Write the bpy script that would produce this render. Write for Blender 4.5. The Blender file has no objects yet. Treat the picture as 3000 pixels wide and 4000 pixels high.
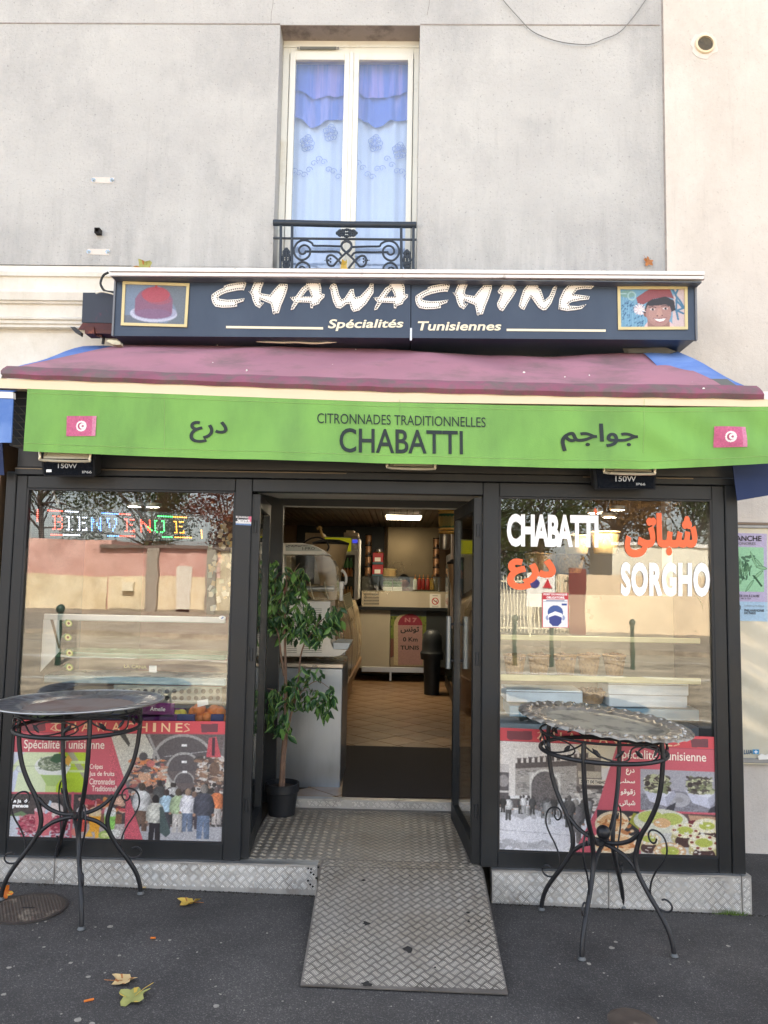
import bpy, math, random, bisect
import numpy as np
from mathutils import Vector, Matrix
from mathutils import geometry as mgeo
from math import sin, cos, pi, radians, sqrt, atan2
random.seed(7); RNG = np.random.default_rng(11)
sc = bpy.context.scene
COL = sc.collection

# ------------------------------------------------------------------ camera
CAM = Vector((0.0, -5.15, 1.75)); FPX = 3004.0
YAW, PITCH, ROLL = radians(1.2), radians(5.1), radians(1.03)
cd = bpy.data.cameras.new('camera'); cam = bpy.data.objects.new('camera', cd); COL.objects.link(cam)
RM = Matrix.Rotation(YAW, 3, 'Z') @ Matrix.Rotation(pi/2+PITCH, 3, 'X') @ Matrix.Rotation(ROLL, 3, 'Z')
cam.matrix_world = Matrix.Translation(CAM) @ RM.to_4x4()
cd.sensor_fit = 'VERTICAL'; cd.sensor_height = 36.0; cd.lens = FPX/4000*36.0
cd.clip_start = 0.05; cd.clip_end = 600
sc.camera = cam
# ------------------------------------------------------------------ light
SUN_EL, SUN_AZ = radians(43), radians(14)      # the sun stands behind the shop; azimuth from +Y towards +X
w = bpy.data.worlds.new('World'); sc.world = w; w.use_nodes = True
nt = w.node_tree; bg = nt.nodes['Background']
sky = nt.nodes.new('ShaderNodeTexSky'); sky.sky_type = 'NISHITA'; sky.sun_disc = False
sky.sun_elevation = SUN_EL; sky.sun_rotation = SUN_AZ; sky.air_density = 1.0; sky.dust_density = 2.2; sky.ozone_density = 0.7
hs = nt.nodes.new('ShaderNodeHueSaturation'); hs.inputs['Saturation'].default_value = 0.45
nt.links.new(sky.outputs[0], hs.inputs['Color']); nt.links.new(hs.outputs[0], bg.inputs[0])
bg.inputs[1].default_value = 0.15
sl = bpy.data.lights.new('sun', 'SUN'); sl.energy = 5.0; sl.angle = radians(0.5); sl.color = (1.0, 0.93, 0.82)
so = bpy.data.objects.new('sun', sl); COL.objects.link(so)
SD = Vector((sin(SUN_AZ)*cos(SUN_EL), cos(SUN_AZ)*cos(SUN_EL), sin(SUN_EL)))
so.rotation_euler = SD.to_track_quat('Z', 'Y').to_euler(); so.location = SD*60
vs = sc.view_settings; vs.view_transform = 'Standard'; vs.look = 'None'; vs.exposure = 2.2; vs.gamma = 1.0
sc.cycles.use_denoising = True
sc.cycles.max_bounces = 8; sc.cycles.transparent_max_bounces = 24; sc.cycles.glossy_bounces = 4
sc.cycles.sample_clamp_indirect = 6.0
sc.cycles.caustics_reflective = False; sc.cycles.caustics_refractive = False

# ------------------------------------------------------------------ helpers
def ray(px, py): return RM @ Vector(((px-1500)/FPX, -(py-2000)/FPX, -1.0))
def at(px, py, Y):
    "point of the place seen at photo pixel (px,py) on the vertical plane y = Y"
    d = ray(px, py); return CAM + d*((Y-CAM.y)/d.y)
GA, GB = -0.0163, 0.0918                      # the pavement falls gently to the right
def gz(x): return GA*x+GB
def ground(px, py):
    d = ray(px, py); n = Vector((-GA, 0, 1)); return CAM + d*((GB-n.dot(CAM))/n.dot(d))
def onz(px, py, z):
    d = ray(px, py); return CAM + d*((z-CAM.z)/d.z)
def Z(ox, oy, s): return lambda x, y: (ox+x*s, oy+y*s)

def lin(c):
    if isinstance(c, (int, float)): c = (c, c, c)
    return tuple(((v/12.92) if v <= .04045 else ((v+.055)/1.055)**2.4) for v in c)
def s8(r, g, b): return lin((r/255, g/255, b/255))

MATS = {}
def mat(name, col, rough=.6, metal=0., var=.12, vs=6., bump=0., bs=120., col2=None, cs=3., cth=(.45, .65), spec=.5, emit=None, es=1., streak=0., aniso=None):
    """procedural principled material: colour varied by noise, optional second colour in blotches, fine bump"""
    if name in MATS: return MATS[name]
    m = bpy.data.materials.new(name); m.use_nodes = True; MATS[name] = m
    N, L = m.node_tree.nodes, m.node_tree.links; b = N['Principled BSDF']
    tc = N.new('ShaderNodeTexCoord')
    n1 = N.new('ShaderNodeTexNoise'); n1.inputs['Scale'].default_value = vs; n1.inputs['Detail'].default_value = 5
    L.new(tc.outputs['Object'], n1.inputs['Vector'])
    r1 = N.new('ShaderNodeMapRange'); r1.inputs[1].default_value = .3; r1.inputs[2].default_value = .7
    r1.inputs[3].default_value = 1-var; r1.inputs[4].default_value = 1+var
    L.new(n1.outputs[0], r1.inputs[0])
    mx = N.new('ShaderNodeVectorMath'); mx.operation = 'MULTIPLY'
    base = N.new('ShaderNodeRGB'); base.outputs[0].default_value = (*col, 1)
    src = base.outputs[0]
    if col2 is not None:
        n2 = N.new('ShaderNodeTexNoise'); n2.inputs['Scale'].default_value = cs; n2.inputs['Detail'].default_value = 8; n2.inputs['Roughness'].default_value = .65
        if streak:
            mp = N.new('ShaderNodeMapping'); mp.inputs['Scale'].default_value = (1, 1, streak)
            L.new(tc.outputs['Object'], mp.inputs[0]); L.new(mp.outputs[0], n2.inputs['Vector'])
        else: L.new(tc.outputs['Object'], n2.inputs['Vector'])
        rr = N.new('ShaderNodeMapRange'); rr.inputs[1].default_value = cth[0]; rr.inputs[2].default_value = cth[1]
        L.new(n2.outputs[0], rr.inputs[0])
        mc = N.new('ShaderNodeMix'); mc.data_type = 'RGBA'; mc.inputs[6].default_value = (*col, 1); mc.inputs[7].default_value = (*col2, 1)
        L.new(rr.outputs[0], mc.inputs[0]); src = mc.outputs[2]
    L.new(src, mx.inputs[0]); L.new(r1.outputs[0], mx.inputs[1]); L.new(mx.outputs[0], b.inputs['Base Color'])
    b.inputs['Metallic'].default_value = metal; b.inputs['Specular IOR Level'].default_value = spec
    rv = N.new('ShaderNodeMapRange'); rv.inputs[1].default_value = .3; rv.inputs[2].default_value = .7
    rv.inputs[3].default_value = max(.02, rough-.08); rv.inputs[4].default_value = min(1, rough+.08)
    L.new(n1.outputs[0], rv.inputs[0]); L.new(rv.outputs[0], b.inputs['Roughness'])
    if bump:
        n3 = N.new('ShaderNodeTexNoise'); n3.inputs['Scale'].default_value = bs; n3.inputs['Detail'].default_value = 4
        L.new(tc.outputs['Object'], n3.inputs['Vector'])
        bp = N.new('ShaderNodeBump'); bp.inputs['Strength'].default_value = bump; bp.inputs['Distance'].default_value = .004
        L.new(n3.outputs[0], bp.inputs['Height']); L.new(bp.outputs[0], b.inputs['Normal'])
    if emit is not None:
        b.inputs['Emission Color'].default_value = (*emit, 1); b.inputs['Emission Strength'].default_value = es
    return m

def print_mat(name='print', rough=.35, spec=.5):
    if name in MATS: return MATS[name]
    m = bpy.data.materials.new(name); m.use_nodes = True; MATS[name] = m
    N, L = m.node_tree.nodes, m.node_tree.links; b = N['Principled BSDF']
    a = N.new('ShaderNodeAttribute'); a.attribute_name = 'ink'
    L.new(a.outputs['Color'], b.inputs['Base Color']); b.inputs['Roughness'].default_value = rough
    b.inputs['Specular IOR Level'].default_value = spec
    return m

def glass_mat(name='pane_glass', r0=.045, tint=(.93, .96, .95), rough=.0, dirt=.0):
    "thin pane: clear, with each face reflecting by Schlick's law"
    if name in MATS: return MATS[name]
    m = bpy.data.materials.new(name); m.use_nodes = True; MATS[name] = m
    N, L = m.node_tree.nodes, m.node_tree.links
    N.clear(); out = N.new('ShaderNodeOutputMaterial')
    tr = N.new('ShaderNodeBsdfTransparent'); tr.inputs[0].default_value = (*tint, 1)
    gl = N.new('ShaderNodeBsdfGlossy'); gl.inputs['Roughness'].default_value = rough; gl.inputs[0].default_value = (1, 1, 1, 1)
    ge = N.new('ShaderNodeNewGeometry'); dt = N.new('ShaderNodeVectorMath'); dt.operation = 'DOT_PRODUCT'
    L.new(ge.outputs['Incoming'], dt.inputs[0]); L.new(ge.outputs['Normal'], dt.inputs[1])
    def mth(op, a, b=None):
        n = N.new('ShaderNodeMath'); n.operation = op
        for k, q in enumerate((a, b)):
            if q is None: continue
            if isinstance(q, (int, float)): n.inputs[k].default_value = q
            else: L.new(q, n.inputs[k])
        return n.outputs[0]
    c = mth('ABSOLUTE', dt.outputs['Value']); k = mth('POWER', mth('SUBTRACT', 1., c), 5.)
    f = mth('ADD', mth('MULTIPLY', k, 1-r0), r0)
    mx = N.new('ShaderNodeMixShader')
    L.new(f, mx.inputs[0]); L.new(tr.outputs[0], mx.inputs[1]); L.new(gl.outputs[0], mx.inputs[2])
    if dirt:
        tc = N.new('ShaderNodeTexCoord'); n = N.new('ShaderNodeTexNoise'); n.inputs['Scale'].default_value = 2.2; n.inputs['Detail'].default_value = 3
        bp = N.new('ShaderNodeBump'); bp.inputs['Strength'].default_value = dirt; bp.inputs['Distance'].default_value = .01
        L.new(tc.outputs['Object'], n.inputs['Vector']); L.new(n.outputs[0], bp.inputs['Height']); L.new(bp.outputs[0], gl.inputs['Normal'])
    L.new(mx.outputs[0], out.inputs[0]); return m

def tag(o, label=None, cat=None, group=None, kind=None):
    if label: o['label'] = label
    if cat: o['category'] = cat
    if group: o['group'] = group
    if kind: o['kind'] = kind
    return o
def thing(name, label, cat, loc=(0, 0, 0), group=None, kind=None):
    o = bpy.data.objects.new(name, None); COL.objects.link(o); o.location = loc; o.empty_display_size = .1
    return tag(o, label, cat, group, kind)
def origin(o):
    v = Vector((0, 0, 0))
    while o is not None: v = v+Vector(o.location); o = o.parent
    return v

class MB:
    def __init__(s): s.v = []; s.f = []; s.m = []; s.cur = 0
    def add(s, vs, fs):
        b = len(s.v); s.v += [tuple(p) for p in vs]; s.f += [tuple(i+b for i in f) for f in fs]; s.m += [s.cur]*len(fs); return s
    def quad(s, *p): return s.add(p, [tuple(range(len(p)))])
    def box(s, a, b):
        x0, x1 = sorted((a[0], b[0])); y0, y1 = sorted((a[1], b[1])); z0, z1 = sorted((a[2], b[2]))
        v = [(x0,y0,z0),(x1,y0,z0),(x1,y1,z0),(x0,y1,z0),(x0,y0,z1),(x1,y0,z1),(x1,y1,z1),(x0,y1,z1)]
        return s.add(v, [(0,3,2,1),(4,5,6,7),(0,1,5,4),(1,2,6,5),(2,3,7,6),(3,0,4,7)])
    def bev(s, a, b, r=.004):
        "box with chamfered edges"
        x0, x1 = sorted((a[0], b[0])); y0, y1 = sorted((a[1], b[1])); z0, z1 = sorted((a[2], b[2]))
        r = min(r, (x1-x0)/2.1, (y1-y0)/2.1, (z1-z0)/2.1)
        vs = []; idx = {}
        for i, x in enumerate((x0, x1)):
            for j, y in enumerate((y0, y1)):
                for k, z in enumerate((z0, z1)):
                    sx, sy, sz = (1, -1)[i]*r, (1, -1)[j]*r, (1, -1)[k]*r
                    idx[i,j,k] = len(vs); vs += [(x, y+sy, z+sz), (x+sx, y, z+sz), (x+sx, y+sy, z)]
        f = []
        for ax in range(3):
            o1, o2 = [q for q in range(3) if q != ax]
            for sd in (0, 1):
                c = []
                for p, q in ((0,0),(1,0),(1,1),(0,1)):
                    t = [0,0,0]; t[ax] = sd; t[o1] = p; t[o2] = q; c.append(idx[tuple(t)]+ax)
                f.append(tuple(c))
        for ax in range(3):
            o1, o2 = [q for q in range(3) if q != ax]
            for p in (0, 1):
                for q in (0, 1):
                    t0 = [0,0,0]; t0[o1] = p; t0[o2] = q; t1 = list(t0); t1[ax] = 1
                    f.append((idx[tuple(t0)]+o1, idx[tuple(t1)]+o1, idx[tuple(t1)]+o2, idx[tuple(t0)]+o2))
        for i in idx.values(): f.append((i, i+1, i+2))
        return s.add(vs, f)
    def hexa(s, p):
        "8 points: 4 front (tl,tr,br,bl), 4 back in the same order"
        return s.add(p, [(0,3,2,1),(4,5,6,7),(0,1,5,4),(1,2,6,5),(2,3,7,6),(3,0,4,7)])
    def slab(s, pts, n, t):
        "polygon pts thickened by t along n (Vector)"
        n = Vector(n).normalized()*t; k = len(pts); pts = [Vector(p) for p in pts]
        return s.add(list(pts)+[p+n for p in pts], [tuple(range(k)), tuple(range(2*k-1, k-1, -1))]+[(i, (i+1)%k+0, (i+1)%k+k, i+k) for i in range(k)])
    def tube(s, pts, r, seg=8, caps=True, closed=False):
        pts = [Vector(p) for p in pts]; n = len(pts); rr = r if isinstance(r, (list, tuple)) else [r]*n
        ring = []; up = None
        for i, p in enumerate(pts):
            if closed: t = pts[(i+1) % n]-pts[i-1]
            else: t = pts[min(i+1, n-1)]-pts[max(i-1, 0)]
            if t.length < 1e-9: t = Vector((0, 0, 1))
            t.normalize()
            if up is None:
                a = Vector((0, 0, 1)) if abs(t.z) < .9 else Vector((1, 0, 0)); up = (a-t*a.dot(t)).normalized()
            else:
                up = up-t*up.dot(t)
                up = up.normalized() if up.length > 1e-6 else Vector((1, 0, 0))
            sd = t.cross(up); ring.append([p+(up*cos(2*pi*k/seg)+sd*sin(2*pi*k/seg))*rr[i] for k in range(seg)])
        v = [q for g in ring for q in g]; f = []
        for i in range(n if closed else n-1):
            a, b = i*seg, ((i+1) % n)*seg
            for k in range(seg): f.append((a+k, a+(k+1) % seg, b+(k+1) % seg, b+k))
        if caps and not closed: f.append(tuple(range(seg-1, -1, -1))); f.append(tuple((n-1)*seg+k for k in range(seg)))
        return s.add(v, f)
    def lathe(s, prof, c=(0, 0, 0), seg=24, axis=None):
        c = Vector(c); n = len(prof); v = []; f = []
        q = Vector((0, 0, 1)).rotation_difference(Vector(axis)) if axis is not None else None
        for r, z in prof:
            for k in range(seg):
                p = Vector((r*cos(2*pi*k/seg), r*sin(2*pi*k/seg), z))
                if q: p = q @ p
                v.append(c+p)
        for i in range(n-1):
            for k in range(seg): f.append((i*seg+k, i*seg+(k+1) % seg, (i+1)*seg+(k+1) % seg, (i+1)*seg+k))
        if prof[0][0] > 1e-5: f.append(tuple(range(seg-1, -1, -1)))
        if prof[-1][0] > 1e-5: f.append(tuple((n-1)*seg+k for k in range(seg)))
        return s.add(v, f)
    def ball(s, c, r, seg=12, rings=8, sz=1.):
        return s.lathe([(max(1e-6, r*sin(pi*i/rings)), -r*sz*cos(pi*i/rings)) for i in range(rings+1)], c, seg)
    def cut(s, c, u, v, n, poly, t):
        "2D polygon (list of (a,b)) in the frame c,u,v given thickness t along n"
        pts = [Vector(c)+Vector(u)*a+Vector(v)*b for a, b in poly]; return s.slab(pts, n, t)
    def build(s, name, m, parent=None, smooth=False, kind=None, label=None, o=None, merge=False):
        org = origin(parent) if parent is not None else (Vector(o) if o is not None else Vector((0, 0, 0)))
        me = bpy.data.meshes.new(name)
        me.from_pydata([(p[0]-org.x, p[1]-org.y, p[2]-org.z) for p in s.v], [], s.f)
        for mm in (m if isinstance(m, (list, tuple)) else [m]): me.materials.append(mm)
        if isinstance(m, (list, tuple)): me.polygons.foreach_set('material_index', s.m)
        if smooth: me.polygons.foreach_set('use_smooth', [True]*len(me.polygons))
        me.update()
        ob = bpy.data.objects.new(name, me); COL.objects.link(ob)
        if parent is not None: ob.parent = parent
        elif o is not None: ob.location = o
        if smooth:
            try: me.set_sharp_from_angle(angle=radians(42))
            except Exception: pass
        if kind: ob['kind'] = kind
        if label: ob['label'] = label
        return ob

def link_copy(src, name, parent=None, loc=None, rot=None, scale=None):
    o = src.copy(); o.name = name; COL.objects.link(o)
    if parent is not None: o.parent = parent
    if loc is not None: o.location = loc
    if rot is not None: o.rotation_euler = rot
    if scale is not None: o.scale = scale if hasattr(scale, '__len__') else (scale,)*3
    return o
def copy_tree(root, loc, rotz=0., label=None, scale=None):
    r = root.copy(); COL.objects.link(r); r.location = loc; r.rotation_euler = (0, 0, rotz)
    if scale: r.scale = (scale,)*3
    if label: r['label'] = label
    for ch in list(root.children):
        c = ch.copy(); COL.objects.link(c); c.parent = r
        for g in ch.children: d = g.copy(); COL.objects.link(d); d.parent = c
    return r

def smoothpath(P, sub=6, closed=False):
    "Catmull-Rom through points"
    P = [Vector(p) for p in P]; n = len(P); out = []
    for i in range(n if closed else n-1):
        p0 = P[(i-1) % n] if (closed or i > 0) else P[0]*2-P[1]
        p1, p2 = P[i], P[(i+1) % n]
        p3 = P[(i+2) % n] if (closed or i+2 < n) else P[-1]*2-P[-2]
        for k in range(sub):
            t = k/sub; out.append(.5*((2*p1)+(p2-p0)*t+(2*p0-5*p1+4*p2-p3)*t*t+(3*p1-p0-3*p2+p3)*t**3))
    if not closed: out.append(P[-1])
    return out

# ---------- lettering: font outlines turned into flat meshes
def winding(px, py, loops):
    wn = 0
    for L in loops:
        n = len(L)
        for i in range(n):
            x0, y0 = L[i]; x1, y1 = L[(i+1) % n]
            if y0 <= py < y1 or y1 <= py < y0:
                t = (py-y0)/(y1-y0)
                if px < x0+t*(x1-x0): wn += 1 if y1 > y0 else -1
    return wn
OUTL = {}
def outlines(body, off=0., shear=0., res=4, space=1.):
    key = (body, off, shear, res, space)
    if key in OUTL: return OUTL[key]
    c = bpy.data.curves.new('t', 'FONT'); c.body = body; c.size = 1; c.shear = shear; c.resolution_u = res
    c.fill_mode = 'NONE'; c.space_character = space
    o = bpy.data.objects.new('t', c); COL.objects.link(o)
    dg = bpy.context.evaluated_depsgraph_get(); dg.update()
    me = bpy.data.meshes.new_from_object(o.evaluated_get(dg), depsgraph=dg)
    nb = {}
    for e in me.edges:
        a, b = e.vertices; nb.setdefault(a, []).append(b); nb.setdefault(b, []).append(a)
    loops = []; seen = set()
    for st in range(len(me.vertices)):
        if st in seen or st not in nb: continue
        L = [st]; seen.add(st); cur = st
        while True:
            nx = [q for q in nb[cur] if q not in seen]
            if not nx: break
            # keep index order for orientation
            cur = min(nx) if len(L) == 1 else nx[0]
            L.append(cur); seen.add(cur)
        if len(L) > 2: loops.append([(me.vertices[i].co.x, me.vertices[i].co.y) for i in L])
    bpy.data.objects.remove(o); bpy.data.curves.remove(c); bpy.data.meshes.remove(me)
    if off:
        out = []
        for L in loops:
            Q = []
            L = [p for i, p in enumerate(L) if abs(p[0]-L[i-1][0])+abs(p[1]-L[i-1][1]) > 1e-5]
            n = len(L)
            for i in range(n):
                ax, ay = L[i][0]-L[i-1][0], L[i][1]-L[i-1][1]; bx, by = L[(i+1) % n][0]-L[i][0], L[(i+1) % n][1]-L[i][1]
                la = sqrt(ax*ax+ay*ay) or 1; lb = sqrt(bx*bx+by*by) or 1
                nx, ny = (ay/la+by/lb), (-ax/la-bx/lb); l = sqrt(nx*nx+ny*ny) or 1
                k = min(1.6, 2/l if l > .1 else 1)
                Q.append((L[i][0]+nx/l*off*k, L[i][1]+ny/l*off*k))
            out.append(Q)
        area = sum(sum(L[i][0]*L[(i+1) % len(L)][1]-L[(i+1) % len(L)][0]*L[i][1] for i in range(len(L))) for L in loops)
        if area < 0 and not getattr(outlines, 'flip', False):
            outlines.flip = True
            r = outlines(body, -off, shear, res, space); outlines.flip = False
            OUTL[key] = r; return r
        loops = out
    OUTL[key] = loops; return loops
def fill(loops):
    vs = []; es = []
    for L in loops:
        b = len(vs); vs += [Vector(p) for p in L]; es += [(b+i, b+(i+1) % len(L)) for i in range(len(L))]
    V, E_, F, *_ = mgeo.delaunay_2d_cdt(vs, es, [], 0, 1e-6)
    fs = []
    for f in F:
        cx = sum(V[i].x for i in f)/len(f); cy = sum(V[i].y for i in f)/len(f)
        if winding(cx, cy, loops) != 0: fs.append(tuple(f))
    return [(v.x, v.y) for v in V], fs
def text_on(body, f, m, parent, name='lettering', off=0., shear=0., res=4, space=1., label=None, fit=None):
    """letters filling the unit square of the mapping f(u,v); fit=(x0,x1,y0,y1) replaces the outlines' own box"""
    L = outlines(body, off, shear, res, space)
    V, F = fill(L)
    xs = [p[0] for q in L for p in q]; ys = [p[1] for q in L for p in q]
    x0, x1, y0, y1 = min(xs), max(xs), min(ys), max(ys)
    if fit: y0, y1 = fit
    mb = MB(); mb.add([f((x-x0)/(x1-x0), (y-y0)/(y1-y0)) for x, y in V], F)
    return mb.build(name, m, parent, label=label)
def bil(bl, br, tl, tr=None, n=None, d=0.):
    bl, br, tl = Vector(bl), Vector(br), Vector(tl); tr = Vector(tr) if tr is not None else tl+br-bl
    nn = Vector(n)*d if n is not None else Vector((0, 0, 0))
    return lambda u, v: (bl*(1-u)+br*u)*(1-v)+(tl*(1-u)+tr*u)*v+nn
def pxq(bl, br, tl, tr, Y, d=0.):
    "bilinear patch between four photo pixels on the plane y=Y"
    return bil(at(*bl, Y), at(*br, Y), at(*tl, Y), at(*tr, Y) if tr else None, (0, -1, 0), d)

# ---------- flat print: colours drawn into a fine mesh
class Ink:
    def __init__(s, w, h, c=(1, 1, 1)):
        s.w, s.h = w, h; s.a = np.zeros((h, w, 3)); s.a[:] = c
        s.U, s.V = np.meshgrid((np.arange(w)+.5)/w, (np.arange(h)+.5)/h)
    def m(s, mask, c, a=1.):
        s.a[mask] = s.a[mask]*(1-a)+np.array(c)*a; return s
    def rect(s, u0, v0, u1, v1, c, a=1.): return s.m((s.U >= u0) & (s.U < u1) & (s.V >= v0) & (s.V < v1), c, a)
    def inside(s, pts):
        I = np.zeros((s.h, s.w), bool); n = len(pts)
        for i in range(n):
            x0, y0 = pts[i]; x1, y1 = pts[(i+1) % n]
            if y0 == y1: continue
            c = ((s.V >= min(y0, y1)) & (s.V < max(y0, y1)))
            I ^= c & (s.U < x0+(s.V-y0)/(y1-y0)*(x1-x0))
        return I
    def poly(s, pts, c, a=1.): return s.m(s.inside(pts), c, a)
    def ell(s, cu, cv, ru, rv, c, a=1., th=0.):
        x = (s.U-cu); y = (s.V-cv); X = x*cos(th)+y*sin(th); Y = -x*sin(th)+y*cos(th)
        return s.m((X/ru)**2+(Y/rv)**2 < 1, c, a)
    def ring(s, cu, cv, ru, rv, t, c, a=1., upper=False):
        q = ((s.U-cu)/ru)**2+((s.V-cv)/rv)**2
        k = (q < 1) & (q > (1-t)**2)
        if upper: k &= s.V < cv
        return s.m(k, c, a)
    def line(s, pts, wd, c, a=1.):
        asp = s.h/s.w
        for (x0, y0), (x1, y1) in zip(pts[:-1], pts[1:]):
            dx, dy = x1-x0, (y1-y0)*asp; l2 = dx*dx+dy*dy or 1e-9
            t = np.clip(((s.U-x0)*dx+(s.V-y0)*asp*dy)/l2, 0, 1)
            s.m(((s.U-x0-t*dx)**2+((s.V-y0)*asp-t*dy)**2) < (wd/2)**2, c, a)
        return s
    def noise(s, amp, k=1, mask=None, seed=0, mono=True):
        r = np.random.default_rng(seed); hh, ww = s.h//k+2, s.w//k+2
        n = r.normal(0, 1, (hh, ww, 1 if mono else 3)); n = np.repeat(np.repeat(n, k, 0), k, 1)[:s.h, :s.w]
        n = 1+amp*n
        if mask is None: s.a *= n
        else: s.a[mask] *= np.broadcast_to(n, s.a.shape)[mask]
        s.a = np.clip(s.a, 0, 1); return s
    def grain(s, reg, amp=.10, seed=5):
        "photographic unevenness at several scales inside a region"
        k = (s.U >= reg[0]) & (s.V >= reg[1]) & (s.U < reg[2]) & (s.V < reg[3])
        for q, a in ((1, .5), (2, .5), (4, .22)): s.noise(amp*a, q, k, seed+q)
        return s
    def blur(s, n=1):
        for _ in range(n):
            p = np.pad(s.a, ((1, 1), (1, 1), (0, 0)), 'edge'); s.a = (p[:-2, 1:-1]+p[2:, 1:-1]+p[1:-1, :-2]+p[1:-1, 2:]+2*p[1:-1, 1:-1])/6
        return s
    def round_(s, mask, u, w_, k=.35, seed=0):
        "printed modelling of a rounded form plus folds"
        x = (s.U-u)/w_; f = 1-k*np.clip(x, -1, 1)**2-.12*x+.10*np.sin(s.V*90+x*5+seed)*np.sin(x*7+seed*2+s.V*30)
        s.a[mask] = np.clip(s.a[mask]*f[mask][:, None], 0, 1); return s
    def fade(s, k=.10, c=(.86, .86, .87)): s.a = s.a*(1-k)+np.array(c)*k; return s
    def specks(s, n, reg, cols, r=(.004, .012), seed=1):
        g = random.Random(seed); asp = s.w/s.h
        for _ in range(n):
            u = g.uniform(reg[0], reg[2]); v = g.uniform(reg[1], reg[3]); q = g.uniform(*r)
            s.ell(u, v, q*g.uniform(.6, 1.5), q*asp*g.uniform(.6, 1.5), g.choice(cols), .9, g.uniform(0, 3))
        return s
    def lay(s, name, f, m, parent, kind=None, label=None):
        w, h = s.w, s.h; org = origin(parent) if parent is not None else Vector((0, 0, 0))
        us = np.arange(w+1)/w; vs = 1-np.arange(h+1)/h
        P = np.empty((h+1, w+1, 3))
        c00, c10, c01, c11 = [np.array(f(*q)) for q in ((0, 0), (1, 0), (0, 1), (1, 1))]
        if getattr(f, 'curved', False):
            for j, v in enumerate(vs):
                for i, u in enumerate(us): P[j, i] = f(u, v)
        else:
            U, V = np.meshgrid(us, vs); U = U[..., None]; V = V[..., None]
            P = (c00*(1-U)+c10*U)*(1-V)+(c01*(1-U)+c11*U)*V
        P -= np.array(org)
        me = bpy.data.meshes.new(name); nv = (w+1)*(h+1); nf = w*h
        me.vertices.add(nv); me.vertices.foreach_set('co', P.reshape(-1))
        J, I = np.meshgrid(np.arange(h), np.arange(w), indexing='ij'); a = (J*(w+1)+I).reshape(-1)
        idx = np.stack([a, a+w+1, a+w+2, a+1], 1).reshape(-1)
        me.loops.add(nf*4); me.loops.foreach_set('vertex_index', idx)
        me.polygons.add(nf); me.polygons.foreach_set('loop_start', np.arange(nf)*4); me.polygons.foreach_set('loop_total', np.full(nf, 4))
        me.update(calc_edges=True)
        ca = me.color_attributes.new('ink', 'FLOAT_COLOR', 'CORNER')
        c = np.ones((nf, 4)); x = np.clip(s.a.reshape(-1, 3), 0, 1); c[:, :3] = np.where(x <= .04045, x/12.92, ((x+.055)/1.055)**2.4)*.86
        ca.data.foreach_set('color', np.repeat(c, 4, 0).reshape(-1))
        me.materials.append(m)
        ob = bpy.data.objects.new(name, me); COL.objects.link(ob)
        if parent is not None: ob.parent = parent
        if label: ob['label'] = label
        if kind: ob['kind'] = kind
        return ob
# ------------------------------------------------------------------ materials
M = {}
M['black'] = mat('black_aluminium', s8(27, 30, 33), .45, .0, .2, 3, col2=s8(44, 44, 43), cs=1.6, cth=(.5, .72), streak=.35, spec=.38)
M['soot'] = mat('dark_fascia', s8(40, 41, 42), .45, .1, .15, 3, col2=s8(62, 56, 50), cs=2.5, cth=(.55, .7))
M['grey_soffit'] = mat('grey_soffit', s8(236, 232, 226), .8, 0, .04, 4, bump=.2)
M['white_pvc'] = mat('white_plastic', s8(226, 226, 218), .35, 0, .04, 3, col2=s8(196, 188, 165), cs=2, cth=(.58, .78))
M['alu'] = mat('aluminium', s8(190, 190, 190), .38, .85, .08, 5)
M['tread'] = mat('tread_plate', s8(178, 176, 172), .46, .45, .12, 7, bump=.15, bs=60, col2=s8(112, 106, 100), cs=5, cth=(.5, .78))
M['treadbar'] = mat('tread_rib', s8(236, 234, 228), .3, .45, .10, 9)
M['treadold'] = mat('tread_plate_worn', s8(126, 120, 114), .5, .45, .18, 6, bump=.2, bs=60, col2=s8(88, 82, 76), cs=3.5, cth=(.45, .75))
M['treadbarold'] = mat('tread_rib_worn', s8(192, 184, 170), .38, .5, .22, 3, col2=s8(150, 138, 120), cs=2.5, cth=(.45, .7))
M['navy'] = mat('navy_sign_board', s8(44, 58, 78), .42, .05, .08, 2.5, col2=s8(62, 76, 94), cs=1.1, cth=(.42, .7), streak=.5)
M['gold'] = mat('gold_edging', s8(205, 190, 140), .45, .1, .08, 10)
M['bulb'] = mat('dark_bulb', s8(38, 30, 34), .3)
M['letter'] = mat('white_letter_print', s8(243, 240, 232), .4, 0, .03, 3)
M['cream_print'] = mat('cream_print', s8(232, 224, 196), .45, 0, .04, 8)
M['ledge'] = mat('white_ledge', s8(226, 222, 216), .4, .1, .05, 3, col2=s8(150, 145, 138), cs=9, cth=(.6, .72))
M['iron'] = mat('black_iron', s8(36, 36, 39), .45, .2, .2, 14, bump=.3, bs=90)
M['railiron'] = mat('railing_iron', s8(44, 52, 62), .45, .2, .15, 14, bump=.3, bs=60)
M['rusty'] = mat('rusty_steel', s8(84, 44, 40), .7, .1, .25, 9, bump=.5, bs=50, col2=s8(140, 78, 58), cs=12, cth=(.55, .65))
M['maroon_box'] = mat('painted_box', s8(38, 44, 58), .5, 0, .2, 7, col2=s8(86, 40, 60), cs=5, cth=(.62, .7))
M['cream'] = mat('cream_aluminium', s8(224, 205, 172), .4, .05, .04, 3)
M['blue'] = mat('blue_awning_fabric', s8(78, 116, 184), .7, 0, .08, 3, bump=.2, col2=s8(120, 150, 205), cs=2, cth=(.45, .7))
M['navyfab'] = mat('dark_blue_fabric', s8(22, 42, 84), .7, 0, .08, 3)
M['mesh'] = mat('black_mesh', s8(30, 30, 32), .6)
M['wire'] = mat('grey_wire', s8(120, 120, 116), .5)
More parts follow.
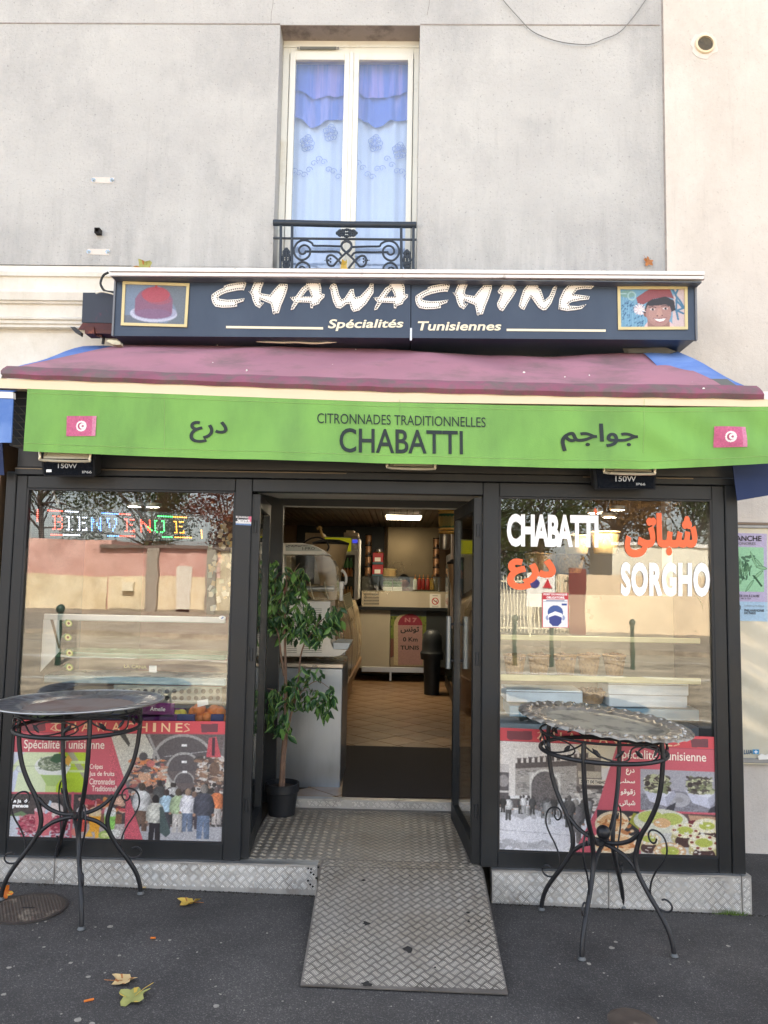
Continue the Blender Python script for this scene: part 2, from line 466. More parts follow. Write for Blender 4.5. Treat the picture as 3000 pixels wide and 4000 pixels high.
M['cablew'] = mat('white_cable', s8(220, 214, 196), .5)
M['cableb'] = mat('black_cable', s8(25, 26, 28), .5)
M['steel'] = mat('brushed_steel', s8(176, 174, 168), .3, .9, .10, 2.2, bump=.1, bs=14, col2=s8(140, 136, 128), cs=1.5)
M['bolt'] = mat('zinc_bolt', s8(170, 180, 186), .25, .9, .1)
M['plaster_patch'] = mat('plaster_patch', s8(212, 204, 196), .85, 0, .06, 20, bump=.4)
M['white_enamel'] = mat('white_enamel', s8(222, 220, 214), .3, 0, .05, 3)
M['dark'] = mat('dark_void', s8(26, 24, 24), .8)
M['green_print'] = mat('dark_green_print', s8(14, 32, 30), .6)
M['vinyl_white'] = mat('white_vinyl', s8(250, 250, 250), .35, 0, .02)
M['vinyl_orange'] = mat('orange_vinyl', s8(232, 98, 48), .35, 0, .04)
M['red_print'] = mat('red_print', s8(200, 50, 60), .5)
M['paper'] = mat('white_paper', s8(236, 234, 226), .6, 0, .03)
M['ink_black'] = mat('black_print', s8(34, 30, 32), .6)
M['ink_grey'] = mat('grey_print', s8(120, 116, 120), .5)
M['silver_print'] = mat('silver_print', s8(150, 150, 148), .4, .2)
M['glass'] = glass_mat('shop_glass', .066, (.97, .98, .97), 0, .045)
M['glass_up'] = glass_mat('window_glass', .085, (.88, .93, 1.), 0, .02)
M['glass_in'] = glass_mat('display_glass', .04, (.95, .97, .95))
M['print'] = print_mat('colour_print', .38, .4)
M['print_matt'] = print_mat('matt_print', .75, .2)

def wall_mat(name, a, b_, c_, speck=.5, bumpk=.7, fs=70, damp=None):
    m = bpy.data.materials.new(name); m.use_nodes = True; MATS[name] = m
    N, L = m.node_tree.nodes, m.node_tree.links; b = N['Principled BSDF']; b.inputs['Roughness'].default_value = .9
    b.inputs['Specular IOR Level'].default_value = .2
    tc = N.new('ShaderNodeTexCoord')
    def noise(sc_, det, rough=.6, st=None, off=0.):
        n = N.new('ShaderNodeTexNoise'); n.inputs['Scale'].default_value = sc_; det = max(det, 5); n.inputs['Detail'].default_value = det; n.inputs['Roughness'].default_value = rough
        mp = N.new('ShaderNodeMapping'); mp.inputs['Scale'].default_value = st or (1, 1, 1); mp.inputs['Location'].default_value = (off, off, off)
        L.new(tc.outputs['Object'], mp.inputs[0]); L.new(mp.outputs[0], n.inputs['Vector']); return n.outputs[0]
    def rng(x, lo, hi, a0=0., a1=1.):
        r = N.new('ShaderNodeMapRange'); r.inputs[1].default_value = lo; r.inputs[2].default_value = hi; r.inputs[3].default_value = a0; r.inputs[4].default_value = a1
        L.new(x, r.inputs[0]); return r.outputs[0]
    def mix(fac, x, y):
        r = N.new('ShaderNodeMix'); r.data_type = 'RGBA'; L.new(fac, r.inputs[0])
        for k, q in ((6, x), (7, y)):
            if isinstance(q, tuple): r.inputs[k].default_value = (*q, 1)
            else: L.new(q, r.inputs[k])
        return r.outputs[2]
    c = mix(rng(noise(.9, 9, .68, (1, 1, 1.5)), .40, .62), a, b_)
    c = mix(rng(noise(1.1, 10, .72, (1.2, 1, .75), 7), .48, .76, 0, .8), c, c_)
    c = mix(rng(noise(fs, 3, .6), .60, .72, 0, speck), c, tuple(q*.55 for q in c_))
    c = mix(rng(noise(7, 6, .7, (3, 1, .22), 3), .56, .85, 0, .32), c, tuple(q*.7 for q in c_))
    if damp:                                  # dirt washed down to the foot of the render and along its right edge
        sp = N.new('ShaderNodeSeparateXYZ'); L.new(tc.outputs['Object'], sp.inputs[0])
        f1 = rng(sp.outputs[2], damp[0], damp[1], 1., 0.); f2 = rng(sp.outputs[0], damp[2], damp[3], 0., .75)
        mm = N.new('ShaderNodeMath'); mm.operation = 'MAXIMUM'; L.new(f1, mm.inputs[0]); L.new(f2, mm.inputs[1])
        m2 = N.new('ShaderNodeMath'); m2.operation = 'MULTIPLY'; L.new(mm.outputs[0], m2.inputs[0]); L.new(rng(noise(3, 8, .7, (2.5, 1, .3), 11), .38, .68, .05, .5), m2.inputs[1])
        c = mix(m2.outputs[0], c, tuple(q*.62 for q in c_))
    L.new(c, b.inputs['Base Color'])
    bp = N.new('ShaderNodeBump'); bp.inputs['Strength'].default_value = bumpk; bp.inputs['Distance'].default_value = .006
    L.new(noise(fs*.7, 6, .75), bp.inputs['Height']); L.new(bp.outputs[0], b.inputs['Normal'])
    return m
M['stucco'] = wall_mat('grey_stucco', s8(195, 194, 191), s8(184, 183, 181), s8(157, 157, 158), .8, 1.6, 60, (3.93, 4.5, 1.45, 1.8))
M['stucco_w'] = wall_mat('white_render', s8(212, 205, 196), s8(205, 197, 188), s8(182, 174, 165), .3, .7, 60)
M['moulding'] = wall_mat('white_moulding', s8(228, 224, 216), s8(212, 205, 192), s8(190, 182, 165), .15, .4, 40)
M['lintel'] = mat('sooty_plaster', s8(150, 138, 130), .9, 0, .15, 5, bump=.6, bs=50, col2=s8(108, 98, 92), cs=5, cth=(.5, .65))

def asphalt(name, base, hi, sp=.5, lo=1.55, hi2=.55):
    m = bpy.data.materials.new(name); m.use_nodes = True; MATS[name] = m
    N, L = m.node_tree.nodes, m.node_tree.links; b = N['Principled BSDF']
    tc = N.new('ShaderNodeTexCoord')
    v = N.new('ShaderNodeTexVoronoi'); v.inputs['Scale'].default_value = 230; L.new(tc.outputs['Object'], v.inputs['Vector'])
    n = N.new('ShaderNodeTexNoise'); n.inputs['Scale'].default_value = 1.4; n.inputs['Detail'].default_value = 9; n.inputs['Roughness'].default_value = .62; L.new(tc.outputs['Object'], n.inputs['Vector'])
    n2 = N.new('ShaderNodeTexNoise'); n2.inputs['Scale'].default_value = 220; n2.inputs['Detail'].default_value = 3; L.new(tc.outputs['Object'], n2.inputs['Vector'])
    wn = N.new('ShaderNodeSeparateColor'); L.new(v.outputs['Color'], wn.inputs[0])
    r = N.new('ShaderNodeMapRange'); r.inputs[1].default_value = .80; r.inputs[2].default_value = 1.; L.new(wn.outputs[0], r.inputs[0])
    mx = N.new('ShaderNodeMix'); mx.data_type = 'RGBA'; mx.inputs[6].default_value = (*base, 1); mx.inputs[7].default_value = (*hi, 1); L.new(r.outputs[0], mx.inputs[0])
    r2 = N.new('ShaderNodeMapRange'); r2.inputs[1].default_value = .35; r2.inputs[2].default_value = .7; r2.inputs[3].default_value = lo; r2.inputs[4].default_value = hi2; L.new(n.outputs[0], r2.inputs[0])
    r3 = N.new('ShaderNodeMapRange'); r3.inputs[1].default_value = .35; r3.inputs[2].default_value = .65; r3.inputs[3].default_value = .7; r3.inputs[4].default_value = 1.3; L.new(n2.outputs[0], r3.inputs[0])
    mu = N.new('ShaderNodeMath'); mu.operation = 'MULTIPLY'; L.new(r2.outputs[0], mu.inputs[0]); L.new(r3.outputs[0], mu.inputs[1])
    vm = N.new('ShaderNodeVectorMath'); vm.operation = 'MULTIPLY'; L.new(mx.outputs[2], vm.inputs[0]); L.new(mu.outputs[0], vm.inputs[1])
    L.new(vm.outputs[0], b.inputs['Base Color']); b.inputs['Roughness'].default_value = .82; b.inputs['Specular IOR Level'].default_value = sp
    bp = N.new('ShaderNodeBump'); bp.inputs['Strength'].default_value = .7; bp.inputs['Distance'].default_value = .004
    L.new(v.outputs['Distance'], bp.inputs['Height']); L.new(bp.outputs[0], b.inputs['Normal'])
    return m
M['asphalt'] = asphalt('asphalt_pavement', (.046, .042, .040), (.125, .115, .105))
M['road'] = asphalt('road_asphalt', (.34, .28, .20), (.42, .37, .28), .5, 1.5, .45)

# ------------------------------------------------------------------ ground
FS = -0.93                                    # face of the shopfront box
def sheet(name, m, x0, x1, y0, y1, dz=0., nx=2, ny=2, kind='structure'):
    mb = MB(); 
    for i in range(nx+1):
        for j in range(ny+1):
            x = x0+(x1-x0)*i/nx; y = y0+(y1-y0)*j/ny; zz = gz(max(-20, min(20, x))); mb.v.append((x, y, zz+dz))
    for i in range(nx):
        for j in range(ny): a = i*(ny+1)+j; mb.f.append((a, a+ny+1, a+ny+2, a+1)); mb.m.append(0)
    return mb.build(name, m, kind=kind)
sheet('pavement', M['asphalt'], -14, 14, -6.3, 1.2, 0, 40, 20)
mb = MB(); mb.hexa([Vector(p) for p in [(-14,-6.3,gz(-14)+.004),(14,-6.3,gz(14)+.004),(14,-6.3,gz(14)-.14),(-14,-6.3,gz(-14)-.14),(-14,-6.45,gz(-14)+.004),(14,-6.45,gz(14)+.004),(14,-6.45,gz(14)-.14),(-14,-6.45,gz(-14)-.14)]])
mb.build('kerb', mat('granite_kerb', (.3, .29, .27), .8, 0, .2, 30), kind='structure')
mb = MB()
for i in range(28):
    x0 = -70+5*i; x1 = x0+5; f = lambda x: gz(max(-14, min(14, x)))-.13
    mb.quad((x0, -18, f(x0)), (x1, -18, f(x1)), (x1, -6.45, f(x1)), (x0, -6.45, f(x0)))
mb.build('road', M['road'], kind='structure')
lm_ = mat('road_paint', (.62, .58, .5), .7, 0, .2, 3, col2=(.4, .36, .3), cs=2)
for yy, ww in ((-7.6, .10), (-9.4, .14), (-12.6, .35), (-15.9, .12)):
    mb = MB(); f = lambda x: gz(max(-14, min(14, x)))-.126
    for i in range(28): x0 = -70+5*i; mb.quad((x0, yy-ww/2, f(x0)), (x0+4.6, yy-ww/2, f(x0+4.6)), (x0+4.6, yy+ww/2, f(x0+4.6)), (x0, yy+ww/2, f(x0)))
    mb.build('road_marking', lm_, kind='structure')
sheet('ground', M['road'], -200, 200, -260, 60, -.35, 40, 8)
mb = MB()
for i in range(28):
    x0 = -70+5*i; x1 = x0+5; f = lambda x: gz(max(-14, min(14, x)))
    mb.quad((x0, -40, f(x0)), (x1, -40, f(x1)), (x1, -18, f(x1)), (x0, -18, f(x0)))
    mb.quad((x0, -18, f(x0)), (x1, -18, f(x1)), (x1, -18, f(x1)-.14), (x0, -18, f(x0)-.14))
mb.build('far_pavement', mat('cobbles', (.34, .28, .21), .85, 0, .35, 9, bump=.8, bs=14, col2=(.2, .16, .12), cs=2.2, cth=(.45, .6), streak=1), kind='structure')

# ------------------------------------------------------------------ the building
CORNER = [at(2592, 0, 0), at(2588, 1058, 0)]
xc = 1.80
bld = thing('apartment_building', 'grey stucco building with a tall white window above the shop sign', 'building', (0, 0, 0))
WX0, WX1, WZ0, WZ1 = -0.913, 0.087, 3.86, 5.694
mb = MB()
def facade_box(x0, x1, z0, z1, y=0., d=.35): mb.box((x0, y, z0), (x1, y+d, z1))
GB0 = at(0, 1052, 0).z                       # underside line of the grey render on the left
facade_box(-9, WX0, 3.905, 7.0); facade_box(WX1, xc, 3.0, 7.0); facade_box(WX0, WX1, WZ1, 7.0); facade_box(WX0, WX1, 3.0, WZ0)
facade_box(-1.9, WX0, 3.0, 3.905, .002)
wall = mb.build('wall', M['stucco'], bld)
# joints of the render, a darker grey than the wall
mb = MB(); jz = WZ1+.006
mb.box((-6, -.004, jz-.004), (WX0, .003, jz+.004)); mb.box((WX1, -.004, jz-.005), (xc-.02, .003, jz+.003))
mb.box((xc-.006, -.003, 3.9), (xc+.004, .003, 7.0))
mb.build('render_joint', mat('joint_grey', s8(150, 143, 138), .9, 0, .2, 20), bld)
# hairline cracks
for P_ in ([(1068, -20), (1066, 20), (1060, 50), (1058, 92)], [(1679, -20), (1676, 20), (1668, 60)], [(2588, 1100), (2592, 1160), (2586, 1240)]):
    mb = MB(); mb.tube([at(x, y, .0005) for x, y in P_], .0018, 4); mb.build('crack', mat('crack_dark', s8(120, 114, 110), .9), bld)
# reveals of the window
mb = MB()
mb.box((WX0+.001, .003, WZ1-.004), (WX1-.001, .165, WZ1-.001))
mb.build('lintel_soffit', M['lintel'], bld)
# window
D = .17
fz = lambda px, py, Y=D: at(px, py, Y)
fx0, fx1 = WX0, WX1; ftop = fz(1370, 157).z; fbot = WZ0
win = MB()
xl = fz(1129, 300).x; xr = fz(1616, 300).x; zt = fz(1370, 209).z
win.bev((fx0, D, fbot), (xl, D+.06, ftop), .003); win.bev((xr, D, fbot), (fx1, D+.06, ftop), .003)
win.bev((xl, D, zt), (xr, D+.06, ftop), .003)
win.bev((fx0, D-.012, fz(0, 183).z), (fx1, D, ftop), .003)
window = win.build('window', M['white_pvc'], bld)
zg = fz(1250, 237, D).z; zsb = fbot+.02
cas = []
for xs in ((1132, 1154, 1345, 1366), (1381, 1402, 1593, 1614)):
    a, b_, c_, d_ = [fz(x, 300).x for x in xs]; mbc = MB(); y0, y1 = D-.012, D+.045
    mbc.bev((a, y0, zsb), (b_, y1, zt-.003), .003); mbc.bev((c_, y0, zsb), (d_, y1, zt-.003), .003)
    mbc.bev((b_, y0, zg), (c_, y1, zt-.003), .003); mbc.bev((b_, y0, zsb), (c_, y1, zsb+.07), .003)
    mbc.build('casement', M['white_pvc'], window)
    g = MB(); g.box((b_, D+.015, zsb+.07), (c_, D+.017, zg)); g.build('pane', M['glass_up'], window)
mb = MB(); mb.bev((fz(1366, 300).x, D-.022, zsb), (fz(1381, 300).x, D+.02, zt), .003); mb.build('meeting_rail', M['white_pvc'], window)
mb = MB(); a, b_ = fz(1172, 189), fz(1315, 199)
mb.bev((a.x, D-.022, b_.z), (b_.x, D-.012, a.z), .002); mb.build('air_vent', mat('vent_grey', s8(110, 112, 108), .5), window)
for xx in (a.x-.012, b_.x+.012): mb = MB(); mb.lathe([(.0, 0), (.008, 0), (.008, .008), (0, .01)], (xx, D-.013, (a.z+b_.z)/2), 10, (0, -1, 0)); mb.build('vent_cap', M['silver_print'], window)
# sill
mb = MB(); mb.box((WX0, -.02, WZ0-.03), (WX1, .22, WZ0)); mb.build('window_sill', M['moulding'], bld)
# room behind the window
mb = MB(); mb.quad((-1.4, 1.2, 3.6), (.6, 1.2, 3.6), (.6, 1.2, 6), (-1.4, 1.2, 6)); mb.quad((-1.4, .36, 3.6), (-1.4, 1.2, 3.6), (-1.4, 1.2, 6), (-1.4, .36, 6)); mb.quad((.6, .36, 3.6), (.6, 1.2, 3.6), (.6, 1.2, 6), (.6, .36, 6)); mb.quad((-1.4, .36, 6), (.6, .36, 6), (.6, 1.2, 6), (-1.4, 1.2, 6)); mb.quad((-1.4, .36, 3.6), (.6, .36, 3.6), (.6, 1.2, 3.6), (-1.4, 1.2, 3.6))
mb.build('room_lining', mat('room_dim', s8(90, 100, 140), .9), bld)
# roof and back of the house (it throws the shade the shop stands in)
mb = MB(); mb.box((-12, .0, 7.001), (12, 9, 7.1)); mb.box((-12, 8.6, -.2), (12, 9, 7.0)); mb.box((-12, .36, 3.0), (-2.5, .5, 7.0)); mb.box((2.4, .36, 3.), (12, .5, 7.))
mb.build('roof', M['stucco'], bld)
# white mouldings of the left half
mv = Z(200, 1000, .3014)
prof = []                                    # (photo y at x~100, projection)
for y, d in ((1053, .0), (1056, .015), (1062, .045), (1077, .045), (1079, .03), (1131, .028), (1136, .075), (1140, .08), (1171, .07), (1175, .055), (1184, .05), (1188, .03), (1236, .028), (1240, .062), (1246, .06), (1250, .045), (1262, .05), (1268, .035), (1277, .05), (1284, .035), (1288, .012), (1300, .0)):
    prof.append((at(100, y, -d).z, d))
mb = MB(); n = len(prof)
for xa, xb, skip in ((-9, -1.915, 0),):
    mb.add([(xa, -d, z) for z, d in prof]+[(xb, -d, z) for z, d in prof], [(i, i+n, i+n+1, i+1) for i in range(n-1)])
mb.build('cornice', M['moulding'], bld)
mb = MB(); mb.box((-9, .0, 2.6), (-1.9, .3, 3.897)); mb.box((-9, .0, -.1), (-2.25, .3, 2.6)); mb.build('lower_wall', M['moulding'], bld)
# white wall of the neighbouring house on the right
nb = thing('neighbour_house', 'white rendered house wall to the right with a round air vent high up', 'building', (0, 0, 0))
mb = MB(); mb.box((xc+.004, -.012, 3.0), (12, .33, 6.99)); mb.box((1.846, -.012, -.1), (12, .3, 3.0)); mb.build('wall', M['stucco_w'], nb)
c = at(2752, 176, -.012); r = 39/FPX*(c-CAM).y
mb = MB(); mb.lathe([(r*.8, 0), (r*.82, .022), (r*1.0, .018), (r*1.04, 0)], c, 36, (0, -1, 0)); vent = mb.build('air_vent', M['cream'], nb, True)
mb = MB()
for k in range(6): mb.lathe([(r*.8*(k+.35)/6, .004), (r*.8*(k+.35)/6, .012), (r*.8*(k+.75)/6, .012), (r*.8*(k+.75)/6, .004)], c, 32, (0, -1, 0))
mb.build('louvre', mat('vent_louvre', s8(120, 112, 96), .6), vent)
mb = MB(); mb.lathe([(0, .003), (r*.82, .003)], c, 32, (0, -1, 0)); mb.build('vent_back', M['dark'], vent)
mb = MB(); g = random.Random(3); k = 22
mb.cut(c, (1, 0, 0), (0, 0, 1), (0, -1, 0), [(r*1.42*cos(2*pi*i/k)*g.uniform(.8, 1.15), r*1.5*sin(2*pi*i/k)*g.uniform(.8, 1.1)) for i in range(k)], .003)
mb.build('mortar_patch', M['plaster_patch'], nb)

# thin wire sagging across the facade
P = [(1950, -40), (1966, 0), (2020, 62), (2074, 118), (2130, 146), (2187, 163), (2250, 172), (2309, 172), (2360, 152), (2418, 127), (2470, 72), (2522, 0), (2545, -35)]
mb = MB(); mb.tube(smoothpath([at(x, y, -.02) for x, y in P], 5), .0032, 6)
tag(mb.build('sagging_wire', M['wire'], smooth=True), 'thin grey wire sagging across the top of the stucco wall', 'wire')
# two old fixing plates with bolts and the square stub between them
for (x0, x1, y), lb in (((366, 438, 704), 'upper of the two pale plaster strips with two bolts left of the window'), ((347, 421, 984), 'lower of the two pale plaster strips with two bolts left of the window')):
    a = at(x0, y, 0); b_ = at(x1, y, 0); t = thing('bolted_strip', lb, 'fixing', ((a.x+b_.x)/2, 0, a.z), 'old fixings on the wall')
    mb = MB(); mb.cut(((a.x+b_.x)/2, 0, a.z), (1, 0, 0), (0, 0, 1), (0, -1, 0), [(-.08, -.018), (.075, -.022), (.082, .02), (-.076, .022)], .003); mb.build('plaster_strip', M['plaster_patch'], t)
    for p in (a, b_):
        mb = MB(); mb.lathe([(.016, 0), (.016, .003), (.009, .003), (.009, .010), (.004, .010), (.004, .026), (0, .026)], p+Vector((0, -.002, 0)), 6, (0, -1, 0)); mb.build('bolt', M['bolt'], t)
p = at(389, 911, 0); mb = MB(); t = thing('pipe_stub', 'small black square pipe stub sticking out of the grey wall', 'fixing', p)
mb.box((p.x-.018, -.05, p.z-.018), (p.x+.018, 0, p.z-.012)); mb.box((p.x-.018, -.05, p.z+.012), (p.x+.018, 0, p.z+.018)); mb.box((p.x-.018, -.05, p.z-.012), (p.x-.012, 0, p.z+.012)); mb.box((p.x+.012, -.05, p.z-.012), (p.x+.018, 0, p.z+.012)); mb.box((p.x-.012, -.02, p.z-.012), (p.x+.012, 0, p.z+.012))
mb.build('square_pipe', M['dark'], t)

# curtains
def curtain(name, lb, z_top, hem, m, y, amp=.012, ph=0., x0=WX0+.05, x1=WX1-.05, grad=False):
    nx, nz = 90, 14; mb = MB()
    for i in range(nx+1):
        u = i/nx; x = x0+(x1-x0)*u; zb = hem(u)
        for j in range(nz+1):
            v = j/nz; z = z_top+(zb-z_top)*v
            yy = y+amp*(sin(u*34+ph+.6*sin(u*9))*(.4+.6*v)+.5*sin(u*71+ph*2))
            mb.v.append((x, yy, z))
    for i in range(nx):
        for j in range(nz): a = i*(nz+1)+j; mb.f.append((a, a+nz+1, a+nz+2, a+1)); mb.m.append(0)
    return tag(mb.build(name, m, smooth=True), lb, 'curtain')
lace = mat('white_voile', s8(228, 232, 240), .9, 0, .04, 3)
blue_v = mat('blue_voile', s8(112, 136, 206), .9, 0, .06, 3, col2=s8(158, 160, 216), cs=5, cth=(.52, .6), streak=.1)
hz = lambda py: at(1370, py, .3).z
def hem_upper(u):                             # scalloped hem of the blue valance
    return hz(385)+.026*sin(u*13.5+1.1)+.012*sin(u*27)
lacec = curtain('lace_curtain', 'white lace curtain with flower medallions behind the upstairs window', ftop, lambda u: WZ0+.02, lace, .32, .012)
tag(curtain('curtain_valance', 'short blue voile curtain valance with a wavy hem above the lace', ftop, lambda u: hz(478)+.034*sin(u*12+2.2)+.015*sin(u*25), blue_v, .285, .012, 1.3))
tag(curtain('pelmet_curtain', 'mauve blue gathered pelmet curtain, the highest layer in the upstairs window', ftop, hem_upper, mat('mauve_voile', s8(104, 126, 200), .9, 0, .1, 4, col2=s8(164, 150, 208), cs=5, cth=(.5, .58), streak=.05), .262, .010, .4))
# flower medallions woven in the lace
mf = mat('lace_flower', s8(172, 184, 222), .9)
mb = MB(); g = random.Random(5)
def flower(cx, cz, s, y=.298):
    for k in range(9):
        a = 2*pi*k/9; r0 = s*(.55 if k % 2 else .72)
        pts = [(cx+r0*cos(a)*.55+s*.26*cos(t), y, cz+r0*sin(a)*.8+s*.26*sin(t)) for t in [2*pi*q/7 for q in range(8)]]
        mb.tube(pts, .0028, 4)
    for k in range(5):
        mb.ball((cx+g.uniform(-.3, .3)*s, y, cz+g.uniform(-.3, .3)*s), s*.12, 6, 4)
for px, py in ((1290, 520), (1466, 560), (1200, 560), (1560, 590)):
    p = at(px, py, .30); flower(p.x, p.z, .085)
for k in range(24):
    px = 1150+k*19; py = 660+28*sin(k*.9)+g.uniform(-12, 12); p = at(px, py, .30)
    pts = [(p.x+.028*(1-t/9)*cos(t), .298, p.z+.028*(1-t/9)*sin(t)) for t in [q*.8 for q in range(10)]]
    mb.tube(pts, .0026, 4)
mb.build('woven_flowers', mf, lacec, kind='stuff') if False else tag(mb.build('woven_flowers', mf, lacec), kind='stuff')

# ------------------------------------------------------------------ wrought iron window guard
rail = thing('window_guard', 'black wrought iron guard rail with scrolls in front of the upstairs window', 'railing', at(1345, 1050, -.03))
q = Z(1000, 750, .422)
def rp(x, y, Y=-.03): return at(*q(x, y), Y)
mb = MB(); a, b_ = rp(160, 285), rp(1485, 306); mb.tube([a, a*.9+b_*.1, a*.5+b_*.5+Vector((0, 0, -.004)), b_], .022, 10); mb.build('handrail', M['railiron'], rail, True)
mb = MB(); mb.tube([rp(160, 428), rp(1485, 442)], .0085, 8); mb.build('rail', M['railiron'], rail, True)
mb = MB(); mb.tube([rp(160, 714), rp(1485, 722)], .0085, 8); mb.build('rail', M['railiron'], rail, True)
for x, xb in ((230, 226), (334, 332), (1344, 1346), (1458, 1456)):
    mb = MB(); mb.tube([rp(x, 310), rp(xb, 735)], .0095, 8); mb.build('bar', M['railiron'], rail, True)
mir = lambda P: [(1676-x, y+6) for x, y in P]
S1 = [(790, 503), (640, 498), (535, 496), (520, 475), (480, 452), (430, 447), (385, 468), (355, 515), (352, 560), (372, 600), (410, 628), (455, 622), (492, 590), (502, 545), (488, 510), (455, 492), (420, 500), (398, 530), (405, 562), (432, 575), (458, 560), (455, 546)]
S2 = [(455, 550), (600, 552), (750, 552), (790, 585)]
S3 = [(366, 720), (372, 690), (395, 662), (430, 648), (470, 660), (495, 690), (497, 720)]
S3b = [(400, 720), (405, 700), (428, 690), (450, 702), (452, 720)]
S4 = [(835, 560), (800, 525), (790, 495), (805, 465), (838, 452), (872, 465), (886, 495), (872, 528), (835, 560), (780, 612), (740, 655), (715, 682), (680, 680), (660, 655), (655, 615), (672, 590), (700, 585), (728, 600), (770, 640), (830, 715)]
for Pp, r0 in ((S1, .0075), (S2, .0075), (S3, .0075), (S3b, .006), (S4, .0075)):
    for F_ in (lambda P: P, mir):
        mb = MB(); mb.tube(smoothpath([rp(x, y) for x, y in F_(Pp)], 3), r0, 7); mb.build('scroll', M['railiron'], rail, True)
for cx in (690, 996):
    mb = MB(); s = 1 if cx > 800 else -1
    for dx, dy, r0 in ((0, -14, 10), (0, 14, 10), (s*18, 0, 12), (s*38, 0, 8), (s*52, 0, 5)): mb.ball(rp(cx+dx, 632+dy), r0*.422/FPX*5.1, 8, 6)
    mb.build('finial', M['railiron'], rail, True)
def leafy(cx, y0, y1, horiz=False):
    mb = MB(); k = 26; g = random.Random(int(cx))
    for s in (-1, 1):
        pts = []
        for i in range(k+1):
            t = i/k; a = s*sin(t*pi*3)*(.5+.5*sin(t*pi))
            pts.append(rp(cx+a*38, y0+(y1-y0)*t) if not horiz else rp(cx+(t-.5)*2*95, y0+a*38))
        mb.tube(smoothpath(pts, 2), .006, 6)
    for i in range(11):
        t = (i+.5)/11
        for s in (-1, 0, 1):
            w_ = 30*sin(pi*t)*s
            mb.ball((rp(cx+w_, y0+(y1-y0)*t) if not horiz else rp(cx+(t-.5)*200, y0+w_)), .0075+.004*g.random(), 7, 5)
    mb.build('ornament', M['railiron'], rail, True)
leafy(280, 520, 715); leafy(1398, 535, 720); leafy(840, 380, 380, True)

# ------------------------------------------------------------------ shop sign
YS = -.40
sign = thing('shop_sign', 'dark navy fascia sign reading CHAWACHINE above the awning', 'sign', at(1580, 1320, YS))
TL, TR, BR, BL = (452, 1086), (2720, 1102), (2715, 1328), (444, 1312)
xm = 1604
mb = MB(); mb.hexa([at(*TL, YS), at(xm, 1094, YS), at(xm-1, 1320, YS), at(*BL, YS)]+[p+Vector((0, .38, 0)) for p in (at(*TL, YS), at(xm, 1094, YS), at(xm-1, 1320, YS), at(*BL, YS))]); mb.build('board', M['navy'], sign)
mb = MB(); mb.hexa([at(xm+3, 1094, YS), at(*TR, YS), at(*BR, YS), at(xm+2, 1320, YS)]+[p+Vector((0, .38, 0)) for p in (at(xm+3, 1094, YS), at(*TR, YS), at(*BR, YS), at(xm+2, 1320, YS))]); mb.build('board', M['navy'], sign)
for p, q_ in (((452, 1086), (444, 1312)), ((2718, 1102), (2713, 1328))):
    mb = MB(); a, b_ = at(*p, YS-.006), at(*q_, YS-.006); mb.box((a.x-.008, YS-.01, b_.z), (a.x+.004, YS+.02, a.z)); mb.build('edge_trim', mat('trim_grey', s8(110, 110, 112), .4, .4), sign)
a = at(xm+1, 1300, YS-.004); mb = MB(); mb.box((a.x-.006, YS-.008, a.z-.05), (a.x+.007, YS-.001, a.z+.03)); mb.build('joint_clip', M['alu'], sign)
LET = {
 'C': ([(97,170),(110,158),(150,132),(195,112),(197,97),(240,82),(300,72),(374,66),(372,90),(356,132),(345,128),(300,132),(225,148),(178,165),(152,182),(150,195),(168,203),(225,210),(300,206),(362,196),(352,220),(300,238),(302,262),(250,270),(180,272),(125,262),(105,235),(95,200)], None),
 'H': ([(396,140),(414,138),(428,100),(445,66),(495,60),(517,66),(512,85),(500,110),(492,145),(500,158),(570,170),(600,130),(648,80),(710,82),(712,110),(690,180),(660,250),(640,315),(606,318),(604,328),(592,318),(585,280),(575,240),(515,215),(492,204),(490,228),(520,232),(485,275),(450,255),(430,215),(420,170)], None),
 'A': ([(733,188),(775,185),(800,150),(830,110),(862,92),(866,68),(900,62),(950,62),(975,75),(985,110),(985,158),(1012,165),(1010,185),(975,220),(968,240),(918,258),(916,276),(897,274),(895,232),(800,228),(760,285),(738,290),(745,260),(765,225),(745,205)], [(830,182),(855,148),(880,120),(894,150),(905,181)]),
 'W': ([(1050,118),(1062,90),(1085,75),(1105,85),(1115,110),(1130,170),(1150,208),(1175,195),(1220,125),(1248,122),(1252,160),(1262,190),(1300,180),(1370,105),(1385,70),(1408,82),(1408,150),(1350,240),(1290,295),(1245,306),(1225,280),(1215,240),(1190,242),(1140,280),(1105,270),(1080,220),(1065,160),(1060,125)], None),
 'I': ([(797,138),(830,95),(848,76),(895,78),(930,100),(950,130),(930,170),(880,240),(850,285),(838,300),(812,290),(795,260),(793,235),(810,200),(825,165),(805,155)], None),
 'N': ([(968,255),(985,190),(1005,130),(1040,85),(1090,85),(1125,97),(1123,112),(1145,125),(1160,165),(1175,215),(1215,180),(1245,110),(1285,82),(1262,160),(1230,240),(1190,290),(1165,294),(1130,272),(1095,225),(1068,185),(1045,225),(1013,290),(985,278)], None),
 'E': ([(1290,285),(1298,200),(1330,130),(1375,85),(1450,76),(1540,76),(1578,80),(1575,100),(1555,120),(1500,118),(1440,128),(1410,165),(1480,172),(1543,182),(1535,205),(1470,212),(1400,225),(1370,240),(1380,258),(1450,262),(1515,245),(1480,280),(1420,292),(1360,298),(1310,290),(1303,282)], None)}
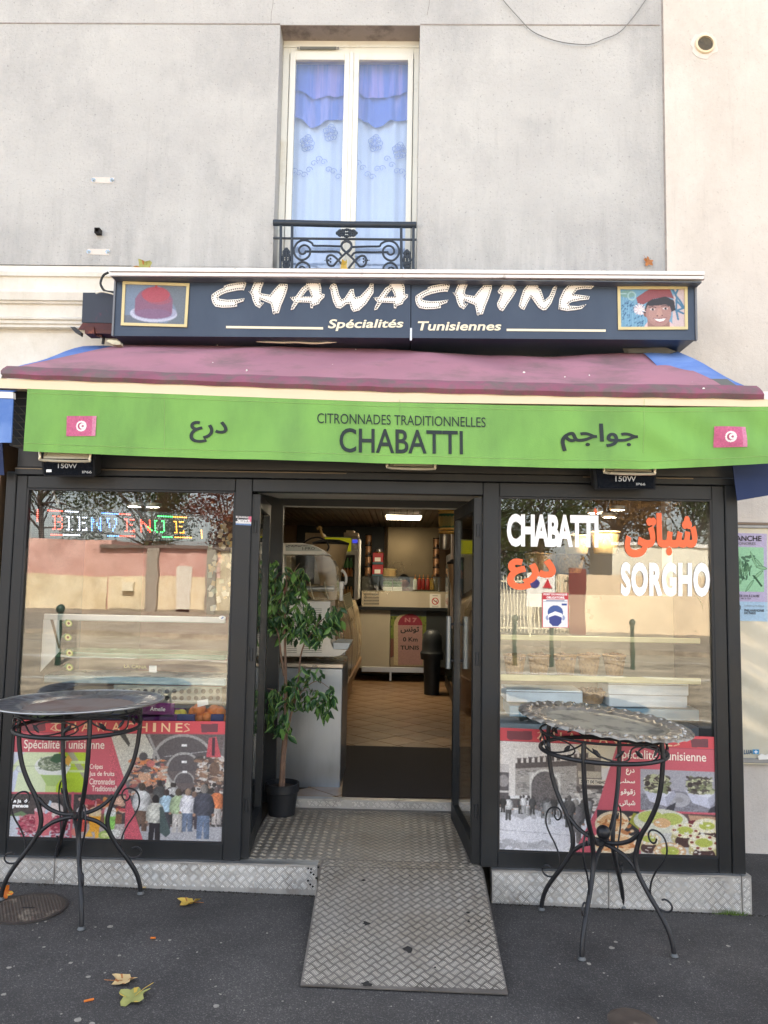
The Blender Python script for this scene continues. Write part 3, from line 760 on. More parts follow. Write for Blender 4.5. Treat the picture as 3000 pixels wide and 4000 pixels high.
def inset(L, d):
    A = sum(L[i-1][0]*L[i][1]-L[i][0]*L[i-1][1] for i in range(len(L))); sgn = 1 if A > 0 else -1
    out = []; n = len(L)
    for i in range(n):
        ax, ay = L[i][0]-L[i-1][0], L[i][1]-L[i-1][1]; bx, by = L[(i+1) % n][0]-L[i][0], L[(i+1) % n][1]-L[i][1]
        la, lb = sqrt(ax*ax+ay*ay) or 1, sqrt(bx*bx+by*by) or 1
        nx, ny = -(ay/la+by/lb)*sgn, (ax/la+bx/lb)*sgn; l = sqrt(nx*nx+ny*ny) or 1
        out.append((L[i][0]+nx/l*d*1.15, L[i][1]+ny/l*d*1.15))
    return out
sA, sB = Z(780, 1070, .4822), Z(1560, 1070, .4822)
for ch, dx, dy, fr in (('C',0,0,sA),('H',0,0,sA),('A',0,0,sA),('W',0,0,sA),('A',676,2,sA),('C',34,12,sB),('H',37,10,sB),('I',0,0,sB),('N',0,0,sB),('E',0,0,sB)):
    out, hole = LET[ch]; out = [(x+dx, y+dy) for x, y in out]; hole = [(x+dx, y+dy) for x, y in hole] if hole else None
    loops = [[(x, -y) for x, y in out]]
    if hole: loops.append([(x, -y) for x, y in hole])
    def area(L): return sum(L[i-1][0]*L[i][1]-L[i][0]*L[i-1][1] for i in range(len(L)))
    if area(loops[0]) < 0: loops[0] = loops[0][::-1]
    if hole and area(loops[1]) > 0: loops[1] = loops[1][::-1]
    V, F = fill(loops)
    mb = MB(); mb.add([at(*fr(x, -y), YS-.008) for x, y in V], F)
    for L in loops:                          # the thickness of the cut letter
        n = len(L); k = len(mb.v); mb.add([at(*fr(x, -y), YS-.008) for x, y in L]+[at(*fr(x, -y), YS-.008)+Vector((0, .008, 0)) for x, y in L], [(i, (i+1) % n, (i+1) % n+n, i+n) for i in range(n)])
    lt = mb.build('letter', M['letter'], sign)
    mb = MB()
    for L, d in ((out, 10), (hole, -9)):
        if not L: continue
        I = inset(L, d); I.append(I[0]); acc = 0; step = 17.5
        for (x0, y0), (x1, y1) in zip(I[:-1], I[1:]):
            l = sqrt((x1-x0)**2+(y1-y0)**2); t = step-acc if acc else 0
            while t < l:
                x = x0+(x1-x0)*t/l; y = y0+(y1-y0)*t/l
                if winding(x, -y, loops): mb.lathe([(.0042, 0), (.0036, .004), (0, .005)], at(*fr(x, y), YS-.008), 6, (0, -1, 0))
                t += step
            acc = (acc+l) % step
    tag(mb.build('studs', M['bulb'], lt), kind='stuff')
text_on('Spécialités', pxq((1281, 1294), (1576, 1290), (1281, 1248), (1576, 1247), YS, .004), M['cream_print'], sign, off=.022, shear=.18)
text_on('Tunisiennes', pxq((1632, 1292), (1958, 1292), (1632, 1256), (1958, 1257), YS, .004), M['cream_print'], sign, off=.022, shear=.18)
for (x0, y0, x1, y1) in ((883, 1273, 1262, 1278), (1979, 1284, 2366, 1287)):
    mb = MB(); mb.quad(at(x0, y0+9, YS-.004), at(x1, y1+9, YS-.004), at(x1, y1, YS-.004), at(x0, y0, YS-.004)); mb.build('gold_line', M['cream_print'], sign)
# framed pictures at both ends
def picture(cs, ink, label):
    tl, tr, br, bl = [at(*c, YS-.003) for c in cs]; mb = MB(); e = .009
    def ins(p, k): ctr = (tl+tr+br+bl)/4; return p+(ctr-p)*k
    o_ = [tl, tr, br, bl]; i_ = [p+Vector((.018 if k in (0, 3) else -.018, 0, -.018 if k < 2 else .018)) for k, p in enumerate(o_)]
    for k in range(4):
        a, b_, c_, d_ = o_[k], o_[(k+1) % 4], i_[(k+1) % 4], i_[k]; mb.slab([a, b_, c_, d_], (0, -1, 0), .007)
    fr = mb.build('picture_frame', M['gold'], sign, label=label)
    ink.lay('picture', bil(i_[3], i_[2], i_[0], i_[1]), M['print'], fr)
I = Ink(120, 78, (.40, .46, .53)); I.rect(0, 0, 1, .16, (.36, .36, .37))
I.a[:] = (.46, .53, .62); I.poly([(.55, 0), (1, 0), (1, 1), (.7, 1), (.85, .6)], (.42, .46, .50)); I.poly([(0, .8), (.25, .78), (.6, .98), (.9, .95), (.95, 1), (0, 1)], (.40, .43, .48))
I.ell(.48, .74, .39, .22, (.74, .76, .84)); I.ell(.5, .70, .36, .19, (.62, .64, .74))
I.poly([(.17, .72), (.17, .35), (.24, .18), (.36, .07), (.48, .03), (.62, .06), (.72, .17), (.78, .35), (.78, .72)], (.52, .36, .46)); I.ell(.475, .74, .305, .13, (.50, .38, .50)); I.ell(.5, .24, .23, .2, (.70, .28, .32), .8); I.ell(.55, .38, .2, .12, (.66, .32, .36), .5); I.rect(.485, 0, .515, .06, (.7, .25, .25))
I.blur(2); I.noise(.04, 1, seed=2)
picture(((481, 1100), (741, 1108), (731, 1279), (473, 1272)), I, 'framed print of a dark red felt hat on a pale cloth')
I = Ink(150, 96, (.42, .62, .74)); g = random.Random(4)
I.poly([(.84, 0), (1, 0), (1, 1), (.80, 1)], (.80, .72, .72))
for k in range(60): I.ell(g.uniform(.02, .36), g.uniform(.3, 1), .010, .03, (.20, .36, .5), 1, .5)
for k in range(9): I.line([(.05+k*.045, .2), (.03+k*.055+g.uniform(-.03, .03), 1)], .006, (.55, .74, .84))
I.ell(.12, .12, .12, .1, (.45, .62, .60)); I.ring(.18, .17, .07, .12, .3, (.62, .76, .78)); I.rect(.0, .09, .1, .12, (.66, .8, .82))
for P_ in ([(.82, .0), (.88, .2), (.87, .55), (.90, .8)], [(.9, .0), (.86, .15), (.93, .3), (1, .5)], [(.88, .3), (.98, .5), (.9, .55)], [(.86, .55), (.98, .64)]): I.line(P_, .03, (.25, .45, .58))
I.poly([(.36, 1), (.42, .86), (.78, .86), (.84, 1)], (.88, .74, .74)); I.poly([(.42, 1), (.42, .8), (.76, .8), (.77, 1)], (.58, .43, .40))
I.ell(.395, .66, .035, .07, (.55, .38, .34)); I.poly([(.40, .42), (.36, .62), (.42, .66), (.79, .6), (.86, .55), (.84, .3), (.7, .18), (.45, .3)], (.17, .16, .18))
I.ell(.595, .62, .20, .36, (.66, .50, .47)); I.poly([(.40, .40), (.46, .44), (.62, .42), (.70, .40), (.79, .46), (.82, .35), (.7, .2), (.45, .28)], (.17, .16, .18)); I.ell(.53, .66, .09, .2, (.74, .58, .54), .5)
I.poly([(.25, .22), (.38, .07), (.45, .0), (.78, .0), (.84, .25), (.70, .19), (.5, .26), (.36, .4), (.27, .36)], (.55, .28, .30))
for x in (.50, .70): I.line([(x-.06, .475-.03*(x > .6)), (x, .46-.03*(x > .6)), (x+.055, .48-.03*(x > .6))], .012, (.22, .16, .17)); I.ell(x, .53-.02*(x > .6), .04, .028, (.85, .82, .82)); I.ell(x+.005, .53-.02*(x > .6), .016, .03, (.12, .1, .12))
I.poly([(.59, .5), (.63, .5), (.67, .70), (.62, .72), (.56, .69)], (.74, .57, .52)); I.ell(.575, .70, .012, .015, (.3, .18, .2)); I.ell(.65, .69, .012, .015, (.3, .18, .2))
I.poly([(.52, .77), (.60, .79), (.71, .76), (.67, .84), (.61, .86), (.56, .83)], (.96, .95, .95)); I.line([(.51, .765), (.6, .78), (.72, .755)], .008, (.45, .26, .27)); I.line([(.55, .85), (.62, .88), (.68, .85)], .012, (.62, .38, .38))
for k in range(26):
    a = k*2*pi/26; I.line([(.30, .53), (.30+.10*cos(a)*g.uniform(.75, 1), .53+.155*sin(a)*g.uniform(.75, 1))], .014, (.96, .90, .90) if k % 3 else (.85, .74, .76))
I.blur(1); I.fade(.06); I.noise(.03, 1, seed=5)
picture(((2411, 1120), (2684, 1120), (2686, 1288), (2414, 1289)), I, 'framed portrait of a smiling child in a red cap with a white flower')

# white capping above the sign
cap = thing('sign_capping', 'long white metal capping on top of the navy shop sign', 'capping', at(1580, 1060, -.5))
mb = MB(); YC = -.50
L0, R0 = at(427, 1044, YC), at(2752, 1060, YC); zb_l, zb_r = at(461, 1075, YC).z, at(2748, 1088, YC).z
def strip(mb, dz0, dz1, y0, y1, xi=0.):
    hl, hr = L0.z-zb_l, R0.z-zb_r
    a, b_ = Vector((L0.x+xi, y0, L0.z-hl*dz0)), Vector((R0.x-xi, y0, R0.z-hr*dz0)); c_, d_ = Vector((R0.x-xi, y0, R0.z-hr*dz1)), Vector((L0.x+xi, y0, L0.z-hl*dz1))
    mb.hexa([a, b_, c_, d_]+[Vector((p.x, y1, p.z)) for p in (a, b_, c_, d_)])
strip(mb, 0, .48, YC, -.02); strip(mb, .62, 1.0, YC+.004, -.02, .004); mb.build('capping_profile', M['ledge'], cap)
mb = MB(); strip(mb, .48, .62, YC+.014, -.02, .01); mb.build('groove', mat('groove_brown', s8(150, 120, 104), .6), cap)
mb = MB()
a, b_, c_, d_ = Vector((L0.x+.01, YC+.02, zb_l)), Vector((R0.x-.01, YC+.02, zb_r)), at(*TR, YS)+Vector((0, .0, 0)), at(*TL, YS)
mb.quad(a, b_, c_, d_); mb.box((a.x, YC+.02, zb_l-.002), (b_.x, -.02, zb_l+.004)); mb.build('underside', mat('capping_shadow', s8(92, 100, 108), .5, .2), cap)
# bird spikes
bs = thing('bird_spikes', 'row of thin pale bird spikes standing on the white capping', 'spikes', at(1500, 1040, -.2))
mb = MB(); g = random.Random(9)
for px in list(range(1010, 1590, 21))+list(range(540, 780, 27))+list(range(1640, 1880, 40)):
    px += g.uniform(-6, 6); b0 = at(px, 1060, -.22); b0.z = L0.z; h = g.uniform(.03, .085)
    mb.tube([b0, b0+Vector((g.uniform(-.01, .01), g.uniform(-.03, .0), h))], .0011, 4)
tag(mb.build('spikes', mat('spike_plastic', s8(214, 200, 180), .4), bs), kind='stuff')

# dark rusty awning case left of the sign
box = thing('awning_case', 'dark painted rusty awning box left of the navy sign', 'awning box', at(390, 1270, -.2))
mb = MB(); YB = -.30
a, b_, c_, d_ = at(324, 1143, YB), at(447, 1143, YB), at(447, 1262, YB), at(319, 1259, YB); mb.hexa([a, b_, c_, d_]+[p+Vector((0, .27, 0)) for p in (a, b_, c_, d_)]); mb.build('case_front', M['maroon_box'], box)
mb = MB(); a, b_, c_, d_ = at(322, 1262, YB), at(446, 1263, YB), at(446, 1290, YB-.03), at(304, 1288, YB-.03); mb.slab([a, b_, c_, d_], (0, 1, .3), .01)
a, b_, c_, d_ = at(330, 1276, YB-.04), at(366, 1276, YB-.04), at(368, 1303, YB-.04), at(332, 1303, YB-.04); mb.hexa([a, b_, c_, d_]+[p+Vector((0, .1, 0)) for p in (a, b_, c_, d_)])
a, b_, c_, d_ = at(372, 1287, YB-.03), at(446, 1288, YB-.03), at(446, 1304, YB-.03), at(374, 1302, YB-.03); mb.hexa([a, b_, c_, d_]+[p+Vector((0, .1, 0)) for p in (a, b_, c_, d_)]); mb.build('bracket', M['rusty'], box)
mb = MB(); mb.slab([at(274, 1277, -.25), at(293, 1277, -.25), at(318, 1298, -.25), at(316, 1312, -.25), at(292, 1298, -.25)], (0, 1, 0), .03); mb.build('loose_bracket', M['soot'], box); mb = MB(); mb.slab([at(368, 1290, -.3), at(395, 1290, -.3), at(398, 1318, -.3), at(372, 1312, -.3)], (0, 1, 0), .02); mb.build('clamp', M['rusty'], box)
mb = MB(); mb.tube([at(408, 1300, -.25), at(402, 1344, -.25)], .01, 8); mb.build('arm', M['soot'], box)
mb = MB(); mb.tube(smoothpath([at(x, y, -.25) for x, y in ((424, 1064), (404, 1076), (393, 1103), (398, 1122), (412, 1137), (449, 1142))], 5), .008, 8); tag(mb.build('looped_cable', M['cableb'], smooth=True), 'black cable looping from the capping to the dark box left of the sign', 'cable')
mb = MB(); mb.tube(smoothpath([at(x, y, -.34) for x, y in ((374, 1146), (395, 1140), (420, 1143), (449, 1151))], 5), .005, 6); tag(mb.build('white_cable', M['cablew'], smooth=True), 'short white cable lying on top of the dark awning box', 'cable')
mb = MB(); mb.tube(smoothpath([at(x, y, -.30) for x, y in ((955, 1322), (1010, 1333), (1100, 1338), (1160, 1337), (1230, 1341), (1300, 1336), (1345, 1328), (1362, 1324)) ], 5), .006, 6); tag(mb.build('hanging_cable', M['cablew'], smooth=True), 'white cable hanging under the middle of the navy sign', 'cable')
mb = MB(); g = random.Random(2); c = at(443, 1337, -.42); mb.slab([c+Vector((x*.001, 0, y*.001)) for x, y in ((-45, 12), (-20, 18), (20, 12), (42, 2), (46, -14), (20, -16), (-10, -12), (-40, 4))], (0, 1, 0), .05)
tag(mb.build('crumpled_paper', mat('grey_rag', s8(190, 186, 160), .8, 0, .2, 20, bump=.8, bs=40)), 'crumpled grey rag wedged above the left end of the awning', 'rag')

# ------------------------------------------------------------------ awning
YF = -1.20
aw = thing('awning', 'shop awning with faded maroon cloth, cream front bar and green valance', 'awning', (0, -.7, 2.7))
def cloth(name, rows, nx, ny, m, wave, parent, thick=.0, kind=None):
    """rows: list of (list of (px,py), Y) from back to front, resampled"""
    mb = MB(); R = []
    for P_, Y in rows:
        pts = [at(x, y, Y) for x, y in P_]; acc = [0]
        for a, b_ in zip(pts[:-1], pts[1:]): acc.append(acc[-1]+(b_-a).length)
        r = []
        for i in range(nx+1):
            t = acc[-1]*i/nx; k = min(len(pts)-2, max(0, bisect.bisect_right(acc, t)-1)); f = (t-acc[k])/max(1e-9, acc[k+1]-acc[k]); r.append(pts[k].lerp(pts[k+1], f))
        R.append(r)
    for i in range(nx+1):
        col = [r[i] for r in R]
        for j in range(ny+1):
            v = j/ny*(len(col)-1); k = min(len(col)-2, int(v)); p = col[k].lerp(col[k+1], v-k); mb.v.append(tuple(p+Vector((0, 0, wave(i/nx, j/ny)))))
    for i in range(nx):
        for j in range(ny): a = i*(ny+1)+j; mb.f.append((a, a+ny+1, a+ny+2, a+1)); mb.m.append(0)
    return mb.build(name, m, parent, True)
M['maroon'] = mat('maroon_awning_fabric', s8(168, 116, 128), .85, 0, .10, 2.2, bump=.3, bs=200, col2=s8(112, 98, 94), cs=2.6, cth=(.50, .78))
M['maroon_d'] = mat('maroon_hem', s8(136, 80, 98), .85, 0, .15, 5, bump=.4, bs=80, col2=s8(108, 90, 90), cs=9, cth=(.42, .6))
def mwave(u, v):
    e = sin(pi*v)
    z = .018*sin(u*11+v*2.2)*e+.012*sin(u*23-v*4+1)*e
    for c0, dc, k, wd in ((.30, -.28, .05, .05), (.52, .25, .035, .04), (.72, .28, .055, .055), (.86, -.1, .04, .05), (.62, -.25, .03, .035)):
        x = u-(c0+dc*v); z += k*math.exp(-(x/wd)**2)*(1-v)**.6*e**.5*.9
    z -= .05*math.exp(-((u-.82)/.12)**2)*e*(1-v)
    return z
cloth('blue_fabric', [([(325, 1343), (560, 1347)], -.16), ([(2, 1444), (420, 1466)], YF+.03)], 10, 8, M['blue'], lambda u, v: -.016+.006*sin(u*5+v*9), aw)
cloth('blue_fabric', [([(2500, 1362), (2639, 1357)], -.16), ([(2700, 1527), (2974, 1529)], YF+.03)], 10, 8, M['blue'], lambda u, v: -.016+.006*sin(u*5+v*9), aw)
cloth('maroon_fabric', [([(479, 1349), (863, 1354), (1280, 1362), (1500, 1366), (1690, 1379), (1900, 1392), (2150, 1398), (2300, 1388), (2476, 1380), (2598, 1384)], -.2), ([(10, 1452), (300, 1462), (700, 1478), (1500, 1504), (2200, 1520), (2840, 1526)], YF+.01)], 220, 40, M['maroon'], lambda u, v: .006+max(-.012, .6*mwave(u, v)), aw)
# the cloth rolled over the front bar
mb = MB(); P0 = [(4, 1452), (300, 1463), (700, 1479), (1500, 1504), (2200, 1521), (2976, 1530)]; P1 = [(16, 1476), (300, 1487), (700, 1500), (1500, 1529), (2200, 1546), (2983, 1558)]
nx = 90; prof = [(0, .055, .047), (0, .015, .022), (.10, -.008, .006), (.45, -.019, 0), (1.10, -.004, 0)]
def interp(P_, x):
    for (x0, y0), (x1, y1) in zip(P_[:-1], P_[1:]):
        if x <= x1: return y0+(y1-y0)*(x-x0)/(x1-x0)
    return P_[-1][1]
for i in range(nx+1):
    xx0 = P0[0][0]+(P0[-1][0]-P0[0][0])*i/nx; xx1 = P1[0][0]+(P1[-1][0]-P1[0][0])*i/nx
    a, b_ = at(xx0, interp(P0, xx0), YF), at(xx1, interp(P1, xx1), YF)
    for t, dy, dz in prof: p = a.lerp(b_, t); mb.v.append((p.x, YF+dy+.0025*sin(i*1.7), p.z+dz+.0015*sin(i*.9+t)))
for i in range(nx):
    for j in range(4): a = i*5+j; mb.f.append((a, a+5, a+6, a+1)); mb.m.append(0)
mb.build('front_hem', M['maroon_d'], aw, True)
mb = MB(); a, b_, c_, d_ = at(-40, 1477, YF+.003), at(3040, 1560, YF+.003), at(3040, 1590, YF+.003), at(-40, 1514, YF+.003)
mid_t, mid_b = at(1500, 1528, YF+.003), at(1500, 1570, YF+.003)
for A_, B_, C_, D_ in ((a, mid_t, mid_b, d_), (mid_t, b_, c_, mid_b)): mb.hexa([A_, B_, C_, D_]+[p+Vector((0, .06, 0)) for p in (A_, B_, C_, D_)])
mb.build('front_bar', M['cream'], aw)
for P_, m_ in (([(-30, 1478), (4, 1478), (14, 1452), (-30, 1445)], 'ledge'), ([(2978, 1529), (3040, 1529), (3040, 1560), (2984, 1560)], 'ledge')):
    mb = MB(); mb.slab([at(x, y, YF) for x, y in P_], (0, 1, 0), .05); mb.build('bar_end', M[m_], aw)
for P_ in ([(2768, 1486), (2840, 1486), (2898, 1526), (2832, 1526)], [(2432, 1366), (2600, 1362), (2645, 1378), (2610, 1388), (2440, 1382)]):
    mb = MB(); Ys = [YF+.1 if y > 1450 else -.19 for x, y in P_]
    mb.slab([at(x, y, YF+.04 if y > 1500 else (YF+.22 if y > 1450 else -.24)) + Vector((0, 0, .006)) for x, y in P_], (0, 0, 1), .003); mb.build('grey_patch', mat('grey_patch', s8(98, 98, 92), .8), aw)
# white flecks on the cloth: droppings, torn bits
def interp(P_, x):
    for (x0, y0), (x1, y1) in zip(P_[:-1], P_[1:]):
        if x <= x1: return y0+(y1-y0)*(x-x0)/(x1-x0)
    return P_[-1][1]
mb = MB(); g = random.Random(12)
for px, py in ((512, 1390), (607, 1413), (520, 1441), (750, 1395), (833, 1418), (1300, 1428), (1428, 1480), (1585, 1394), (1631, 1413), (1940, 1464), (2045, 1456), (2205, 1474), (2300, 1468), (2700, 1497), (2745, 1520), (850, 1350), (1390, 1366), (965, 1449), (1750, 1499)):
    yt_ = interp([(479, 1349), (1280, 1362), (1690, 1379), (2150, 1398), (2598, 1384)], px); yb_ = interp([(10, 1452), (700, 1478), (1500, 1504), (2840, 1526)], px); v = max(.02, min(.97, (py-yt_)/(yb_-yt_))); p = at(px, py, -.2+(YF+.2)*v-.045*sin(pi*v)-.01); s = g.uniform(.003, .008); k = 7
    mb.slab([p+Vector((s*g.uniform(.6, 1.2)*cos(2*pi*i/k), -.01, s*.8*g.uniform(.6, 1.2)*sin(2*pi*i/k))) for i in range(k)], (0, -1, 0), .002)
tag(mb.build('white_flecks', M['paper'], aw), kind='stuff')
# valance
M['green'] = mat('green_valance_fabric', s8(120, 170, 82), .75, 0, .07, 3, bump=.25, bs=160, col2=s8(98, 142, 72), cs=2.4, cth=(.42, .72), streak=.35)
VT = [(107, 1518), (640, 1538), (1500, 1571), (1960, 1582), (2600, 1592), (3000, 1588), (3120, 1588)]
VBp = [(93, 1762), (633, 1785), (1070, 1798), (1500, 1812), (1952, 1823), (2300, 1830), (2531, 1832), (2700, 1826), (2856, 1818), (3000, 1812), (3120, 1806)]
def valance(u, v, d=0.):                      # u along, v from bottom to top
    xt = 107+(3120-107)*u; xb = 93+(3120-93)*u
    a, b_ = at(xt, interp(VT, xt), YF-.004), at(xb, interp(VBp, xb), YF-.004); p = b_.lerp(a, v)
    y = .012*sin(u*9+.5)*(1-v)+.006*sin(u*31+2*v)*(1-v)*.6+.016*sin(u*70+v*7)*(1-v)*v*3*max(0, min(1, (u-.7)/.12))+.004*sin(u*57-v*5)*(1-v)
    p.y += y-.01*(1-v)-d; return p
def px2uv(px, py):
    u = (px-100)/3017.; xt = 107+3013*u; xb = 93+3027*u; t, b_ = interp(VT, xt), interp(VBp, xb); v = (b_-py)/(b_-t); u = (px-(93+14*v))/(3027-14*v); return u, v
mb = MB(); nx, ny = 150, 14
for i in range(nx+1):
    for j in range(ny+1): mb.v.append(tuple(valance(i/nx, j/ny)))
for i in range(nx):
    for j in range(ny): a = i*(ny+1)+j; mb.f.append((a, a+ny+1, a+ny+2, a+1)); mb.m.append(0)
val = mb.build('valance', M['green'], aw, True)
def vtext(body, x0, x1, ybl, ybr, ytl, ytr, m=None, **k):
    def f(u, v):
        px = x0+(x1-x0)*u; pb = ybl+(ybr-ybl)*u; pt = ytl+(ytr-ytl)*u; return valance(*px2uv(px, pb+(pt-pb)*v), .004)
    return text_on(body, f, m or M['green_print'], val, **k)
vtext('CITRONNADES TRADITIONNELLES', 1240, 1896, 1655, 1671, 1615, 1632, off=.0)
vtext('CHABATTI', 1327, 1807, 1770, 1779, 1673, 1685, off=.012)
vtext('\uFEC9\uFEAD\uFEA9', 741, 890, 1731, 1731, 1645, 1645, off=.022)
vtext('\uFEE2\uFE9F\uFE8D\uFEEE\uFE9F', 2189, 2493, 1764, 1764, 1655, 1655, off=.022)
# stitched seams
mb = MB()
for px in (642, 1562, 2515):
    pts = [valance(*px2uv(px, py), .0015) for py in range(1560, 1800, 30)]; mb.tube(pts, .0012, 4)
for v in (.13, .93):
    mb.tube([valance(i/120, v, .001) for i in range(118)], .0011, 4)
mb.build('seam', mat('green_seam', s8(146, 180, 108), .8), val)
def flag(x0, y0, x1, y1, dx, lb):
    I = Ink(66, 44, (.80, .42, .56)); I.rect(.86, 0, 1, 1, (.84, .55, .66)); I.noise(.03, 3, seed=3)
    I.ell(.5, .5, .175, .262, (.97, .95, .95)); I.ell(.49, .5, .115, .172, (.72, .36, .48)); I.ell(.525, .5, .092, .138, (.97, .95, .95))
    st = []
    for k in range(10):
        a = pi+k*pi/5; r = .062 if k % 2 == 0 else .025; st.append((.545+r*cos(a), .5+r*1.5*sin(a)))
    I.poly(st, (.72, .36, .48))
    def f(u, v): return valance(*px2uv(x0+(x1-x0)*u-dx*(1-v), y1+(y0-y1)*v), .004)
    f.curved = True; I.lay('flag_print', f, M['print_matt'], val, label=lb)
flag(262, 1626, 378, 1704, 4, 'faded pink flag with white disc at the left end'); flag(2786, 1668, 2912, 1748, -2, 'pink flag with white disc at the right end')
# the neighbouring awning ends in blue
bl = thing('blue_awning', 'blue neighbouring awning end with a white edge at the far left', 'awning', at(20, 1650, -1.22))
mb = MB(); mb.slab([at(-60, 1552, -1.22), at(51, 1556, -1.22), at(43, 1729, -1.22), at(-60, 1728, -1.22)], (0, 1, 0), .01); mb.build('valance', M['blue'], bl)
mb = MB(); mb.slab([at(-60, 1528, -1.225), at(50, 1532, -1.225), at(51, 1556, -1.225), at(-60, 1552, -1.225)], (0, 1, 0), .03); mb.build('edge_bar', M['ledge'], bl)
mb = MB(); mb.slab([at(-60, 1526, -1.22), at(50, 1531, -1.22), at(106, 1519, -1.0), at(-60, 1513, -1.0)], (0, 0, 1), .004); mb.build('top_fabric', M['blue'], bl)
gr = thing('black_grille', 'black wire grille between the blue and green valances', 'grille', at(80, 1640, -1.15))
mb = MB()
for k in range(7): mb.tube([at(50, 1556+k*31, -1.14), at(104, 1556+k*31, -1.14)], .003, 5)
for k in range(5): mb.tube([at(48, 1560+k*34, -1.15), at(102, 1620+k*34, -1.15)], .002, 5)
mb.build('grille_wires', mat('grille_wire', s8(70, 66, 58), .6), gr)
mb = MB(); mb.slab([at(40, 1525, -1.1), at(110, 1520, -1.1), at(100, 1760, -1.1), at(36, 1740, -1.1)], (0, 1, 0), .01); mb.build('backing', M['mesh'], gr)
db = thing('awning_underside', 'dark blue sheet standing in for the neighbouring awning underside below the right end of the valance', 'side sheet', at(2950, 1850, -1.0))
mb = MB(); mb.slab([at(2858, 1790, -1.02), at(3100, 1790, -1.02), at(3100, 1918, -1.02), at(2880, 1956, -1.02)], (0, 1, 0), .006); mb.build('sheet', M['navyfab'], db)  # upright sheet in place of the right neighbour's awning underside
db = thing('blue_side_sheet', 'dark blue strip at the far left between valance and shopfront', 'side sheet', at(0, 1800, -1.0))
mb = MB(); mb.slab([at(-60, 1722, -1.02), at(8, 1722, -1.02), at(16, 1856, -1.02), at(-60, 1850, -1.02)], (0, 1, 0), .006); mb.build('sheet', M['navyfab'], db)

# ------------------------------------------------------------------ shopfront box
SX0, SX1 = -2.15, 1.843; ZP = .25; ZG0, ZG1 = .34, 2.225
sf = thing('shopfront', 'black aluminium shopfront with two large display windows and an open doorway', 'shopfront', (0, FS, ZP))
F = MB
def post(x0, x1, z0, z1, y0=FS, d=.06, nm='frame', r=.004, m='black'): mb = MB(); mb.bev((x0, y0, z0), (x1, y0+d, z1), r); return mb.build(nm, M[m], sf)
GL = (-2.081, -.915); GR = (.546, 1.704)
post(SX0-.05, GL[0]-.062, ZP-.005, 2.32, FS-.004); post(GL[0]-.06, GL[0], ZP, 2.30)
post(GL[1], -.821, ZP+.002, 2.30, FS, .09); post(.456, GR[0], ZP+.002, 2.30, FS, .09)
post(GR[1], 1.772, ZP, 2.30); post(1.775, SX1, ZP-.004, 2.32, FS-.004)
post(GL[0], GL[1], 2.228, 2.30); post(GR[0], GR[1], 2.222, 2.30); post(-.821, .456, 2.228, 2.30)
post(GL[0], GL[1], ZP+.001, .338, FS+.002); post(GR[0], GR[1], ZP+.001, .330, FS+.002)
post(SX0, SX1, 2.302, 2.345, FS-.012, .07); post(SX0, SX1, 2.347, 2.80, FS+.01, .05, 'fascia_panel', .004, 'soot')
mb = MB(); mb.box((SX0, FS-.016, 2.334), (-.3, FS-.012, 2.339)); mb.box((1.0, FS-.016, 2.334), (1.6, FS-.012, 2.339)); mb.build('trim_line', mat('trim_bronze', s8(112, 98, 78), .4, .4), sf)
mb = MB(); mb.box((SX1-.03, FS+.06, ZP), (SX1, .0, 2.8)); mb.box((SX0, FS+.06, ZP), (SX0+.03, .0, 2.8)); mb.build('side_wall', M['black'], sf)
mb = MB(); mb.box((SX0, FS+.06, 2.78), (SX1, .0, 2.82)); mb.build('box_roof', M['soot'], sf)
mb = MB(); mb.slab([(-.83, FS+.06, 2.234), (.49, FS+.06, 2.234), (.49, .08, 2.300), (-.83, .08, 2.300)], (0, 0, 1), .015); mb.build('soffit', M['grey_soffit'], sf)
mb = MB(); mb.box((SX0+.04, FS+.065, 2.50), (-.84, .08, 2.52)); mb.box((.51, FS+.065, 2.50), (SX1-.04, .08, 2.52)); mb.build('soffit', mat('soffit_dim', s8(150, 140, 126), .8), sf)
# panes
panes = []
for (x0, x1, z0, z1) in ((GL[0], GL[1], .338, 2.228), (GR[0], GR[1], .33, 2.222)):
    mb = MB(); mb.box((x0, FS+.02, z0), (x1, FS+.026, z1)); panes.append(mb.build('window_pane', M['glass'], sf))
# black beads round the panes
for (x0, x1, z0, z1) in ((GL[0], GL[1], .338, 2.228), (GR[0], GR[1], .33, 2.222)):
    mb = MB(); b_ = .009; y0, y1 = FS+.004, FS+.02
    mb.box((x0, y0, z0), (x0+b_, y1, z1)); mb.box((x1-b_, y0, z0), (x1, y1, z1)); mb.box((x0+b_, y0, z0), (x1-b_, y1, z0+b_)); mb.box((x0+b_, y0, z1-b_), (x1-b_, y1, z1))
    mb.build('glazing_bead', M['mesh'], sf)
# vinyl lettering on the right pane
vz = Z(1900, 1850, .663)
YV = FS+.016
def vq(x0, y0, x1, y1, sl=0.): return pxq(vz(x0, y1), vz(x1, y1+sl), vz(x0, y0), vz(x1, y0+sl), YV)
text_on('CHABATTI', vq(121, 236, 660, 430, 8), M['vinyl_white'], panes[1], off=.05, space=.93)
text_on('SORGHO', vq(792, 521, 1318, 722, 4), M['vinyl_white'], panes[1], off=.055, space=1.12)
text_on('\uFEF0\uFE97\uFE8E\uFE92\uFEB7', vq(815, 232, 1243, 494), M['vinyl_orange'], panes[1], off=.05)
text_on('\uFEC9\uFEAD\uFEA9', vq(122, 500, 410, 685), M['vinyl_orange'], panes[1], off=.06)
mb = MB(); mb.add([at(*vz(x, y), YV) for x, y in ((640, 240), (632, 222), (640, 200), (652, 215), (655, 232), (648, 242))], [(5, 4, 3, 2, 1, 0)]); mb.build('flame_print', M['vinyl_orange'], panes[1])
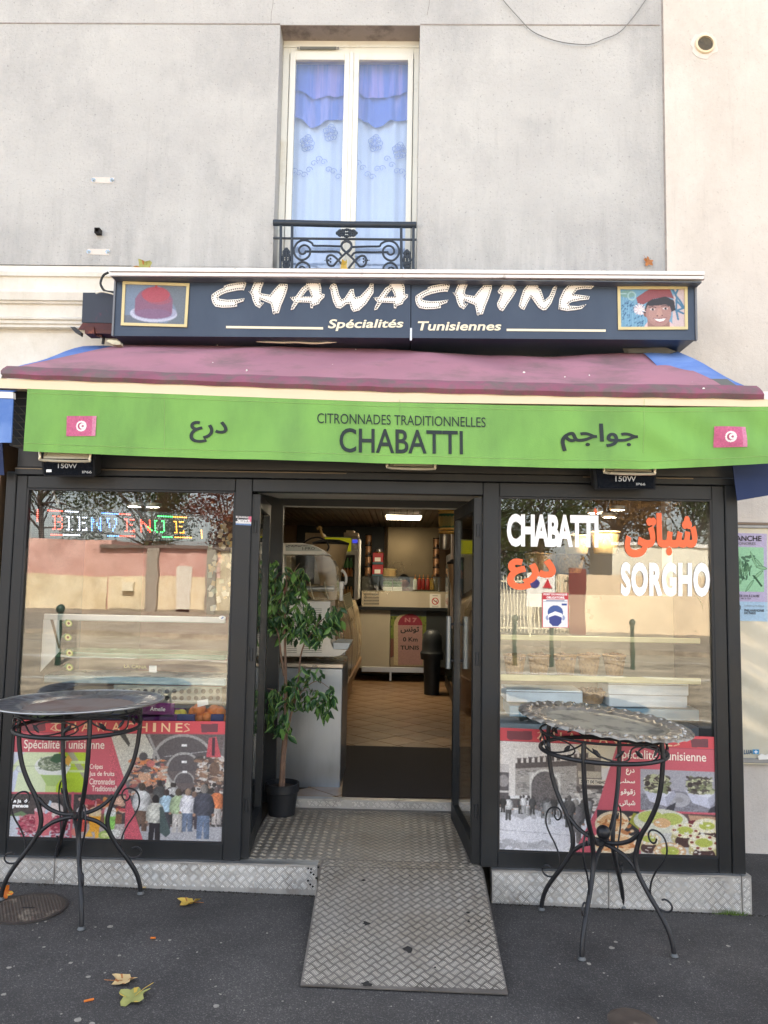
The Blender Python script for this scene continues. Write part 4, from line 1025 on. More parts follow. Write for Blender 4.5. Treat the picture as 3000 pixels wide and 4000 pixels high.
# ------------------------------------------------------------------ aluminium tread plate
def tread(name, org, u, v, W, H, m_sheet, m_bar, parent, th=.004, s=.036, inside=None, sheetname=None, gap=None):
    """a tread plate: sheet plus raised five-rib pattern; org = corner, u, v unit vectors"""
    org = Vector(org); u = Vector(u).normalized(); v = Vector(v).normalized(); n = u.cross(v)
    if inside is None: inside = lambda a, b: .002 < a < W-.002 and .002 < b < H-.002
    mb = MB(); c45 = sqrt(.5); K = int((W+H)/s)+3
    for i in range(-K, K):
        for j in range(-K, K):
            cp, cq = (i+.5)*s, (j+.5)*s
            ca, cb = (cp-cq)*c45, (cp+cq)*c45
            if not (-.03 < ca < W+.03 and -.03 < cb < H+.03): continue
            d1, d2 = ((c45, c45), (-c45, c45)) if (i+j) % 2 == 0 else ((-c45, c45), (c45, c45))
            for k in range(5):
                o_ = (k-2)*s*.19; a, b = ca+d2[0]*o_, cb+d2[1]*o_; L_ = s*.47; w_ = s*.042
                # shrink ribs that would cross the edge
                ok = [inside(a+d1[0]*t*L_, b+d1[1]*t*L_) for t in (-1, -.5, 0, .5, 1)]
                if not ok[2]: continue
                t0 = -1 if ok[0] else (-.5 if ok[1] else 0); t1 = 1 if ok[4] else (.5 if ok[3] else 0)
                if t1-t0 < .6: continue
                def pt(t, q, h): return org+u*(a+d1[0]*t*L_+d2[0]*q*w_)+v*(b+d1[1]*t*L_+d2[1]*q*w_)+n*h
                tm0, tm1 = t0+.35*(t1-t0), t0+.65*(t1-t0); e = .0002; h = s*.05
                mb.add([pt(t0, 0, e), pt(tm0, 1, e), pt(tm1, 1, e), pt(t1, 0, e), pt(tm1, -1, e), pt(tm0, -1, e), pt(tm0, 0, h), pt(tm1, 0, h)],
                       [(0, 6, 1), (1, 6, 7, 2), (2, 7, 3), (3, 7, 4), (4, 7, 6, 5), (5, 6, 0)])
    return tag(mb.build(name, m_bar, parent), kind='stuff')
pl = thing('shopfront_plinth', 'aluminium tread plate plinth running under the black shopfront', 'plinth', (0, FS-.03, 0))
segs = [(-2.8, -1.80), (-1.797, -.405), (.512, 1.117), (1.12, 1.805), (1.809, 1.857)]
for x0, x1 in segs:
    mb = MB(); zt = ZP; z0, z1 = gz(x0)-.02, gz(x1)-.02; yf = FS-.03
    mb.hexa([(x0, yf, zt), (x1, yf, zt), (x1, yf, z1), (x0, yf, z0), (x0, FS+.05, zt), (x1, FS+.05, zt), (x1, FS+.05, z1), (x0, FS+.05, z0)])
    seg_ = mb.build('tread_panel', M['tread'], pl)
    tread('tread_ribs', (x0, yf, gz(x0)), (1, 0, 0), (0, 0, 1), x1-x0, zt-gz(x0)-.004, None, M['treadbar'], seg_)
    mb = MB(); mb.box((x0, yf-.002, zt-.004), (x1, FS+.01, zt+.003)); mb.build('bright_edge', M['alu'], seg_)
# holes punched left of the ramp
mb = MB(); g = random.Random(8)
for px, py in ((1215, 3395), (1214, 3408), (1225, 3416), (1235, 3430), (1203, 3440), (1212, 3455), (1222, 3463), (1243, 3388), (1204, 3392)):
    p = at(px, py, FS-.0335); mb.lathe([(.0055, 0), (.0055, .001), (0, .001)], p, 8, (0, -1, 0))
tag(mb.build('punched_holes', M['dark'], pl), kind='stuff')
# platform in the doorway
pf = thing('entrance_platform', 'worn tread plate floor of the open doorway recess', 'platform', (-.2, -.4, ZP))
mb = MB(); mb.box((-.82, FS-.028, ZP-.06), (.455, .08, ZP-.001)); mb.build('plate', M['treadold'], pf)
tread('tread_ribs', (-.818, FS-.02, ZP-.001), (1, 0, 0), (0, 1, 0), 1.27, .98, None, M['treadbarold'], pf)
mb = MB(); mb.box((-.84, .07, ZP-.03), (.52, .13, ZP+.055)); th_ = mb.build('threshold', M['tread'], pf)
tread('tread_ribs', (-.83, .0695, ZP+.004), (1, 0, 0), (0, 0, 1), 1.33, .047, None, M['treadbar'], th_)
# ramp
rp_ = thing('ramp', 'aluminium tread plate ramp leading from the pavement up to the doorway', 'ramp', (.05, -1.3, .12))
A0, A1 = onz(1250, 3388, ZP+.006), onz(1888, 3399, ZP+.006); B0, B1 = ground(1173, 3859), ground(1984, 3894)
A0.y = A1.y = FS-.06; B0.z += .012; B1.z += .012
T0, T1 = onz(1257, 3362, ZP+.006), onz(1877, 3379, ZP+.006); T0.y = T1.y = FS+.05
u_ = (A1-A0).normalized(); vv = ((A0-B0)+(A1-B1)).normalized(); nn = u_.cross(vv).normalized(); vv = nn.cross(u_)
mb = MB(); mb.slab([B0, B1, A1, A0], nn, -.006); mb.slab([A0, A1, T1, T0], (0, 0, 1), -.006); mb.build('ramp_plate', M['treadold'], rp_)
Wr = (B1-B0).length; Lr = (A0-B0).length
def ins_r(a, b):
    t = b/((A0-B0).dot(vv)); 
    if not .004 < t < .99: return False
    l = (A0-B0).dot(u_)*t; r = (B1-B0).dot(u_)+(A1-B1).dot(u_)*t; return l+.004 < a < r-.004
O_ = B0+nn*.0004
tread('tread_ribs', O_, u_, vv, Wr+.05, Lr, None, M['treadbarold'], rp_, inside=ins_r)
tread('tread_ribs', A0+Vector((.004, .004, .0004)), (1, 0, 0), (0, 1, 0), (A1-A0).length-.01, .10, None, M['treadbarold'], rp_)

# dark scuffs and trodden marks on the ramp
mb = MB(); g = random.Random(15)
for px, py, r in ((1430, 3608, 15), (1596, 3710, 22), (1432, 3845, 18), (1828, 3566, 8), (1832, 3600, 6), (1345, 3648, 4), (1420, 3440, 10), (1600, 3420, 5), (1700, 3780, 5)):
    d = ray(px, py); p = CAM+d*((B0-CAM).dot(nn)/d.dot(nn)); p = p+nn*.0022; s_ = r/FPX*3.4; k = 11
    mb.slab([p+u_*(s_*g.uniform(.5, 1.25)*cos(2*pi*i/k))+vv*(s_*.9*g.uniform(.5, 1.2)*sin(2*pi*i/k)) for i in range(k)], -nn, .001)
tag(mb.build('trodden_gum', mat('black_gum', s8(40, 38, 36), .8), rp_), kind='stuff')
# ------------------------------------------------------------------ doors
def door(name, lb, hx, hy, ex, ey, inward, handle):
    """glass leaf from hinge (hx,hy) to free edge (ex,ey)"""
    t = thing(name, lb, 'door', (hx, hy, ZP)); a = Vector((hx, hy, 0)); b_ = Vector((ex, ey, 0)); d = (b_-a); Ld = d.length; d.normalize(); n = Vector((-d.y, d.x, 0))
    z0, z1 = ZP+.012, 2.215
    def bx(s0, s1, za, zb_, th, nm, m, off=0.):
        p = a+d*s0; q = a+d*s1; mb = MB(); A_ = [p-n*th/2+n*off, q-n*th/2+n*off, q+n*th/2+n*off, p+n*th/2+n*off]
        mb.add([(v.x, v.y, za) for v in A_]+[(v.x, v.y, zb_) for v in A_], [(0,3,2,1),(4,5,6,7),(0,1,5,4),(1,2,6,5),(2,3,7,6),(3,0,4,7)]); return mb.build(nm, m, t)
    bx(0, .055, z0, z1, .045, 'stile', M['black']); bx(Ld-.06, Ld, z0, z1, .045, 'stile', M['black'])
    bx(.056, Ld-.061, z0, z0+.10, .044, 'rail', M['black']); bx(.056, Ld-.061, z1-.07, z1, .044, 'rail', M['black'])
    bx(.056, Ld-.061, z0+.10, z1-.07, .006, 'door_glass', M['glass'])
    if handle:
        for s_ in (-1, 1):
            mb = MB(); p = a+d*(Ld-.045)+n*s_*.055
            mb.tube([(p.x, p.y, 1.20), (p.x, p.y, 1.53)], .017, 10); h = mb.build('handle', mat('pull_handle', s8(120, 126, 130), .35, .6), t, True)
            mb = MB()
            for z in (1.25, 1.48): mb.tube([(p.x, p.y, z), (p.x-n.x*s_*.05, p.y-n.y*s_*.05, z)], .009, 8)
            mb.build('handle_mount', M['mesh'], h, True)
    mb = MB()
    for z in (.5, 1.3, 2.0): mb.tube([(hx, hy, z), (hx, hy, z+.07)], .010, 8)
    mb.build('hinge', M['black'], t, True); return t, a, d, n
door('glass_door', 'right black framed glass door leaf opened inwards with a long pull handle', .432, FS+.02, .375, -.13, 1, True)
dl = door('glass_door', 'left black framed glass door leaf folded open against the doorway side', -.80, FS+.02, -.845, -.28, 1, False)
# inner frame of the doorway
inner = thing('inner_door_frame', 'dark inner frame round the passage into the shop', 'door frame', (0, .1, ZP))
mb = MB(); mb.box((-1.0, .09, ZP+.02), (-.80, .13, 2.34)); mb.build('jamb', M['black'], inner)
mb = MB(); mb.box((.53, .09, ZP+.02), (.62, .13, 2.34)); mb.build('jamb', M['black'], inner)
zh = at(1370, 1980, .10).z; mb = MB(); mb.box((-.80, .085, zh), (.53, .13, zh+.2)); mb.build('lintel', M['black'], inner)
mb = MB(); mb.box((-.80, .083, zh-.008), (.53, .12, zh-.002)); mb.build('lintel_edge', M['silver_print'], inner)
# partition walls beside the doorway recess stay open glass: display windows show the shop

# locksmith sticker
I = Ink(60, 40, (.16, .16, .20)); I.rect(0, 0, 1, .2, (.9, .88, .88)); I.rect(.8, 0, 1, 1, (.85, .45, .55)); I.rect(0, .6, 1, .82, (.88, .88, .88)); I.rect(0, .82, 1, 1, (.36, .5, .7)); I.noise(.1, 1, seed=2)
st = thing('sticker', 'small black white and pink locksmith sticker on the frame post left of the door', 'sticker', at(950, 2035, FS))
f = pxq((921, 2050), (981, 2053), (922, 2015), (983, 2018), FS, .003); I.lay('sticker_print', f, M['print'], st)
text_on('Serrurerie', pxq((928, 2037), (976, 2038), (928, 2026), (976, 2027), FS, .005), M['vinyl_white'], st, off=.03)
text_on('06 70 33 45', pxq((928, 2021), (970, 2022), (928, 2015), (970, 2016), FS, .005), M['ink_black'], st, off=.02)

# ------------------------------------------------------------------ posters in the lower windows
YP = FS+.010
def crowd(I, P_):
    for k_, (u, v, h, cs_, cl, hair) in enumerate(P_):
        h *= .86 if h > .3 else 1
        w_ = h*.088; j = .75+.5*((k_*37) % 10)/10
        L1 = I.inside([(u-w_*.8, v), (u-w_*.75, v-h*.5), (u+w_*.75, v-h*.5), (u+w_*(.5+.3*j), v), (u+w_*.1, v), (u, v-h*.33), (u-w_*.2, v)]); I.m(L1, cl)
        T = I.inside([(u-w_*1.2, v-h*.47), (u-w_*1.25, v-h*.6), (u-w_*1.05, v-h*.77), (u-w_*.45, v-h*.845), (u+w_*.45, v-h*.845), (u+w_*1.0, v-h*.78), (u+w_*1.3, v-h*.62), (u+w_*1.2, v-h*.47), (u+w_*.85, v-h*.42), (u-w_*.85, v-h*.43)]); I.m(T, cs_)
        I.round_(L1, u, w_*1.1, .45, k_); I.round_(T, u, w_*1.3, .4, k_)
        for sx in (-1, 1): I.line([(u+sx*w_*.95, v-h*.72), (u+sx*w_*.98, v-h*.5)], .0016, tuple(c*.62 for c in cs_), .7); I.ell(u+sx*w_*1.12, v-h*.44, w_*.2, h*.03, (.62, .48, .40))
        H = (((I.U-u)/(w_*.46))**2+((I.V-(v-h*.925))/(h*.085))**2 < 1); I.m(H, hair); I.round_(H, u-w_*.1, w_*.6, .3, k_)
pinkred = (.80, .34, .40); bandred = (.84, .27, .31)
I = Ink(440, 252, pinkred); g = random.Random(1)
# market photograph
b0 = lambda v: .46+(v-.11)*.195
I.rect(.46, .11, 1, 1, (.45, .43, .43)); I.specks(1500, (.46, .3, 1, .95), [(.2, .19, .19), (.32, .3, .3), (.55, .53, .5), (.7, .68, .66), (.14, .13, .14), (.5, .38, .34)], (.003, .010), 3)
I.poly([(.46, .1), (.64, .1), (.80, .62), (.6, .45), (.5, .55)], (.80, .79, .74)); I.poly([(.5, .11), (.53, .11), (.555, .19), (.55, .22)], (.25, .25, .24))
I.poly([(.62, .1), (1, .1), (.97, .45), (.9, .62), (.82, .62), (.72, .42)], (.38, .34, .34))
for cu, cv, ru, rv, t in ((.805, .33, .145, .22, .10), (.81, .42, .085, .16, .12), (.815, .52, .05, .10, .14)):
    I.m((((I.U-cu)/ru)**2+((I.V-cv)/rv)**2 < 1) & (I.V < cv), (.33, .31, .32)); I.ring(cu, cv, ru, rv, t, (.62, .61, .60), 1, True)
I.line([(.64, .12), (.72, .42), (.79, .6)], .012, (.62, .61, .60)); I.line([(.95, .3), (.90, .5), (.86, .6)], .010, (.62, .61, .60)); I.line([(.72, .30), (.93, .25)], .003, (.7, .7, .7))
for u, v in ((.81, .205), (.812, .345), (.816, .425)): I.rect(u-.012, v-.01, u+.012, v+.01, (.95, .95, .95))
I.specks(420, (.57, .33, .72, .66), [(.75, .55, .45), (.65, .35, .33), (.25, .24, .26), (.8, .78, .74), (.85, .5, .3), (.35, .34, .36)], (.004, .014), 4)
I.specks(420, (.88, .3, .995, .7), [(.7, .62, .55), (.82, .8, .78), (.35, .28, .26), (.55, .42, .34), (.25, .24, .24)], (.004, .013), 6)
I.ell(.955, .40, .025, .06, (.42, .33, .28)); I.poly([(.925, .14), (.96, .13), (.985, .3), (.915, .3)], (.75, .30, .34)); I.rect(.94, .14, .955, .29, (.25, .15, .2)); I.ell(.62, .30, .02, .035, (.30, .29, .3)); I.ell(.63, .47, .03, .03, (.80, .62, .50)); I.ell(.655, .36, .02, .03, (.75, .42, .40))
I.rect(.5, .88, 1, 1, (.66, .66, .68)); 
g2 = random.Random(44); crowd(I, [(g2.uniform(.6, .99), g2.uniform(.74, .82), g2.uniform(.14, .24), (q_, q_, q_), (q_*.6, q_*.6, q_*.6), (.2, .18, .18)) for q_ in [g2.choice((.2, .3, .45, .7, .25)) for _ in range(60)]])
crowd(I, [(.70, .80, .30, (.3, .3, .3), (.2, .2, .2), (.2, .18, .18)), (.66, .84, .32, (.45, .42, .4), (.3, .28, .3), (.25, .2, .2)), (.75, .86, .34, (.24, .24, .26), (.2, .2, .2), (.85, .85, .85)), (.865, .9, .36, (.42, .40, .44), (.25, .22, .25), (.5, .4, .35)), (.97, .86, .36, (.85, .48, .30), (.75, .72, .70), (.35, .3, .3)), (.62, .92, .46, (.88, .88, .88), (.45, .35, .3), (.3, .25, .22)), (.735, .90, .38, (.68, .80, .88), (.25, .25, .28), (.25, .2, .2)), (.79, .93, .42, (.66, .74, .58), (.78, .76, .74), (.3, .26, .22)), (.835, .92, .41, (.90, .90, .93), (.42, .48, .58), (.6, .5, .42)), (.685, 1.02, .46, (.84, .84, .80), (.14, .13, .15), (.12, .11, .12)), (.91, .98, .52, (.27, .28, .33), (.40, .47, .58), (.5, .48, .46))])
I.poly([(.705, .72), (.72, .72), (.76, .93), (.74, .97), (.71, .93)], (.26, .32, .32))
I.a[:] = np.where((I.U < .46+(I.V-.11)*.195)[..., None], np.array(pinkred), I.a)
# drink
I.rect(.0, .27, .355, .61, (.86, .91, .74)); I.poly([(.22, .27), (.355, .27), (.355, .61), (.2, .61)], (.72, .84, .18)); I.poly([(0, .40), (.06, .27), (0, .27)], (.84, .86, .92)); I.poly([(0, .45), (.04, .38), (.02, .61), (0, .61)], (.82, .86, .94))
I.poly([(.26, .27), (.29, .27), (.355, .44), (.355, .52)], (.66, .66, .55)); I.rect(.28, .34, .355, .365, (.82, .9, .6)); I.rect(.27, .415, .355, .435, (.82, .9, .6))
I.poly([(.115, .38), (.275, .38), (.235, .49), (.215, .53), (.215, .61), (.165, .61), (.165, .53), (.145, .47)], (.78, .87, .55)); I.ell(.195, .385, .085, .085, (.92, .94, .92)); I.poly([(.115, .40), (.275, .40), (.262, .45), (.2, .48), (.13, .45)], (.90, .92, .90)); I.poly([(.14, .46), (.25, .46), (.215, .55), (.175, .55)], (.66, .78, .45))
I.ell(.195, .365, .07, .062, (.42, .48, .38)); I.specks(170, (.135, .32, .255, .41), [(.66, .70, .60), (.32, .38, .3), (.8, .82, .76)], (.002, .005), 8)
I.poly([(.18, .34), (.2, .285), (.235, .28), (.26, .31), (.24, .35), (.21, .36)], (.16, .32, .20)); I.poly([(.245, .35), (.265, .29), (.285, .33), (.27, .385)], (.93, .70, .28)); I.ell(.045, .41, .022, .032, (.74, .76, .82)); I.ell(.045, .41, .016, .022, (.86, .90, .86)); I.rect(0, .385, .355, .388, (.6, .66, .5))
# pomegranate
I.rect(.0, .615, .56, 1, (.28, .25, .25)); I.noise(.12, 3, (I.V > .615) & (I.U < .56), 7)
I.rect(0, .80, .295, 1, (.78, .80, .84)); I.poly([(0, .8), (.06, .76), (.1, .8)], (.42, .52, .36)); I.ell(.21, .76, .05, .07, (.90, .84, .82)); I.ell(.155, .70, .02, .02, (.3, .2, .2))
I.ell(.105, .86, .055, .075, (.70, .38, .42)); I.ell(.24, .87, .045, .07, (.55, .2, .28)); I.specks(330, (.05, .8, .29, .99), [(.75, .32, .40), (.62, .16, .26), (.88, .6, .62), (.5, .12, .2)], (.003, .006), 9)
I.poly([(.12, .75), (.205, .75), (.195, .96), (.135, .96)], (.84, .42, .46)); I.ell(.163, .75, .043, .025, (.90, .78, .80)); I.poly([(.12, .66), (.13, .66), (.15, .78), (.14, .78)], (.76, .84, .92)); I.poly([(.19, .67), (.2, .68), (.18, .78), (.17, .78)], (.76, .84, .92))
# juices
I.rect(.302, .86, .545, 1, (.70, .66, .66)); I.rect(.29, .6, .302, 1, pinkred); I.rect(.32, .78, .53, .86, (.50, .34, .26)); I.specks(36, (.33, .66, .54, .78), [(.82, .3, .34), (.88, .55, .3), (.9, .7, .6), (.55, .2, .2), (.85, .4, .45)], (.010, .018), 10)
for u, c, c2 in ((.345, (.84, .30, .26), (.93, .9, .9)), (.405, (.96, .66, .18), (.95, .86, .7)), (.475, (.55, .82, .38), (.9, .92, .92))):
    I.poly([(u-.028, .76), (u+.028, .76), (u+.022, .93), (u-.022, .93)], c); I.ell(u, .76, .028, .04, c2, .85); I.line([(u+.002, .68), (u-.002, .78)], .005, (.9, .7, .74)); I.rect(u-.028, .76, u+.028, .80, c2, .7)
I.ell(.32, .93, .022, .035, (.88, .5, .45)); I.poly([(.36, .97), (.385, .90), (.40, .97)], (.97, .72, .26)); I.poly([(.405, .90), (.445, .96), (.41, .985)], (.97, .70, .24)); I.ell(.455, .955, .03, .035, (.62, .74, .36)); I.ell(.455, .955, .018, .02, (.84, .88, .6)); I.ell(.50, .94, .028, .035, (.86, .86, .84))
I.a[:] = np.where(((I.U < .46+(I.V-.11)*.195) & (I.U > .545))[..., None], np.array(pinkred), I.a)
I.rect(0, .605, .5, .618, pinkred)
def band(I):
    I.rect(0, 0, 1, .11, bandred); I.rect(0, .104, 1, .11, (.70, .28, .34))
    I.poly([(.035, .025), (.15, .02), (.152, .085), (.145, .093), (.045, .098), (.035, .085)], (.48, .22, .26)); I.poly([(.885, .025), (.965, .02), (.967, .09), (.89, .095)], (.42, .22, .26))
    for u, s in ((.19, 1), (.82, -1)): I.line([(u, .02), (u+s*.01, .035), (u, .05), (u-s*.012, .075), (u+s*.012, .09)], .005, (.94, .74, .60)); I.line([(u-.012, .03), (u, .022), (u+.012, .03)], .004, (.94, .74, .6))
I.blur(1); I.grain((.46, .11, 1, 1), .10); I.grain((0, .27, .355, .61), .025); I.grain((0, .615, .56, 1), .07); band(I); I.noise(.02, 1, seed=4); I.fade(.10)
pw = thing('window_poster', 'red poster behind the left pane with drinks and a covered market crowd', 'poster', at(460, 3280, YP))
fL = pxq((27, 3281), (868, 3287), (55, 2812), (880, 2818), YP); I.lay('poster_print', fL, M['print'], pw)
def sub(f, u0, u1, v0, v1, d=.002, dv=0.): return lambda u, v: f(u0+(u1-u0)*u, 1-(v1+(v0-v1)*v)+dv*u)+Vector((0, -d, 0))
M['poster_txt'] = mat('poster_lettering', s8(240, 226, 214), .5); M['poster_line'] = mat('poster_outline_lettering', s8(238, 200, 160), .5)
def ptext(f, pw, body, u0, u1, v0, v1, off=.0, m='poster_txt', **k): return text_on(body, sub(f, u0, u1, v0, v1), M[m], pw, off=off, **k)
def letters(f, pw, u0, u1, v0, v1):
    ws = [.9, .95, 1, 1.25, 1, .9, .95, .35, 1, .8]; tot = sum(ws)+.62*9; x = 0
    for ch, w_ in zip('CHAWACHINE', ws): text_on(ch, sub(f, u0+(u1-u0)*x/tot, u0+(u1-u0)*(x+w_)/tot, v0, v1), M['poster_line'], pw, off=.012, res=3); x += w_+.62
letters(fL, pw, .195, .80, .016, .092)
ptext(fL, pw, 'Spécialité Tunisienne', .055, .435, .165, .262, .01)
for b_, u1, v0, v1 in (('• Crêpes', .432, .365, .41), ('• Jus de fruits', .488, .425, .468), ('• Citronnades', .492, .485, .528), ('Traditionnelles', .522, .545, .585)): ptext(fL, pw, b_, .357 if b_[0] == '•' else .385, u1, v0, v1+.008, .012, res=3)
ptext(fL, pw, 'Le jus de', .012, .095, .66, .70, .045, 'vinyl_white', res=3); ptext(fL, pw, 'grenade', .010, .092, .70, .74, .045, 'vinyl_white', res=3)

# right poster
I = Ink(440, 252, pinkred)
I.rect(0, .1, .6, 1, (.90, .88, .86)); I.poly([(.35, .1), (.56, .1), (.5, .3), (.4, .3)], (.90, .86, .76))
wallc = (.66, .64, .62)
I.poly([(.075, .30), (.36, .255), (.36, .62), (.075, .66)], wallc); I.poly([(.075, .29), (.42, .235), (.42, .28), (.075, .335)], (.34, .31, .31))
for k in range(13): u = .085+k*.026; v = .262-k*.0055; I.rect(u, v-.012, u+.014, v+.03, (.30, .27, .27)); I.rect(u-.003, v-.016, u+.017, v-.006, (.45, .42, .42))
g = random.Random(6)
for k in range(150):
    u, v = g.uniform(.08, .37), g.uniform(.34, .62); c = g.uniform(.5, .82); I.rect(u, v, u+g.uniform(.01, .02), v+g.uniform(.012, .024), (c, c*.98, c*.96), .8); I.rect(u, v, u+.015, v+.003, (.4, .38, .37))
I.rect(.14, .36, .285, .64, (.80, .79, .77)); I.m(((((I.U-.212)/.062)**2+((I.V-.47)/.12)**2 < 1) | ((abs(I.U-.212) < .062) & (I.V > .47) & (I.V < .68))), (.40, .38, .38)); I.ring(.212, .47, .072, .14, .12, (.86, .85, .83), 1, True); I.noise(.12, 2, (abs(I.U-.212) < .06) & (I.V > .36) & (I.V < .66), 5)
I.rect(0, .36, .045, .66, (.35, .33, .34)); I.ell(.02, .44, .025, .05, (.6, .58, .58)); I.rect(0, .30, .045, .37, (.8, .78, .77)); I.rect(0, .52, .045, .535, (.85, .84, .83))
I.poly([(.36, .22), (.47, .22), (.48, .62), (.36, .62)], (.50, .46, .43)); I.rect(.365, .335, .47, .385, (.74, .70, .62)); I.rect(.37, .395, .50, .44, (.90, .86, .78)); I.rect(.38, .45, .49, .475, (.22, .2, .2)); I.rect(.39, .24, .44, .33, (.36, .33, .30)); I.specks(90, (.36, .48, .5, .68), [(.85, .83, .8), (.3, .28, .28), (.6, .58, .56)], (.006, .016), 6)
I.poly([(.05, .56), (.13, .55), (.14, .575), (.04, .585)], (.92, .92, .92)); I.rect(.05, .585, .13, .66, (.36, .34, .34)); I.poly([(.28, .57), (.37, .56), (.38, .6), (.28, .6)], (.9, .9, .9))
I.rect(0, .69, .5, 1, (.90, .90, .93)); I.specks(80, (0, .68, .42, .72), [(.7, .7, .72), (.8, .8, .82)], (.005, .02), 3); I.line([(0, .84), (.38, .87)], .003, (.72, .72, .76)); I.specks(130, (0, .93, .26, .98), [(.78, .78, .8), (.68, .68, .7)], (.004, .012), 12)
P_ = []
for k in range(30): u = g.uniform(.10, .42); c = g.choice([.25, .4, .8, .88, .6, .3]); P_.append((u, .72+g.uniform(-.02, .015), .15, (c, c, c*1.01), (c*.8, c*.8, c*.8), (.3, .28, .28)))
crowd(I, P_); crowd(I, [(.045, .76, .2, (.88, .88, .88), (.3, .3, .3), (.3, .3, .3)), (.225, .78, .21, (.62, .62, .62), (.75, .75, .75), (.35, .35, .35)), (.02, .70, .14, (.2, .2, .2), (.2, .2, .2), (.3, .3, .3)), (.355, .93, .42, (.5, .48, .48), (.45, .43, .43), (.6, .58, .56)), (.325, .80, .26, (.34, .33, .33), (.3, .3, .3), (.4, .38, .38))])
wedge = [(.545, .10), (1, .10), (1, 1), (.35, 1), (.455, .62)]
W_ = I.inside(wedge); I.m(W_, pinkred)
I.rect(.652, .295, 1, .635, (.64, .64, .68)); I.poly([(.652, .5), (.8, .46), (1, .5), (1, .635), (.652, .635)], (.50, .50, .54)); I.noise(.10, 2, (I.U > .652) & (I.V > .5) & (I.V < .635), 3); I.ell(.83, .54, .05, .06, (.66, .66, .69)); I.ell(.83, .54, .02, .025, (.58, .58, .6))
for u0 in (.665, .86):
    I.poly([(u0, .46), (u0+.05, .42), (u0+.125, .46), (u0+.14, .50), (u0+.11, .60), (u0+.03, .56)], (.86, .87, .92)); I.poly([(u0, .46), (u0+.1, .52), (u0+.11, .60), (u0+.03, .56)], (.78, .79, .86)); I.poly([(u0+.10, .52), (u0+.14, .46), (u0+.15, .5), (u0+.11, .60)], (.66, .67, .74))
    I.ell(u0+.065, .415, .058, .075, (.58, .58, .46)); I.specks(130, (u0+.01, .345, u0+.12, .48), [(.86, .86, .74), (.45, .48, .34), (.3, .28, .26), (.70, .72, .56), (.2, .16, .16)], (.004, .010), int(u0*99)); I.ell(u0+.02, .41, .012, .022, (.2, .17, .17))
    I.poly([(u0+.11, .60), (u0+.15, .56), (u0+.14, .63), (u0+.1, .635)], (.20, .20, .23))
I.rect(.452, .645, .645, 1, (.16, .15, .17)); I.ell(.52, .75, .075, .10, (.93, .84, .70), 1, .3); I.ell(.52, .745, .055, .07, (.86, .62, .38), .8, .3); I.ell(.53, .92, .11, .10, (.94, .86, .74)); I.ell(.53, .915, .09, .075, (.88, .66, .44), .8); I.specks(90, (.46, .68, .62, .98), [(.70, .40, .20), (.95, .86, .7), (.8, .5, .28)], (.003, .010), 14); I.poly([(.62, .66), (.645, .67), (.645, .8), (.60, .74)], (.6, .6, .2))
I.rect(.645, .645, .652, 1, pinkred); I.rect(.652, .65, 1, 1, (.78, .78, .76)); I.rect(.652, .65, 1, .72, (.36, .26, .26)); I.poly([(.87, .66), (1, .67), (1, .73), (.88, .72)], (.72, .56, .45)); I.poly([(.84, .72), (.9, .70), (.93, .78), (.86, .77)], (.40, .12, .16))
def bowl(u, v, r, top=(.90, .87, .72), gr_=(.68, .72, .30), nuts=0):
    I.ell(u, v+r*.9, r*.98, r*1.25, (.74, .70, .48)); I.ell(u, v+r*1.35, r*.7, r*.8, (.26, .17, .16)); I.ell(u, v, r, r*.95, top); I.ell(u, v, r*.55, r*.5, gr_)
    for k in range(12):
        a = k*pi/6; c = (.93, .90, .82) if (k % 2 or not nuts) else (.50, .20, .16); I.ell(u+.76*r*cos(a), v+.72*r*sin(a), r*.12, r*.14, c)
I.ell(.745, .72, .125, .10, (.84, .84, .76)); I.ell(.70, .69, .06, .05, (.72, .76, .38)); I.ell(.79, .70, .055, .05, (.70, .74, .36)); I.ell(.75, .735, .04, .04, (.86, .68, .48))
bowl(.955, .745, .065); bowl(.855, .79, .065, nuts=1); bowl(.69, .87, .055, (.86, .76, .6)); bowl(.94, .885, .072, nuts=1); bowl(.785, .965, .075, (.82, .66, .48)); I.specks(60, (.66, .72, .99, .99), [(.95, .94, .9), (.9, .9, .86)], (.003, .006), 2)
I.blur(1); I.grain((0, .11, .46, 1), .07); I.grain((.452, .64, 1, 1), .07); I.grain((.652, .295, 1, .635), .05); band(I); I.noise(.02, 1, seed=6); I.fade(.10)
pw2 = thing('window_poster', 'red poster behind the right pane with an old city gate and dessert bowls', 'poster', at(2370, 3340, YP))
fR = pxq((1946, 3317), (2802, 3349), (1952, 2842), (2795, 2879), YP); I.lay('poster_print', fR, M['print'], pw2)
letters(fR, pw2, .185, .80, .018, .094); ptext(fR, pw2, 'Spécialité Tunisienne', .545, .955, .135, .235, .01)
ptext(fR, pw2, '\uFEC9\uFEAD\uFEA9', .585, .625, .295, .35, .03, res=3); ptext(fR, pw2, '\uFE90\uFEE0\uFEA4\uFEB3', .548, .627, .38, .425, .03, res=3); ptext(fR, pw2, '\uFEEE\uFED7\uFEEE\uFED7\uFEAF', .56, .628, .465, .52, .03, res=3); ptext(fR, pw2, '\uFEF0\uFE97\uFE8E\uFE92\uFEB7', .555, .628, .555, .61, .03, res=3)
ptext(fR, pw2, 'DEBIT DE TABAC', .378, .49, .405, .432, .015, 'ink_black', res=2)
